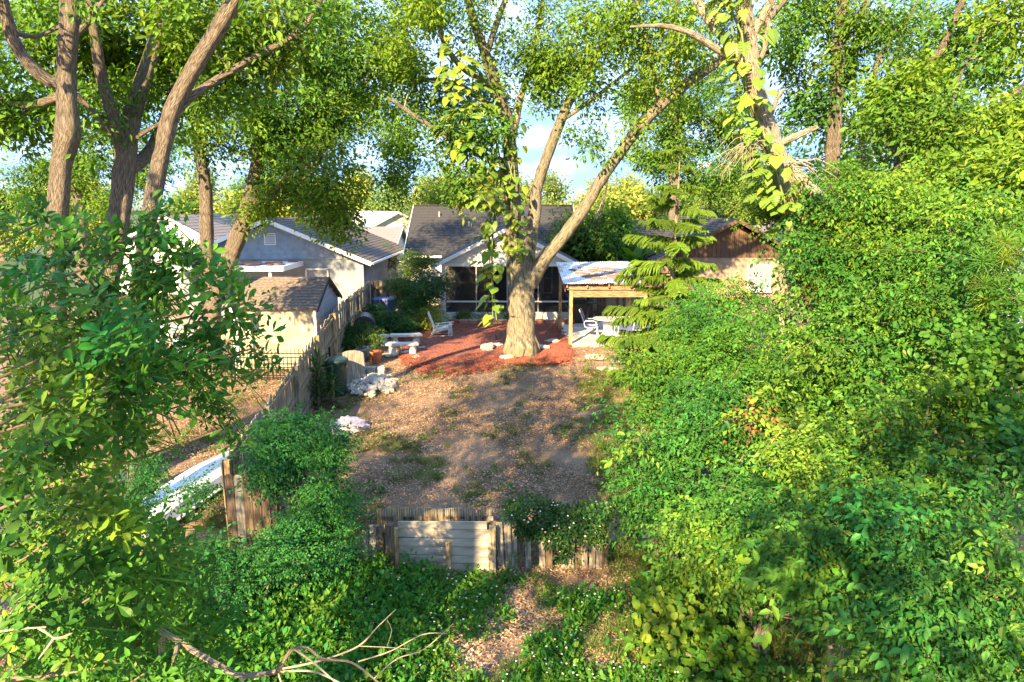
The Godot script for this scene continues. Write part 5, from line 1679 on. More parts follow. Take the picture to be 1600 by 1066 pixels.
	tree("oak_tree", "leftmost oak trunk with a knobbly bulge and a limb bent to the left", "tree", "", [
		[[Vector3(-9.064, -0.937, -13.02), 0.232], [Vector3(-8.789, 0.207, -12.7), 0.187], [Vector3(-8.497, 2.048, -12.5), 0.174], [Vector3(-8.308, 3.734, -12.4), 0.167], [Vector3(-8.026, 4.872, -12.3), 0.167], [Vector3(-7.86, 5.639, -12.3), 0.167], [Vector3(-7.625, 6.111, -12.2), 0.200], [Vector3(-7.594, 6.531, -12.2), 0.161], [Vector3(-7.533, 7.098, -12.2), 0.161], [Vector3(-7.342, 7.681, -12.1), 0.157], [Vector3(-7.257, 8.271, -12.1), 0.155], [Vector3(-7.071, 9.004, -12), 0.129]],
		[[Vector3(-7.594, 6.872, -12.2), 0.109], [Vector3(-7.763, 6.896, -12.1), 0.103], [Vector3(-7.946, 7.142, -11.9), 0.097], [Vector3(-8.019, 7.472, -11.7), 0.097], [Vector3(-7.946, 7.822, -11.5), 0.090], [Vector3(-7.866, 8.316, -11.3), 0.077]],
		[[Vector3(-7.333, 7.582, -12.1), 0.077], [Vector3(-7.037, 7.904, -12.2), 0.064], [Vector3(-6.785, 8.278, -12.3), 0.052]],
		[[Vector3(-8.002, 7.588, -11.7), 0.039], [Vector3(-7.784, 7.556, -11.9), 0.032], [Vector3(-7.406, 7.756, -12), 0.026]],
		[[Vector3(-7.746, 6.701, -12.3), 0.077], [Vector3(-8.7, 6.613, -12.8), 0.064], [Vector3(-9.655, 6.837, -13.2), 0.045]],
	], [
		[Vector3(-9.199, 8.183, -14), Vector3(1.1, 0.8, 0.9), 13, lit], [Vector3(-9.361, 7.027, -13), Vector3(1.2, 0.9, 1.2), 13, mid], [Vector3(-8.194, 8.337, -14.4), Vector3(0.9, 0.8, 0.8), 10, lit], [Vector3(-9.284, 6.293, -13.4), Vector3(0.9, 0.6, 0.9), 7, mid], [Vector3(-7.631, 8.815, -12), Vector3(2.6, 1.2, 2.4), 6, mid], [Vector3(-7.739, 6.612, -13.2), Vector3(0.7, 0.6, 0.7), 6, mid],
	], o)
	tree("oak_tree", "pale forked oak standing between the leftmost trunk and the leaning trunk", "tree", "", [
		[[Vector3(-8.303, -0.924, -13.148), 0.238], [Vector3(-8.162, 0.061, -13.1), 0.205], [Vector3(-8.035, 1.891, -13.2), 0.186], [Vector3(-7.824, 3.29, -13.2), 0.178], [Vector3(-7.532, 4.633, -13.3), 0.186], [Vector3(-7.342, 5.468, -13.3), 0.199], [Vector3(-7.254, 6.119, -13.4), 0.178], [Vector3(-7.146, 6.781, -13.6), 0.159], [Vector3(-6.982, 7.527, -13.9), 0.145], [Vector3(-6.789, 8.265, -14.1), 0.132], [Vector3(-6.647, 9.205, -14.2), 0.099]],
		[[Vector3(-7.347, 5.644, -13.3), 0.132], [Vector3(-7.335, 6.214, -13.2), 0.112], [Vector3(-7.375, 6.71, -13.1), 0.106], [Vector3(-7.406, 7.136, -13), 0.099], [Vector3(-7.371, 7.709, -12.9), 0.086], [Vector3(-7.355, 8.469, -12.8), 0.066]],
		[[Vector3(-7.383, 6.1, -13.2), 0.066], [Vector3(-7.497, 6.362, -13), 0.060], [Vector3(-7.744, 6.704, -12.9), 0.053], [Vector3(-7.903, 6.976, -12.7), 0.033]],
		[[Vector3(-7.16, 6.029, -13.3), 0.053], [Vector3(-6.748, 6.204, -13.1), 0.040], [Vector3(-6.352, 6.328, -12.9), 0.033]],
		[[Vector3(-7.253, 5.567, -13.4), 0.132], [Vector3(-7.11, 5.924, -13.9), 0.120], [Vector3(-6.935, 6.772, -14.4), 0.099], [Vector3(-6.872, 7.701, -14.8), 0.079]],
	], [
		[Vector3(-7.957, 8.156, -15.2), Vector3(1.2, 0.9, 0.9), 14, Color(0.2, 0.28, 0.03)], [Vector3(-8.8, 7.453, -14.8), Vector3(0.8, 0.8, 0.8), 9, lit], [Vector3(-6.875, 7.989, -15), Vector3(1.0, 0.9, 1.0), 11, mid], [Vector3(-7.159, 7.108, -15), Vector3(0.8, 0.7, 0.9), 7, mid], [Vector3(-6.972, 9.205, -13.5), Vector3(2.4, 1.2, 2.4), 6, lit], [Vector3(-6.543, 8.727, -15), Vector3(1.1, 0.8, 1.1), 10, mid], [Vector3(-7.827, 8.683, -14.6), Vector3(1.0, 0.6, 0.9), 7, lit],
	], o)
	tree("oak_tree", "leaning oak trunk rising to the right with one long bare limb", "tree", "", [
		[[Vector3(-7.631, -0.937, -13.02), 0.187], [Vector3(-7.309, 0.47, -12.7), 0.153], [Vector3(-7.089, 2.025, -12.6), 0.143], [Vector3(-6.917, 3.136, -12.5), 0.140], [Vector3(-6.612, 4.195, -12.4), 0.140], [Vector3(-6.308, 5.093, -12.3), 0.138], [Vector3(-6.031, 5.793, -12.2), 0.131], [Vector3(-5.767, 6.413, -12.1), 0.143], [Vector3(-5.44, 6.859, -12), 0.128], [Vector3(-5.055, 7.34, -11.9), 0.126], [Vector3(-4.64, 7.804, -11.8), 0.123], [Vector3(-4.313, 8.205, -11.7), 0.119], [Vector3(-3.775, 8.865, -11.6), 0.099]],
		[[Vector3(-5.727, 6.382, -12.1), 0.079], [Vector3(-5.486, 6.701, -12.3), 0.069], [Vector3(-5.223, 6.943, -12.5), 0.065], [Vector3(-4.848, 7.283, -12.8), 0.061], [Vector3(-4.411, 7.57, -13), 0.059], [Vector3(-3.999, 7.852, -13.2), 0.054], [Vector3(-3.648, 8.201, -13.3), 0.049], [Vector3(-3.367, 8.746, -13.4), 0.040]],
		[[Vector3(-5.221, 6.964, -12.5), 0.034], [Vector3(-4.778, 7.171, -12.6), 0.025], [Vector3(-4.542, 7.122, -12.8), 0.015]],
	], [
		[Vector3(-5.358, 7.892, -13), Vector3(0.8, 0.6, 0.9), 9, mid], [Vector3(-4.613, 8.064, -13.5), Vector3(0.8, 0.7, 0.9), 8, Color(0.1, 0.13, 0.03)], [Vector3(-5.241, 7.094, -13.4), Vector3(0.9, 0.6, 0.9), 8, mid], [Vector3(-4.297, 8.981, -12.5), Vector3(2.2, 1.0, 2.2), 5, mid], [Vector3(-3.75, 8.666, -13.5), Vector3(0.9, 0.6, 0.9), 2, mid],
	], o)
	# tall trees beyond the right hand fence
	o.bark = "oak_bark"
	o.twig = "pale_twig"
	o.per = 9
	o.spread = 0.5
	o.sides = 12
	o.size = 1.15
	tree("oak_tree", "tall straight tree with a light patch on its trunk, right of the creeper tree", "tree", "", [
		[[Vector3(9.539, -0.152, -20.098), 0.340], [Vector3(10.211, 2.871, -22), 0.255], [Vector3(10.054, 5.285, -22), 0.230], [Vector3(9.984, 6.933, -22), 0.212], [Vector3(9.935, 8.534, -22), 0.196], [Vector3(9.874, 9.817, -22), 0.170], [Vector3(9.875, 11.246, -22), 0.136], [Vector3(9.749, 12.98, -22), 0.085]],
		[[Vector3(9.878, 9.362, -22), 0.085], [Vector3(9.995, 9.772, -21.8), 0.076], [Vector3(10.213, 10.433, -21.6), 0.051]],
		[[Vector3(9.933, 7.988, -22.1), 0.111], [Vector3(10.441, 8.617, -22.5), 0.093], [Vector3(10.742, 9.715, -22.8), 0.085], [Vector3(11.036, 10.795, -23), 0.068]],
	], [
		[Vector3(8.762, 10.178, -22), Vector3(1.6, 1.2, 1.6), 14, mid], [Vector3(9.41, 9.014, -22.6), Vector3(1.3, 1.1, 1.3), 13, dark], [Vector3(10.19, 10.357, -22), Vector3(1.2, 0.9, 1.2), 10, lit], [Vector3(9.504, 7.525, -23), Vector3(1.1, 0.9, 1.1), 10, dark], [Vector3(11.373, 7.426, -23), Vector3(0.8, 0.6, 0.9), 7, mid], [Vector3(9.437, 12.293, -22), Vector3(3, 1.4, 3), 5, mid],
	], o)
	tree("oak_tree", "slanting pale tree leaning to the right, left one of the leaning group", "tree", "leaning trees on the right", [
		[[Vector3(11.053, -0.019, -21.719), 0.173], [Vector3(12.39, 6.233, -25), 0.127], [Vector3(12.39, 9.002, -24.8), 0.109], [Vector3(12.662, 10.201, -24.6), 0.098], [Vector3(13.304, 11.156, -24.4), 0.081], [Vector3(13.98, 12.464, -24.2), 0.058]],
		[[Vector3(12.325, 7.96, -24.9), 0.063], [Vector3(12.801, 8.825, -25), 0.058], [Vector3(13.395, 10.494, -25), 0.046]],
		[[Vector3(12.368, 7.532, -24.9), 0.069], [Vector3(11.91, 8.825, -25), 0.058], [Vector3(11.898, 10.081, -25), 0.046], [Vector3(12.016, 11.108, -25), 0.035]],
	], [
		[Vector3(13.822, 10.597, -25), Vector3(1.4, 1.0, 1.4), 11, mid], [Vector3(13.533, 7.217, -25), Vector3(1.3, 0.9, 1.3), 11, mid], [Vector3(13.987, 12.914, -25), Vector3(2.6, 1.2, 2.4), 4, mid], [Vector3(14.767, 9.422, -26), Vector3(1.1, 0.8, 1.1), 9, dark],
	], o)
	tree("oak_tree", "slanting tree leaning to the right, middle one of the leaning group", "tree", "leaning trees on the right", [
		[[Vector3(10.997, -0.233, -19.267), 0.184], [Vector3(10.99, 5.245, -20), 0.138], [Vector3(10.989, 7.493, -19.8), 0.115], [Vector3(11.286, 8.461, -19.6), 0.104], [Vector3(11.587, 9.23, -19.4), 0.086], [Vector3(11.846, 10.432, -19.2), 0.069], [Vector3(12.042, 11.427, -19), 0.046]],
		[[Vector3(10.925, 6.648, -19.9), 0.058], [Vector3(11.458, 7.52, -20), 0.052], [Vector3(12.184, 8.869, -20), 0.040], [Vector3(12.988, 10.1, -20), 0.029]],
		[[Vector3(10.948, 5.951, -19.9), 0.058], [Vector3(10.528, 7.004, -20), 0.046], [Vector3(10.49, 8.199, -20), 0.035]],
	], [
		[Vector3(10.529, 7.998, -18.8), Vector3(0.9, 0.6, 0.6), 9, lit], [Vector3(10.675, 6.498, -17.4), Vector3(1.0, 0.6, 0.7), 11, mid], [Vector3(9.592, 7.359, -18.8), Vector3(0.8, 0.6, 0.6), 8, mid], [Vector3(12.297, 9.365, -20), Vector3(1.0, 0.8, 1.0), 10, mid], [Vector3(12.689, 7.653, -21), Vector3(1.0, 0.7, 1.0), 10, mid], [Vector3(12.588, 11.143, -20), Vector3(2.4, 1.1, 2.2), 3, mid], [Vector3(11.91, 6.164, -20.5), Vector3(1.2, 0.8, 1.2), 11, dark], [Vector3(11.03, 9.935, -21), Vector3(0.8, 0.6, 0.8), 6, dark],
	], o)
	tree("oak_tree", "slanting tree leaning far to the right, rightmost of the leaning group", "tree", "leaning trees on the right", [
		[[Vector3(12.068, -0.338, -18.277), 0.168], [Vector3(11.104, 4.72, -18), 0.120], [Vector3(11.129, 6.147, -17.8), 0.096], [Vector3(11.475, 6.886, -17.5), 0.078], [Vector3(11.968, 7.439, -17.2), 0.060], [Vector3(12.757, 8.266, -17), 0.042]],
		[[Vector3(11.157, 5.367, -18), 0.060], [Vector3(11.885, 6.097, -18.2), 0.051], [Vector3(12.782, 6.592, -18.4), 0.042], [Vector3(13.91, 7.319, -18.5), 0.030]],
		[[Vector3(11.134, 5.84, -17.9), 0.060], [Vector3(10.995, 6.944, -18), 0.048], [Vector3(11.182, 8.015, -18), 0.036], [Vector3(11.719, 9.356, -18), 0.024]],
	], [
		[Vector3(10.663, 6.465, -15), Vector3(0.8, 0.6, 0.7), 11, lit], [Vector3(10.171, 5.613, -15), Vector3(0.9, 0.6, 0.7), 13, mid], [Vector3(9.524, 5.107, -13), Vector3(0.7, 0.6, 0.7), 12, lit], [Vector3(9.795, 5.156, -15.5), Vector3(0.9, 0.5, 0.7), 12, lit], [Vector3(12.38, 8.015, -18), Vector3(0.9, 0.7, 0.9), 10, mid], [Vector3(12.448, 9.209, -18), Vector3(1.1, 0.8, 1.1), 10, lit], [Vector3(12.177, 5.381, -18.5), Vector3(1.1, 0.8, 1.1), 12, dark], [Vector3(12.931, 5.846, -18), Vector3(0.9, 0.8, 0.9), 10, mid], [Vector3(12.674, 6.732, -19), Vector3(0.7, 0.5, 0.7), 6, mid],
	], o)
	# dark crown behind the conifer and beside the tan house
	o.spread = 0.55
	o.size = 1.5
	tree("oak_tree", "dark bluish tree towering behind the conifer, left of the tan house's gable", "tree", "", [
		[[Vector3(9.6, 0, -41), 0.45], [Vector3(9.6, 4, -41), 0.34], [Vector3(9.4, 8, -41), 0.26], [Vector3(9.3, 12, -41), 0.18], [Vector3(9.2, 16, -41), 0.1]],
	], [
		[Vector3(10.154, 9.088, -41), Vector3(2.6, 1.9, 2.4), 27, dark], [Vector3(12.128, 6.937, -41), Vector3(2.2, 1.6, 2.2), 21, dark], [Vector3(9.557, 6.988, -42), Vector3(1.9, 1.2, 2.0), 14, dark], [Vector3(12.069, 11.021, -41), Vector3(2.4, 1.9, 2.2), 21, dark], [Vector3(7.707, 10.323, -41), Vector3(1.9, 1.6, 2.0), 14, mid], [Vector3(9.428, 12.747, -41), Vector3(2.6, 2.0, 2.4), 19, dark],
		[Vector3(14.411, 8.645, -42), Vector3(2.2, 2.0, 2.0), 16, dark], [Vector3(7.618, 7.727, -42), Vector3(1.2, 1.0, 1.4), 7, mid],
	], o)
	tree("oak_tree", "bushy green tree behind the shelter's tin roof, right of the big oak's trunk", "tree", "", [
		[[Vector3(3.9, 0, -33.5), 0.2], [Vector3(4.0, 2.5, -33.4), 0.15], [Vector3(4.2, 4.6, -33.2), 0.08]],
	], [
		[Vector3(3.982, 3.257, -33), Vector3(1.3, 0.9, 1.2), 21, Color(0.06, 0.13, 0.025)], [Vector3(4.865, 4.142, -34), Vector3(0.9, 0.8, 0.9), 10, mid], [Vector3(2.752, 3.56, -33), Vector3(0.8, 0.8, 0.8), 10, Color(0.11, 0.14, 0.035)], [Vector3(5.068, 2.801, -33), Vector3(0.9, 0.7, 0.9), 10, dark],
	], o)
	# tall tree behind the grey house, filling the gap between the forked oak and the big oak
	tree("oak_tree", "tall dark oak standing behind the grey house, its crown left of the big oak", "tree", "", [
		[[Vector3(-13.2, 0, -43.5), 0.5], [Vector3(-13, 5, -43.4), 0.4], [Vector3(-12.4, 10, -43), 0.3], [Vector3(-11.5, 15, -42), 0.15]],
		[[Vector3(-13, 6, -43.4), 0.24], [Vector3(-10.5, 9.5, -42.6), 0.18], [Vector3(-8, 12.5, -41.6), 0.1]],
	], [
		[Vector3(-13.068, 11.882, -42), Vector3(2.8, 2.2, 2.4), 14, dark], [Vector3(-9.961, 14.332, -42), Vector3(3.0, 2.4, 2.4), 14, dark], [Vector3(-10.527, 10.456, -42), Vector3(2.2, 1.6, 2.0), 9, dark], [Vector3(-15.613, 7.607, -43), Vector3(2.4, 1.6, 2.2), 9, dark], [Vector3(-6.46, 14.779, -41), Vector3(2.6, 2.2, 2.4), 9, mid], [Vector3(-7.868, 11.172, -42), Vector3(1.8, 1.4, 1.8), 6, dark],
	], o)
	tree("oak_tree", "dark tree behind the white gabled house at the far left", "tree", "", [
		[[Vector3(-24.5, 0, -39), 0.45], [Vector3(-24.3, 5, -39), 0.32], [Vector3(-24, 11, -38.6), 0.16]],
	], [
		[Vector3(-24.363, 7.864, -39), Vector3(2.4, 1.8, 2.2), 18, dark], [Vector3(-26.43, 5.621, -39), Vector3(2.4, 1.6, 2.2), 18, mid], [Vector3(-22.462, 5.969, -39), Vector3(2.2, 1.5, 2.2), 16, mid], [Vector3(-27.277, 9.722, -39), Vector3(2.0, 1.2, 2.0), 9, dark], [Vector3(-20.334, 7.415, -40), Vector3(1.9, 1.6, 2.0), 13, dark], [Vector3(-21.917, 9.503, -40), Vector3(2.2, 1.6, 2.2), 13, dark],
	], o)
	tree("oak_tree", "dark broad tree beyond the leaning trees at the right edge", "tree", "", [
		[[Vector3(17.5, 0, -30), 0.4], [Vector3(17.5, 5, -30), 0.3], [Vector3(17.2, 10, -30), 0.14]],
	], [
		[Vector3(16.441, 5.845, -30), Vector3(2.0, 1.2, 1.8), 21, lit], [Vector3(17.328, 7.091, -29), Vector3(1.7, 1.0, 1.6), 11, mid], [Vector3(19.334, 6.522, -28), Vector3(1.6, 1.0, 1.5), 10, lit], [Vector3(15.196, 6.838, -31), Vector3(1.2, 0.8, 1.2), 7, mid], [Vector3(18.691, 4.64, -29), Vector3(2.0, 1.2, 1.8), 19, dark], [Vector3(14.479, 5.463, -31), Vector3(1.6, 1.2, 1.6), 14, dark], [Vector3(20.366, 4.648, -28), Vector3(1.6, 1.4, 1.6), 14, dark], [Vector3(12.579, 5.768, -32), Vector3(1.8, 1.6, 1.6), 16, dark],
	], o)
	# tall trees of the wood behind the viewpoint; their lacy shade dapples the yard
	o.kind = "oak"
	o.size = 1.5
	o.per = 3
	o.spread = 0.45
	var behind := "tall trees of the wood behind the viewpoint"
	tree("oak_tree", "tall oak of the wood behind the viewpoint, nearest the yard, shading its middle", "tree", behind, [
		[[gp(-7.8, 5.5), 0.4], [Vector3(-7.6, 5, 5.3), 0.32], [Vector3(-7.2, 12, 5), 0.12]],
	], [
		[Vector3(-6.8, 9.2, 2.4), Vector3(3.4, 1.6, 2.8), 46], [Vector3(-8.0, 10.0, -1.6), Vector3(3.0, 1.2, 2.2), 30], [Vector3(-4.4, 6.6, 3.9), Vector3(1.6, 1.0, 1.6), 7], [Vector3(-10.6, 8.8, 3.0), Vector3(2.2, 1.5, 2.4), 16],
	], o)
	tree("oak_tree", "tall oak of the wood behind the viewpoint, right one, flecking the shrubs with shade", "tree", behind, [
		[[gp(-0.6, 8.5), 0.4], [Vector3(-0.6, 5, 8.4), 0.32], [Vector3(-0.8, 11, 8), 0.12]],
	], [
		[Vector3(0.2, 8.2, 4.6), Vector3(3.2, 1.4, 2.4), 22], [Vector3(-2.8, 7.4, 6.0), Vector3(1.8, 1.3, 1.8), 12], [Vector3(2.6, 9.4, 4.0), Vector3(2.4, 1.2, 2.2), 12],
	], o)
	tree("oak_tree", "oak standing left of the view whose shade falls on the grey house", "tree", behind, [
		[[gp(-19.5, -11), 0.45], [Vector3(-19.3, 5, -11), 0.36], [Vector3(-18.2, 12, -11.6), 0.16]],
	], [
		[Vector3(-17.6, 12.3, -13.0), Vector3(2.6, 1.6, 2.4), 48], [Vector3(-20.4, 13, -12), Vector3(2.2, 1.6, 2.4), 36], [Vector3(-15.0, 12.6, -14.6), Vector3(2.0, 1.3, 2.0), 30], [Vector3(-19, 15.4, -9.5), Vector3(2.6, 1.4, 2.4), 34],
	], o.merged({"per": 5}, true))
	tree("oak_tree", "tall oak of the wood behind the viewpoint, leftmost one", "tree", behind, [
		[[gp(-13.4, 3.5), 0.4], [Vector3(-13.4, 5, 3.4), 0.32], [Vector3(-13.2, 12, 3.2), 0.12]],
	], [
		[Vector3(-13.6, 10.2, 2.2), Vector3(2.0, 1.6, 2.2), 14], [Vector3(-15.6, 8.0, 3.4), Vector3(1.8, 1.5, 2.0), 12],
	], o)


# ---------------------------------------------------------------- creepers

func vine_leaf_mesh(split: bool) -> ArrayMesh:
	var b := MB.new()
	var rows := [[0.0, 0.30, -0.14], [0.06, 0.42, -0.05], [0.22, 0.46, 0.0], [0.42, 0.42, 0.0], [0.62, 0.31, 0.0], [0.82, 0.16, 0.0], [1.0, 0.0, 0.0]]
	for s in [-1, 1]:
		for k in rows.size() - 1:
			leaf_tint(b, 0.1, 0.06)
			var a: Array = rows[k]
			var c: Array = rows[k + 1]
			var gap := 0.045 if split and k > 0 and k < 5 else 0.0
			var y0: float = a[0]
			var y1: float = c[0]
			var z0 := -0.22 * y0 * y0
			var z1 := -0.22 * y1 * y1
			var p := [Vector3(0, y0, z0), Vector3(s * a[1], y0 + a[2] + gap, z0 - 0.12 * a[1]), Vector3(s * c[1], y1 + c[2] - gap, z1 - 0.12 * c[1]), Vector3(0, y1, z1)]
			b.face(p[0], p[1], p[2], Vector3(0, y0, z0 - 1))
			b.face(p[0], p[2], p[3], Vector3(0, y0, z0 - 1))
	return b.mesh()


func creeper(called: String, label: String, path: Array, n: int, r: float, big: float, lit: Color, deep: Color, toward: Vector3) -> Node3D:
	var base: Vector3 = path[0]
	var v := thing(called, label, "creeper", base)
	var b := MB.new()
	for s in 3:
		var pts := []
		for p in path:
			pts.append([p - base + toward * r * 0.9 + ball() * r * 0.55, 0.022])
		var sm := smooth_limb(pts, 0.3)
		b.tube(sm[0], sm[1], 5)
	put("stem", b.mesh(), m.green_stem, v)
	var lm := [vine_leaf_mesh(false), vine_leaf_mesh(true)]
	var sm := smooth_limb(path.map(func(p): return [p, r]), 0.08)
	var pts2: PackedVector3Array = sm[0]
	for k in n:
		var p: Vector3 = pts2[rng.randi() % pts2.size()]
		var side := (toward * rnd(0.25, 1.0) + ball() * 0.9)
		side.y *= 0.3
		side = side.normalized()
		var dir := (side * 0.7 + Vector3.DOWN * rnd(0.1, 1.1) + ball() * 0.3).normalized()
		var up := (side * 0.7 + Vector3.UP * rnd(0.3, 0.9) + ball() * 0.3).normalized()
		var c := deep.lerp(lit, pow(rnd(), 0.8))
		put("leaf", lm[1 if rnd() < 0.3 else 0], tinted_leaf(m.pothos_leaf, c), v, Transform3D(leaf_basis(dir, up, big * rnd(0.5, 1.25)), p - base + side * r * rnd(1.0, 1.9) + toward * 0.12 + ball() * 0.1))
	return v


func vines() -> void:
	var lit := Color(0.26, 0.34, 0.045)
	var deep := Color(0.085, 0.18, 0.03)
	creeper("pothos_vine", "large leaved creeper climbing the left side of the big oak", [Vector3(-0.313, 1.202, -22), Vector3(-0.37, 2.469, -21.9), Vector3(-0.446, 3.698, -21.8), Vector3(-0.302, 4.889, -21.9), Vector3(-0.199, 5.965, -21.9), Vector3(-0.237, 6.924, -21.9), Vector3(-0.585, 7.853, -21.8)], 120, 0.32, 0.36, lit, deep, Vector3(-0.8, 0, 0.5))
	creeper("pothos_vine", "large leaved creeper hanging in a column left of the big oak's upper trunk", [Vector3(-0.907, 4.692, -21.9), Vector3(-0.995, 5.67, -21.8), Vector3(-1.261, 6.725, -21.8), Vector3(-1.405, 7.76, -21.8), Vector3(-1.508, 8.775, -21.8), Vector3(-1.635, 9.321, -21.8)], 330, 0.55, 0.31, lit, deep, Vector3(-0.3, 0, 0.7))
	creeper("pothos_vine", "creeper leaves scattered over the fork of the big oak", [Vector3(0.121, 3.402, -21.7), Vector3(0.06, 4.497, -21.7), Vector3(-0.04, 5.571, -21.75), Vector3(-0.079, 6.534, -21.8), Vector3(-0.156, 7.38, -21.75)], 70, 0.3, 0.27, lit, deep, Vector3(0.1, 0, 0.8))
	# a second creeper tree, sunlit, at the right
	var lit2 := Color(0.27, 0.38, 0.06)
	var o := {"kind": "privet", "leaf": "leaf", "bark": "pale_bark", "twig": "pale_twig", "per": 7, "spread": 0.3, "c1": Color(0.10, 0.19, 0.03), "c2": Color(0.2, 0.28, 0.04), "sides": 14, "lump": 0.16, "bare": 6.0}
	tree("creeper_tree", "pale sunlit trunk draped with huge leaves, right of the conifer", "tree", "", [
		[[Vector3(7.662, -0.438, -17.391), 0.3], [Vector3(5.833, 2.332, -13.6), 0.24], [Vector3(5.712, 3.499, -13.6), 0.22], [Vector3(5.504, 4.505, -13.6), 0.22], [Vector3(5.257, 5.237, -13.5), 0.21], [Vector3(4.954, 6.011, -13.5), 0.2], [Vector3(4.654, 6.639, -13.4), 0.185], [Vector3(4.426, 7.189, -13.3), 0.175], [Vector3(4.299, 7.853, -13.3), 0.16], [Vector3(4.155, 8.475, -13.2), 0.14], [Vector3(4.001, 9.282, -13.1), 0.1]],
		[[Vector3(4.442, 7.133, -13.3), 0.1], [Vector3(4.036, 7.447, -13.2), 0.075], [Vector3(3.546, 7.678, -13), 0.065], [Vector3(3.029, 7.866, -12.8), 0.05], [Vector3(2.557, 7.926, -12.7), 0.035], [Vector3(2.041, 7.881, -12.6), 0.018]],
		[[Vector3(4.312, 7.3, -13.3), 0.1], [Vector3(3.946, 7.82, -13.4), 0.09], [Vector3(3.533, 8.339, -13.5), 0.085], [Vector3(3.247, 8.913, -13.6), 0.07]],
		[[Vector3(4.346, 7.853, -13.3), 0.09], [Vector3(4.518, 8.208, -13.2), 0.08], [Vector3(4.685, 8.553, -13.1), 0.06]],
		[[Vector3(4.501, 7.3, -13.3), 0.05], [Vector3(4.591, 7.667, -13.2), 0.045], [Vector3(4.617, 8.236, -13.1), 0.035]],
		[[Vector3(5.076, 6.011, -13.5), 0.07], [Vector3(5.389, 6.154, -13.4), 0.065], [Vector3(5.719, 6.305, -13.3), 0.04]],
		[[Vector3(4.866, 6.524, -13.4), 0.045], [Vector3(4.935, 6.852, -13.3), 0.04], [Vector3(5.045, 6.965, -13.3), 0.03]],
		[[Vector3(5.171, 5.716, -13.5), 0.16], [Vector3(5.593, 5.232, -13.3), 0.13], [Vector3(6.02, 4.874, -13.1), 0.09], [Vector3(6.541, 4.579, -13), 0.04]],
	], [
		[Vector3(5.183, 4.936, -13.6), Vector3(0.7, 0.45, 0.7), 14], [Vector3(5.799, 4.753, -13.4), Vector3(0.7, 0.45, 0.7), 14], [Vector3(3.791, 8.929, -13.3), Vector3(1.2, 0.6, 1.2), 3], [Vector3(3.829, 8.288, -13.3), Vector3(0.7, 0.4, 0.7), 4],
	], o)
	creeper("pothos_vine", "huge split leaved creeper wrapped round the sunlit trunk at the right", [Vector3(5.404, 4.753, -13.4), Vector3(4.965, 5.819, -13.3), Vector3(4.679, 6.454, -13.3), Vector3(4.428, 7.171, -13.2), Vector3(4.257, 7.807, -13.1), Vector3(4.161, 8.395, -13.1), Vector3(4.096, 8.868, -13.1)], 220, 0.30, 0.23, lit2, Color(0.13, 0.21, 0.03), Vector3(-0.85, 0, 0.25))
	creeper("pothos_vine", "creeper dangling straight down beside the tan house's window", [Vector3(5.618, 3.013, -13.4), Vector3(5.542, 3.645, -13.4), Vector3(5.555, 4.265, -13.4), Vector3(5.552, 4.753, -13.4)], 26, 0.3, 0.26, lit2, Color(0.16, 0.25, 0.04), Vector3(-0.1, 0, 0.6))
	# bleached dead twigs spilling from the crook
	var d := thing("dead_twigs", "bleached spray of dead twigs spilling left from the creeper tree's crook", "twigs", Vector3(4.778, 5.905, -13.2))
	var b := MB.new()
	for k in 13:
		var p := Vector3(rnd(-0.35, 0.1), rnd(-0.1, 0.12), rnd(-0.1, 0.2))
		var dir := Vector3(rnd(-1.3, -0.25), rnd(-0.25, 0.45), rnd(-0.3, 0.7)).normalized()
		var pts := PackedVector3Array()
		var rs := PackedFloat32Array()
		var n := 9
		for i in n:
			pts.append(p)
			rs.append(lerpf(0.008, 0.002, i / 8.0))
			p += dir * rnd(0.07, 0.18)
			dir = (dir + Vector3(0, -0.22, 0) + ball() * 0.3).normalized()
		b.tube(pts, rs, 4, null, 0.0, false)
		for s in 4:
			var q := pts[rng.randi() % 5 + 2]
			var qd := (dir + ball()).normalized() * rnd(0.15, 0.4)
			b.tube(PackedVector3Array([q, q + qd * 0.5 + ball() * 0.03, q + qd + Vector3(0, -0.06, 0)]), PackedFloat32Array([0.005, 0.004, 0.002]), 4, null, 0.0, false)
	put("twigs", b.mesh(), m.pale_twig, d).set_meta("kind", "stuff")
	d = thing("dead_twigs", "dead twigs drooping right of the creeper tree's crook above the shrubs", "twigs", Vector3(5.277, 5.638, -13.2))
	b = MB.new()
	for k in 11:
		var p := ball() * 0.14
		var dir := Vector3(rnd(0.2, 1.0), rnd(-0.8, 0.1), rnd(-0.2, 0.6)).normalized()
		var pts := PackedVector3Array()
		var rs := PackedFloat32Array()
		for i in 9:
			pts.append(p)
			rs.append(lerpf(0.009, 0.003, i / 8.0))
			p += dir * rnd(0.08, 0.14)
			dir = (dir + Vector3(0, -0.12, 0) + ball() * 0.3).normalized()
		b.tube(pts, rs, 4, null, 0.0, false)
	put("twigs", b.mesh(), m.pale_twig, d).set_meta("kind", "stuff")
	# thin hanging stems before the tan house
	d = thing("hanging_stems", "bundle of thin pale stems hanging before the tan house", "stems", Vector3(5.746, 1.288, -13.5))
	b = MB.new()
	for k in 9:
		var x := rnd(-0.35, 0.25)
		var pts := []
		for i in 6:
			pts.append([Vector3(x + rnd(-0.06, 0.06), i * 0.52, rnd(-0.1, 0.1)), rnd(0.008, 0.02)])
		var sm := smooth_limb(pts, 0.2)
		b.tube(sm[0], sm[1], 5)
	put("stem", b.mesh(), m.pale_twig, d).set_meta("kind", "stuff")


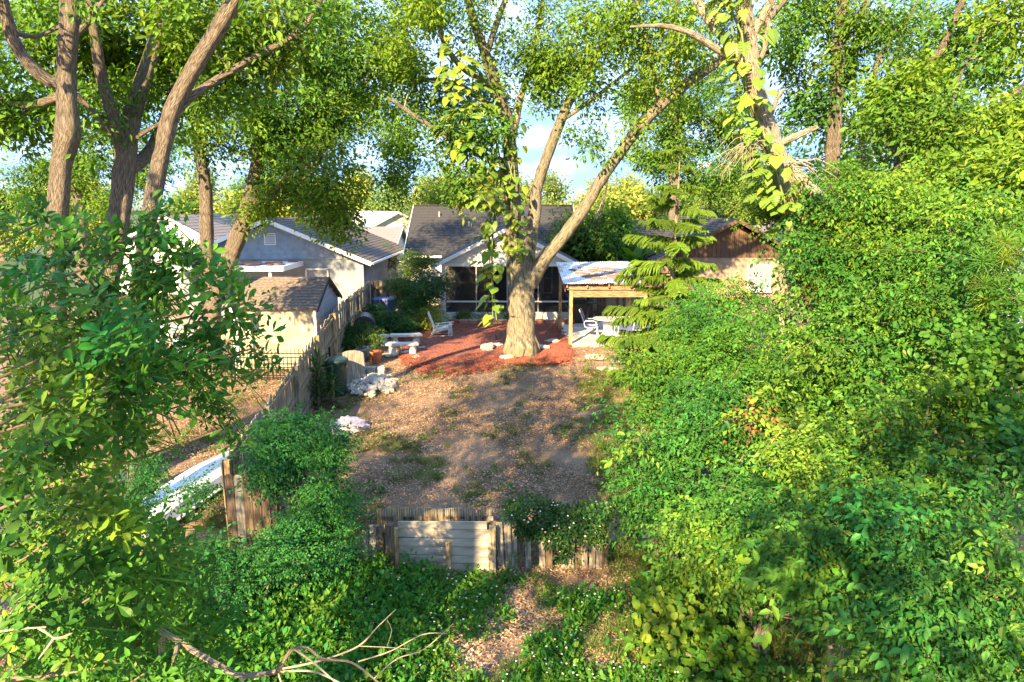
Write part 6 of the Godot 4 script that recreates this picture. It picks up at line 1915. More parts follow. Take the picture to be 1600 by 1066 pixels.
# ---------------------------------------------------------------- conifer in tiers
func pine() -> void:
	var base: Vector3 = Vector3(4.515, -0.222, -19.373)
	var t := thing("tiered_conifer", "bright green conifer with level tiers of fringed branches beside the shelter", "tree", base)
	var high := 6.75
	var b := MB.new()
	b.tube(PackedVector3Array([Vector3(0, -0.1, 0), Vector3(0.02, 2, 0), Vector3(0.06, 4, 0), Vector3(0.09, 5.6, 0), Vector3(0.1, high, 0)]), PackedFloat32Array([0.1, 0.085, 0.06, 0.035, 0.008]), 9)
	put("trunk", b.mesh(), m.pale_bark, t)
	var bm := []
	for v in 3:
		b = MB.new()
		var n := 26
		b.col = Color(0.30, 0.22, 0.08)
		var ax := PackedVector3Array()
		var ar := PackedFloat32Array()
		for k in n + 1:
			var s := float(k) / n
			ax.append(Vector3(s, 0.10 * s - 0.16 * s * s + 0.05 * smoothstep(0.7, 1.0, s), 0))
			ar.append(0.011 * (1.1 - s))
		b.tube(ax, ar, 4)
		for k in range(3, n + 1):
			var s := float(k) / n
			for side in [-1, 1]:
				var p := ax[k]
				var len := (0.38 - 0.20 * s) * smoothstep(0.04, 0.3, s) * rnd(0.8, 1.2)
				var dir := Vector3(0.5, rnd(-0.85, -0.05), side * rnd(0.5, 1.0)).normalized()
				leaf_tint(b, 0.25, 0.1)
				# a branchlet: two crossed tapering blades set with short needles
				var q := p + dir * len * 0.55
				var e := p + dir * len + Vector3(0, -0.05 * len / 0.3, 0)
				for w in [Vector3(0.0, 0.02, 0.0), Vector3(0.022, 0.0, 0.0)]:
					b.tri(p - w * 0.7, q + w, q - w)
					b.tri(p - w * 0.7, p + w * 0.7, q + w)
					b.tri(q - w, q + w, e)
				for i in 5:
					var f := p.lerp(e, 0.15 + i * 0.18)
					for w in [Vector3(0.02, 0.035, 0.0), Vector3(0.03, -0.04, 0.012), Vector3(0.03, -0.015, -0.03), Vector3(-0.01, -0.035, 0.015)]:
						b.tri(f, f + w + dir * 0.03, f + dir * 0.035)
		bm.append(b.mesh())
	var greens := [Color(0.17, 0.31, 0.045), Color(0.13, 0.26, 0.045), Color(0.23, 0.36, 0.05)]
	var y := 0.55
	var tier := 0
	while y < high - 0.15:
		var f := 1.0 - y / (high + 0.2)
		var reach := 0.32 + 1.5 * pow(f, 0.6)
		var count := 7 if y < 5.0 else 6
		for k in count:
			var a := TAU * (k + 0.45 * tier) / count + rnd(-0.18, 0.18)
			var bs := Basis(Vector3.UP, a + rnd(-0.2, 0.2)) * Basis(Vector3.BACK, rnd(-0.1, 0.2) - 0.14 * f) * Basis(Vector3.RIGHT, rnd(-0.3, 0.3))
			put("branch", bm[(k + tier) % 3], tinted_leaf(m.thin_leaf, greens[(k * 2 + tier) % 3]), t, Transform3D(bs.scaled(Vector3.ONE * reach * rnd(0.6, 1.18)), Vector3(0.09 * y / high, y + rnd(-0.1, 0.1), 0)))
		y += 0.5 if y > 2.3 else 0.34
		tier += 1


# ---------------------------------------------------------------- shrubs
func shrub(called: String, label: String, group: String, stems: Array, lobes: Array, o: Dictionary) -> Node3D:
	return tree(called, label, "shrub", group, stems, lobes, o)


# stems that fan out from a foot to the lobes' hearts
func fan(foot: Vector3, lobes: Array, r := 0.05) -> Array:
	var out := []
	for l in lobes:
		var c: Vector3 = l[0]
		var a := foot + Vector3(rnd(-0.25, 0.25), 0, rnd(-0.25, 0.25))
		var mid := a.lerp(c, 0.5) + Vector3(0, 0.25, 0) + ball() * 0.2
		out.append([[a, r], [a.lerp(mid, 0.5) + ball() * 0.06, r * 0.85], [mid, r * 0.6], [c, r * 0.25]])
	return out


# limbs that arch over to the lobes from a stem standing off to one side
func arch(foot: Vector3, lobes: Array, r := 0.05) -> Array:
	var out := []
	var top := foot
	for l in lobes:
		top.y = maxf(top.y, l[0].y - 0.5)
	out.append([[foot, r], [foot.lerp(top, 0.5) + Vector3(0.08, 0, 0.05), r * 0.85], [top, r * 0.55]])
	for l in lobes:
		var c: Vector3 = l[0]
		var a := foot + Vector3(0.03, clampf(c.y - 0.7 - foot.y, 0.4, top.y - foot.y), 0.0)
		out.append([[a, r * 0.45], [a.lerp(c, 0.45) + Vector3(0, -0.06, 0) + ball() * 0.08, r * 0.32], [c, r * 0.16]])
	return out


func shrubs_right() -> void:
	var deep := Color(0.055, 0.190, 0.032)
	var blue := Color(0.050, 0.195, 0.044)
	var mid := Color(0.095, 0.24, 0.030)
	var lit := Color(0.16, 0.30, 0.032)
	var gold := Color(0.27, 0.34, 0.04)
	var o := {"kind": "mixed", "dead": 0.01, "leaf": "gloss_leaf", "bark": "pale_bark", "twig": "twig", "per": 6, "spread": 0.30, "shoots": 0.22, "loose": true, "mix": 0.35, "c1": deep, "c2": mid, "sides": 8, "lump": 0.1, "bare": 0.3, "thick": 0.8, "tilt": 0.5, "step": 0.2}
	var g := "glossy shrubs along the right side"
	var l := []
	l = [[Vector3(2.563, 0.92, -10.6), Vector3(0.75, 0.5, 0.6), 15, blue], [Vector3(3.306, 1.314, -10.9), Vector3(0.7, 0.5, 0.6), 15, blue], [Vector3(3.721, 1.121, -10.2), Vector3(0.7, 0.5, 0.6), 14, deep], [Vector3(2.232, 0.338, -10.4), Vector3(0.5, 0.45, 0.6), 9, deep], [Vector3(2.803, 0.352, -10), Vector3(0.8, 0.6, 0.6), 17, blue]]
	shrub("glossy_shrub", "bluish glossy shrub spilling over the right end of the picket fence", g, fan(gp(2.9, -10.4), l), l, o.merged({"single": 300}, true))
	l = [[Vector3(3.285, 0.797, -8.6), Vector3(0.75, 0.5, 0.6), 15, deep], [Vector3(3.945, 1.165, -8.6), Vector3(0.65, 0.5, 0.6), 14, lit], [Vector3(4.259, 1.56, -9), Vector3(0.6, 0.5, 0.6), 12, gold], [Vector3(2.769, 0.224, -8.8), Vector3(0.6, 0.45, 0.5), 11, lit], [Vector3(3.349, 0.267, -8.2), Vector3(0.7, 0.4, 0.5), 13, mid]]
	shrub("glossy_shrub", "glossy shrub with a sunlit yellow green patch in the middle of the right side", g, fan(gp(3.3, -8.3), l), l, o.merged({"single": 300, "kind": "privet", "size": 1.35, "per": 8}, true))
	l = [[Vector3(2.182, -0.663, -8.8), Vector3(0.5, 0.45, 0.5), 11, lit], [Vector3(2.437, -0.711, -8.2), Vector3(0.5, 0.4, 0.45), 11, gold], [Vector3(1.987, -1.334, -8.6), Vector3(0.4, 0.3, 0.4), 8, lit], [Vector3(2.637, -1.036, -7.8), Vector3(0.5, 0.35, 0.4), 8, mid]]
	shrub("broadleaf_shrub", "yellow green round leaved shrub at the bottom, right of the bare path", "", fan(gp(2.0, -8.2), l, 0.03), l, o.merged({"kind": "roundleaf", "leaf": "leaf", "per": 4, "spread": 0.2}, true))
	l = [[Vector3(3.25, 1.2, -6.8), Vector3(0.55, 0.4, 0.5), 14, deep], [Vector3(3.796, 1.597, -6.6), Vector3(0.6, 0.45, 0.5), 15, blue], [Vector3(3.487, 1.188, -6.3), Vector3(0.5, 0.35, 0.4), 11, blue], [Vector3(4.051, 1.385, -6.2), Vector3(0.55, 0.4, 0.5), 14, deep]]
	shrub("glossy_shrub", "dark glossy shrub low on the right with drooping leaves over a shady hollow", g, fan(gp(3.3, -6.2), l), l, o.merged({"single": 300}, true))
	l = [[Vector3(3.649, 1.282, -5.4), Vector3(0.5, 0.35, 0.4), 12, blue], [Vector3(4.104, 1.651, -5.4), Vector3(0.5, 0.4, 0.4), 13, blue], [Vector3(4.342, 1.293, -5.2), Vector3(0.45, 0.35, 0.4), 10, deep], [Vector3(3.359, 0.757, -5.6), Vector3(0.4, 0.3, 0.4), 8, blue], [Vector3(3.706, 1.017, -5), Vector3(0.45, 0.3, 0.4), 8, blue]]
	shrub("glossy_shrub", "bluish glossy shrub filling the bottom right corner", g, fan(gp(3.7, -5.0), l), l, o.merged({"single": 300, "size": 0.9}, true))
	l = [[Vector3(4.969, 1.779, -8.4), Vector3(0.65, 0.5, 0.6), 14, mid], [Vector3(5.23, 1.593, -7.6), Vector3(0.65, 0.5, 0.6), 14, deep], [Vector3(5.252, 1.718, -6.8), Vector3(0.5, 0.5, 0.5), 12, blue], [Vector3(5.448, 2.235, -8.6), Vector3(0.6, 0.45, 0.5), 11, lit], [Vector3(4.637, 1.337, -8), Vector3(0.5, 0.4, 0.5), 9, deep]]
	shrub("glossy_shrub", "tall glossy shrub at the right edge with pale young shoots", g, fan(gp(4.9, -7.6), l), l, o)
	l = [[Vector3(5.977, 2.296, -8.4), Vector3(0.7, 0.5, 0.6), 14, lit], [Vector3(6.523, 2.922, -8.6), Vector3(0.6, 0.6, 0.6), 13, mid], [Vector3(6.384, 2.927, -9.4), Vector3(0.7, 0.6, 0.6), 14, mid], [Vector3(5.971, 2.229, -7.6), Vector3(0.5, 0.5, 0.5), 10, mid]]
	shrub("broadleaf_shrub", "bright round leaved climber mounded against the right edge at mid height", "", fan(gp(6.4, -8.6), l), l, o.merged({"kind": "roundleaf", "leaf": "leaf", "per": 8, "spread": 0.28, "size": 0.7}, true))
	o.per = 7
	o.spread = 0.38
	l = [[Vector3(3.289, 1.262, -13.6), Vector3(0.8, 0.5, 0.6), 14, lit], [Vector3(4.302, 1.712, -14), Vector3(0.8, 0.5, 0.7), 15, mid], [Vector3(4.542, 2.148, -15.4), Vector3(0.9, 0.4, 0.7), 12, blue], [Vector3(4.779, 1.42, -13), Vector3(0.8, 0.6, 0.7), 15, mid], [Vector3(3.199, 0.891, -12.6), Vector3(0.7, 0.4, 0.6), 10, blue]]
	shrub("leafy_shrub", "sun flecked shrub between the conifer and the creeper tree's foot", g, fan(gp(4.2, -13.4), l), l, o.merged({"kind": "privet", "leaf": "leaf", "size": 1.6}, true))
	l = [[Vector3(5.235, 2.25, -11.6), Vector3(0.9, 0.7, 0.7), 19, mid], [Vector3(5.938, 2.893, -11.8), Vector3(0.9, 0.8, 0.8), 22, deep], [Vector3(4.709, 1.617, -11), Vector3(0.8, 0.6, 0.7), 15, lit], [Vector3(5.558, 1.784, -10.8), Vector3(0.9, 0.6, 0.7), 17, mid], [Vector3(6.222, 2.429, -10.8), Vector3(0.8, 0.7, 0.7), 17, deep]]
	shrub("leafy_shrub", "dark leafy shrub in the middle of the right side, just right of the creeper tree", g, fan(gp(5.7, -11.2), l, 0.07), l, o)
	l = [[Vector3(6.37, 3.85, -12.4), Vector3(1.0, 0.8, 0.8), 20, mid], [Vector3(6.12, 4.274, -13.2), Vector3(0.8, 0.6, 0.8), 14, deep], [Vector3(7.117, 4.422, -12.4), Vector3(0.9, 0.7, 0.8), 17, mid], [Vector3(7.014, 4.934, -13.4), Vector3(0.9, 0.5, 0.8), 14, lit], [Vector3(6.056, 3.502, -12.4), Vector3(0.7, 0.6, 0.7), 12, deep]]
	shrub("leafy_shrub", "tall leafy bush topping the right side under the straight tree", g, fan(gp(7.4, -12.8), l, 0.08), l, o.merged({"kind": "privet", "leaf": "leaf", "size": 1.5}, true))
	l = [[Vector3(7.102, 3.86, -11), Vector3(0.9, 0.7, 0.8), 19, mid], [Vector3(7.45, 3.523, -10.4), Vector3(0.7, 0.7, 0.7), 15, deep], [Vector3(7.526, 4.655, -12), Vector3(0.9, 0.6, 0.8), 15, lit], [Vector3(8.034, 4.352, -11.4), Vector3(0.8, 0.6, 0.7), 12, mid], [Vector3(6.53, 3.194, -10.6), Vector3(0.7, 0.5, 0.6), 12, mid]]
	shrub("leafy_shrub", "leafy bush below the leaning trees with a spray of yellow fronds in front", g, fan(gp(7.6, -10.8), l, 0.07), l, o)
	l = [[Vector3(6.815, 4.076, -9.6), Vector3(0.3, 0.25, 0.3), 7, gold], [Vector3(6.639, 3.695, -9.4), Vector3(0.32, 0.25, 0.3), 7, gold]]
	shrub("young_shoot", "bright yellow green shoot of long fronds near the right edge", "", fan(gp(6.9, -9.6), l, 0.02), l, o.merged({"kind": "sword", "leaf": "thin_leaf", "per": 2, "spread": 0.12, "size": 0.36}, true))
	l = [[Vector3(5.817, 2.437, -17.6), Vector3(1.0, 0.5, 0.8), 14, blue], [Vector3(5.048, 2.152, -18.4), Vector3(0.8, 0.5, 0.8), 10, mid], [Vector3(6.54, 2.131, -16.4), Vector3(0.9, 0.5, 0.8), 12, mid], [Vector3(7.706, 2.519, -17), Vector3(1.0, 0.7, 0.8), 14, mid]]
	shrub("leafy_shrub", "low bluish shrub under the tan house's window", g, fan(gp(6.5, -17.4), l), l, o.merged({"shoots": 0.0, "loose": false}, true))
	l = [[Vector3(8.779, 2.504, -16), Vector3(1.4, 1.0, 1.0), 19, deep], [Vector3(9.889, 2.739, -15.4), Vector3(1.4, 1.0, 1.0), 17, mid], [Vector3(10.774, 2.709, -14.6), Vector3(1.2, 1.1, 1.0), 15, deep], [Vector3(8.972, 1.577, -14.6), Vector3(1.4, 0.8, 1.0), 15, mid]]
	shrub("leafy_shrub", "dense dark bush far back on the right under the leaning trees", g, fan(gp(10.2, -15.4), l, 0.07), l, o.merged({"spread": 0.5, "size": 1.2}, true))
	# fallen sticks in the shady hollow
	var d := thing("brush_pile", "tangle of brown sticks in the shady hollow under the right hand shrubs", "sticks", Vector3(3.814, -1.2, -8.921))
	var b := MB.new()
	for k in 40:
		var p := Vector3(rnd(-0.6, 0.7), rnd(0.2, 0.9), rnd(-0.5, 0.5))
		var dir := Vector3(rnd(-1, 1), rnd(-0.5, 0.6), rnd(-0.6, 0.6)).normalized()
		b.tube(PackedVector3Array([p, p + dir * 0.35 + ball() * 0.05, p + dir * rnd(0.6, 1.1)]), PackedFloat32Array([0.011, 0.009, 0.004]), 4, null, 0.0, false)
	put("sticks", b.mesh(), m.twig, d).set_meta("kind", "stuff")


func saplings_left() -> void:
	var deep := Color(0.058, 0.205, 0.030)
	var mid := Color(0.105, 0.26, 0.030)
	var lit := Color(0.20, 0.31, 0.032)
	var o := {"kind": "rosette", "leaf": "gloss_leaf", "bark": "twig", "twig": "green_stem", "per": 4, "spread": 0.2, "mix": 0.2, "c1": deep, "c2": mid, "sides": 7, "lump": 0.08, "bare": 0.4, "thick": 0.6, "lean": 0.75, "tilt": 0.7, "step": 0.2, "part": "leaf_sprays"}
	var g := "broad leaved saplings crowding in from the left"
	var l := []
	l = [[Vector3(-2.584, 4.356, -3.6), Vector3(0.25, 0.2, 0.25), 7, deep], [Vector3(-2.292, 4.165, -3.7), Vector3(0.28, 0.2, 0.3), 9, deep], [Vector3(-2.572, 3.936, -3.6), Vector3(0.28, 0.2, 0.3), 9, lit], [Vector3(-2.333, 3.695, -3.8), Vector3(0.25, 0.2, 0.3), 7, mid], [Vector3(-2.636, 3.459, -3.6), Vector3(0.22, 0.15, 0.25), 6, mid], [Vector3(-2.151, 3.953, -4), Vector3(0.28, 0.2, 0.3), 7, deep]]
	shrub("young_tree", "nearest broad leaved sapling at the left edge with a big leaf whorl", g, arch(gp(-4.1, -3.4), l, 0.03), l, o.merged({"single": 300}, true))
	l = [[Vector3(-3.088, 3.774, -4.8), Vector3(0.4, 0.3, 0.35), 10, mid], [Vector3(-2.73, 4.021, -5), Vector3(0.3, 0.25, 0.3), 8, mid], [Vector3(-3.332, 3.998, -4.6), Vector3(0.35, 0.3, 0.3), 9, lit], [Vector3(-3.253, 3.194, -4.8), Vector3(0.35, 0.2, 0.3), 7, mid], [Vector3(-3.019, 3.003, -5.2), Vector3(0.25, 0.15, 0.25), 4, lit], [Vector3(-3.145, 4.733, -4.6), Vector3(0.4, 0.3, 0.4), 10, mid], [Vector3(-2.717, 4.515, -4.7), Vector3(0.4, 0.28, 0.4), 10, deep], [Vector3(-2.485, 4.317, -4.9), Vector3(0.35, 0.25, 0.4), 8, mid], [Vector3(-3.43, 4.427, -4.7), Vector3(0.35, 0.3, 0.4), 8, mid], [Vector3(-3.199, 4.259, -5), Vector3(0.4, 0.3, 0.4), 10, deep], [Vector3(-2.495, 4.681, -4.9), Vector3(0.25, 0.2, 0.3), 4, mid]]
	shrub("young_tree", "tall broad leaved sapling before the leftmost oak trunk, highest of its kind", g, arch(gp(-4.9, -4.6), l, 0.04), l, o.merged({"single": 300}, true))
	l = [[Vector3(-2.211, 4.259, -5), Vector3(0.25, 0.2, 0.25), 6, mid], [Vector3(-1.889, 4.164, -5), Vector3(0.25, 0.14, 0.25), 4, deep], [Vector3(-2.487, 3.786, -5.2), Vector3(0.4, 0.3, 0.4), 10, deep], [Vector3(-2.867, 3.478, -5.2), Vector3(0.45, 0.3, 0.4), 12, deep], [Vector3(-2.464, 3.317, -5.4), Vector3(0.3, 0.22, 0.35), 6, deep], [Vector3(-2.016, 3.761, -5.2), Vector3(0.12, 0.1, 0.12), 2, deep], [Vector3(-2.382, 3.043, -5.4), Vector3(0.15, 0.1, 0.15), 2, deep]]
	shrub("young_tree", "broad leaved sapling whose twigs cross in front of the shed", g, arch(gp(-5.3, -5.2), l, 0.04), l, o.merged({"single": 300}, true))
	l = [[Vector3(-2.763, 3.026, -3.7), Vector3(0.25, 0.16, 0.3), 7, deep], [Vector3(-2.568, 3.008, -4), Vector3(0.25, 0.16, 0.3), 7, lit], [Vector3(-2.549, 2.604, -4.1), Vector3(0.25, 0.18, 0.3), 8, mid], [Vector3(-2.777, 2.556, -3.8), Vector3(0.28, 0.18, 0.3), 9, deep], [Vector3(-2.527, 2.123, -4.2), Vector3(0.24, 0.18, 0.3), 7, mid], [Vector3(-2.785, 2.046, -3.9), Vector3(0.28, 0.16, 0.3), 8, deep], [Vector3(-2.98, 2.276, -3.7), Vector3(0.22, 0.2, 0.3), 7, mid], [Vector3(-2.529, 1.681, -4.2), Vector3(0.22, 0.15, 0.25), 6, deep], [Vector3(-2.475, 2.432, -4.6), Vector3(0.2, 0.15, 0.25), 4, mid]]
	shrub("young_tree", "broad leaved sapling filling the bottom left corner", g, arch(gp(-4.0, -3.7), l, 0.03), l, o.merged({"single": 300}, true))
	l = [[Vector3(-4.203, 3.147, -5.6), Vector3(0.5, 0.35, 0.4), 11, lit], [Vector3(-3.582, 2.173, -5.2), Vector3(0.5, 0.35, 0.4), 13, lit], [Vector3(-3.895, 1.944, -5), Vector3(0.45, 0.4, 0.4), 11, lit], [Vector3(-3.032, 1.479, -5.8), Vector3(0.4, 0.3, 0.4), 10, mid], [Vector3(-3.473, 1.344, -5.4), Vector3(0.5, 0.3, 0.4), 11, mid], [Vector3(-2.966, 0.883, -5.8), Vector3(0.35, 0.25, 0.35), 8, deep], [Vector3(-3.964, 3.704, -5.6), Vector3(0.5, 0.3, 0.4), 10, lit], [Vector3(-3.631, 1.603, -5), Vector3(0.6, 0.3, 0.4), 11, deep], [Vector3(-3.062, 0.967, -5.4), Vector3(0.5, 0.25, 0.4), 10, deep], [Vector3(-3.985, 2.536, -5.4), Vector3(0.4, 0.25, 0.4), 7, mid], [Vector3(-3.404, 1.967, -5.6), Vector3(0.5, 0.3, 0.4), 10, deep], [Vector3(-4.045, 2.622, -5.2), Vector3(0.4, 0.3, 0.4), 8, mid]]
	shrub("young_tree", "yellowish broad leaved sapling behind the bottom left leaves", g, arch(gp(-5.4, -6.0), l, 0.035), l, o.merged({"per": 5, "spread": 0.22}, true))
	# fine leaved shrubs by the side fence
	var q := {"kind": "privet", "leaf": "gloss_leaf", "bark": "twig", "twig": "twig", "per": 7, "spread": 0.22, "c1": Color(0.032, 0.16, 0.042), "c2": Color(0.062, 0.22, 0.04), "sides": 6, "lump": 0.1, "bare": 0.2, "thick": 0.8, "tilt": 0.5, "step": 0.2}
	l = [[Vector3(-3.995, 0.952, -11.3), Vector3(0.55, 0.3, 0.5), 15], [Vector3(-3.253, 0.829, -11), Vector3(0.55, 0.4, 0.5), 17], [Vector3(-3.962, 0.564, -10.8), Vector3(0.4, 0.4, 0.5), 14], [Vector3(-2.916, 0.138, -10.6), Vector3(0.4, 0.35, 0.5), 12], [Vector3(-3.326, -0.227, -10.3), Vector3(0.5, 0.35, 0.4), 14]]
	shrub("dark_shrub", "dark fine leaved shrub leaning on the side fence before the green bin", "", fan(gp(-3.7, -11.0), l), l, q)
	l = [[Vector3(-4.367, -0.404, -9.4), Vector3(0.45, 0.22, 0.4), 10], [Vector3(-3.551, -0.404, -9.4), Vector3(0.5, 0.3, 0.4), 14], [Vector3(-4.261, -0.584, -9), Vector3(0.5, 0.3, 0.4), 14], [Vector3(-2.796, -0.518, -9.8), Vector3(0.35, 0.3, 0.35), 10]]
	shrub("dark_shrub", "low fine leaved shrub before the brown fence panel and the upturned boat", "", fan(gp(-3.9, -9.4), l, 0.03), l, q.merged({"per": 5}, true))
	l = [[Vector3(-5.545, 0.078, -11), Vector3(0.3, 0.12, 0.3), 3], [Vector3(-6.29, 0.311, -11), Vector3(0.35, 0.25, 0.4), 6], [Vector3(-6.244, 0.029, -10), Vector3(0.4, 0.25, 0.4), 8]]
	shrub("dark_shrub", "thin shrub whose twigs hang over the upturned boat", "", fan(gp(-6.4, -10.4), l, 0.025), l, q)


func small_plants() -> void:
	var q := {"kind": "privet", "leaf": "leaf", "bark": "pale_bark", "twig": "pale_twig", "per": 7, "spread": 0.24, "c1": Color(0.035, 0.11, 0.03), "c2": Color(0.09, 0.18, 0.035), "sides": 6, "lump": 0.1, "bare": 0.3, "thick": 0.9, "tilt": 0.5, "step": 0.25, "size": 1.25}
	var l := []
	l = [[Vector3(-3.697, 1.148, -27), Vector3(0.7, 0.6, 0.6), 18], [Vector3(-3.294, 1.871, -27.4), Vector3(0.6, 0.5, 0.5), 13, Color(0.04, 0.12, 0.05)], [Vector3(-4.041, 0.439, -26.6), Vector3(0.5, 0.4, 0.5), 10, Color(0.16, 0.22, 0.04)], [Vector3(-3.281, 0.632, -26.2), Vector3(0.4, 0.35, 0.4), 8, Color(0.3, 0.34, 0.05)], [Vector3(-3.688, 2.576, -28.2), Vector3(0.5, 0.4, 0.5), 7, Color(0.12, 0.18, 0.03)], [Vector3(-4.544, 1.589, -27.6), Vector3(0.4, 0.6, 0.4), 7]]
	shrub("yard_shrub", "shrub with mixed dark and yellow leaves at the porch's left corner", "", fan(Vector3(-3.793, 0, -27.492), l, 0.04), l, q)
	l = [[Vector3(-4.825, 0.59, -25.4), Vector3(0.55, 0.3, 0.5), 14], [Vector3(-4.315, 0.429, -25.2), Vector3(0.4, 0.22, 0.4), 8], [Vector3(-5.37, 0.838, -26), Vector3(0.25, 0.35, 0.3), 5]]
	shrub("yard_shrub", "dark green hedge bush before the blue bin", "", fan(Vector3(-4.774, 0, -25.4), l, 0.03), l, q.merged({"c2": Color(0.05, 0.13, 0.04)}, true))
	l = [[Vector3(-5.257, 0.622, -22.6), Vector3(0.35, 0.4, 0.4), 9], [Vector3(-4.812, 0.486, -22.4), Vector3(0.3, 0.35, 0.3), 7, Color(0.12, 0.2, 0.04)], [Vector3(-5.371, 0.242, -22), Vector3(0.3, 0.3, 0.3), 6]]
	shrub("yard_shrub", "leggy bush among the pots in front of the smoker", "", fan(Vector3(-5.005, -0.019, -21.719), l, 0.02), l, q)
	l = [[Vector3(-6.545, 2.282, -36), Vector3(0.6, 0.6, 0.5), 9], [Vector3(-4.787, 2.121, -32), Vector3(0.5, 0.6, 0.5), 9, Color(0.13, 0.2, 0.03)]]
	shrub("yard_shrub", "thin sunlit bush rising past the far fence", "", fan(Vector3(-5.2, 0, -32.5), l, 0.03), l, q)
	# spiky plants
	var spots := [[Vector3(-5.119, -0.438, -17.391), 1.25, "long bladed yucca beside the green bin", 3], [Vector3(-4.746, -0.438, -17.391), 0.8, "low yucca at the foot of the long bladed one", 2]]
	for s in spots:
		var y := thing("yucca", s[2], "yucca", s[0], 0.0, "yuccas by the green bin")
		var b := MB.new()
		b.tube(PackedVector3Array([Vector3.ZERO, Vector3(0.03, 0.4 * s[3], 0.0)]), PackedFloat32Array([0.06, 0.045]), 7)
		put("stem", b.mesh(), m.twig, y)
		for k in int(s[3]):
			put("leaf_rosette", kinds.sword.meshes[k % 2], tinted_leaf(m.leaf, Color(0.045, 0.13, 0.04)), y, Transform3D(Basis(Vector3.UP, k * 1.3).scaled(Vector3.ONE * s[1]), Vector3(0.01, 0.36 * (k + 1), 0)))
	var bed := [[Vector3(-1.07, 0.256, -28.2), 0.7, "spiky plant in the porch bed behind the white chair"], [Vector3(1.927, 0.283, -28.2), 0.8, "spiky plant in the porch bed between oak and shelter post"], [Vector3(1.285, 0.256, -28.2), 0.6, "spiky plant in the porch bed at the oak's right"], [Vector3(-2.275, 0.228, -28.2), 0.75, "spiky plant at the left end of the porch bed"], [Vector3(2.578, 0.239, -28.3), 0.6, "spiky plant at the right end of the porch bed"]]
	for s in bed:
		var y := thing("bed_plant", s[2], "plant", Vector3(s[0].x, 0.05, s[0].z), 0.0, "spiky plants in the porch bed")
		put("leaf_rosette", kinds.sword.meshes[0], tinted_leaf(m.leaf, Color(0.05, 0.11, 0.06)), y, Transform3D(Basis(Vector3.UP, rnd(0, 6)).scaled(Vector3(1, 1.2, 1) * s[1]), Vector3(0, 0.1, 0)))
	l = [[Vector3(-1.744, 0.375, -28.3), Vector3(0.7, 0.16, 0.15), 12, Color(0.2, 0.28, 0.06)], [Vector3(-0.268, 0.348, -28.3), Vector3(0.5, 0.15, 0.15), 8]]
	shrub("bed_plant", "row of leafy flowers in the porch bed", "", fan(Vector3(-0.9, 0.05, -28.2), l, 0.015), l, q.merged({"per": 3, "size": 0.9, "spread": 0.12}, true))
	l = [[Vector3(-0.27, 0.481, -23.6), Vector3(0.25, 0.35, 0.25), 5]]
	shrub("bare_bush", "bare brown twiggy bush against the big oak's left foot", "", fan(Vector3(-0.418, 0, -24.287), l, 0.02), l, q.merged({"per": 1, "size": 0.6, "thick": 1.6}, true))
	for s in [[Vector3(-4.34, -0.05, -21.296), 0.42, "spiky plant growing in the terracotta pot", 0.34], [Vector3(-4.819, -0.039, -21.434), 0.5, "arching plant growing in the dusky pot", 0.36]]:
		var y := thing("pot_plant", s[2], "plant", s[0] + Vector3(0, s[3], 0))
		put("leaf_rosette", kinds.sword.meshes[1], tinted_leaf(m.leaf, Color(0.1, 0.18, 0.04)), y, Transform3D(Basis().scaled(Vector3(0.8, 1.3, 0.8) * s[1] * 1.4), Vector3(0, 0.1, 0)))
	# banana like plants behind the shelter
	for s in [[Vector3(5.6, 0, -31.5), 1.0, "broad leaved banana plant between the conifer and the bushy tree"], [Vector3(6.5, 0, -31.0), 0.85, "smaller banana plant right of the taller one behind the conifer"]]:
		var y := thing("banana_plant", s[2], "plant", s[0], 0.0, "banana plants behind the conifer")
		var b := MB.new()
		b.tube(PackedVector3Array([Vector3.ZERO, Vector3(0.05, 1.2, 0), Vector3(0, 2.2 * s[1], 0)]), PackedFloat32Array([0.12, 0.1, 0.06]), 8)
		put("stem", b.mesh(), m.green_stem, y)
		for k in 8:
			var a := TAU * k / 8.0 + rnd(-0.3, 0.3)
			b = MB.new()
			leaf_into(b, Transform3D(), [[0.0, 0.1], [0.15, 0.8], [0.5, 1.0], [0.8, 0.8], [1.0, 0.0]], 0.13, 0.3, 0.7)
			put("leaf", b.mesh(), tinted_leaf(m.leaf, Color(0.07, 0.2, 0.05)), y, Transform3D(leaf_basis(Vector3(cos(a) * 0.6, rnd(0.4, 1.4), sin(a) * 0.6), Vector3(-cos(a), 0.7, -sin(a)), 1.7 * s[1]), Vector3(0, 2.1 * s[1], 0)))


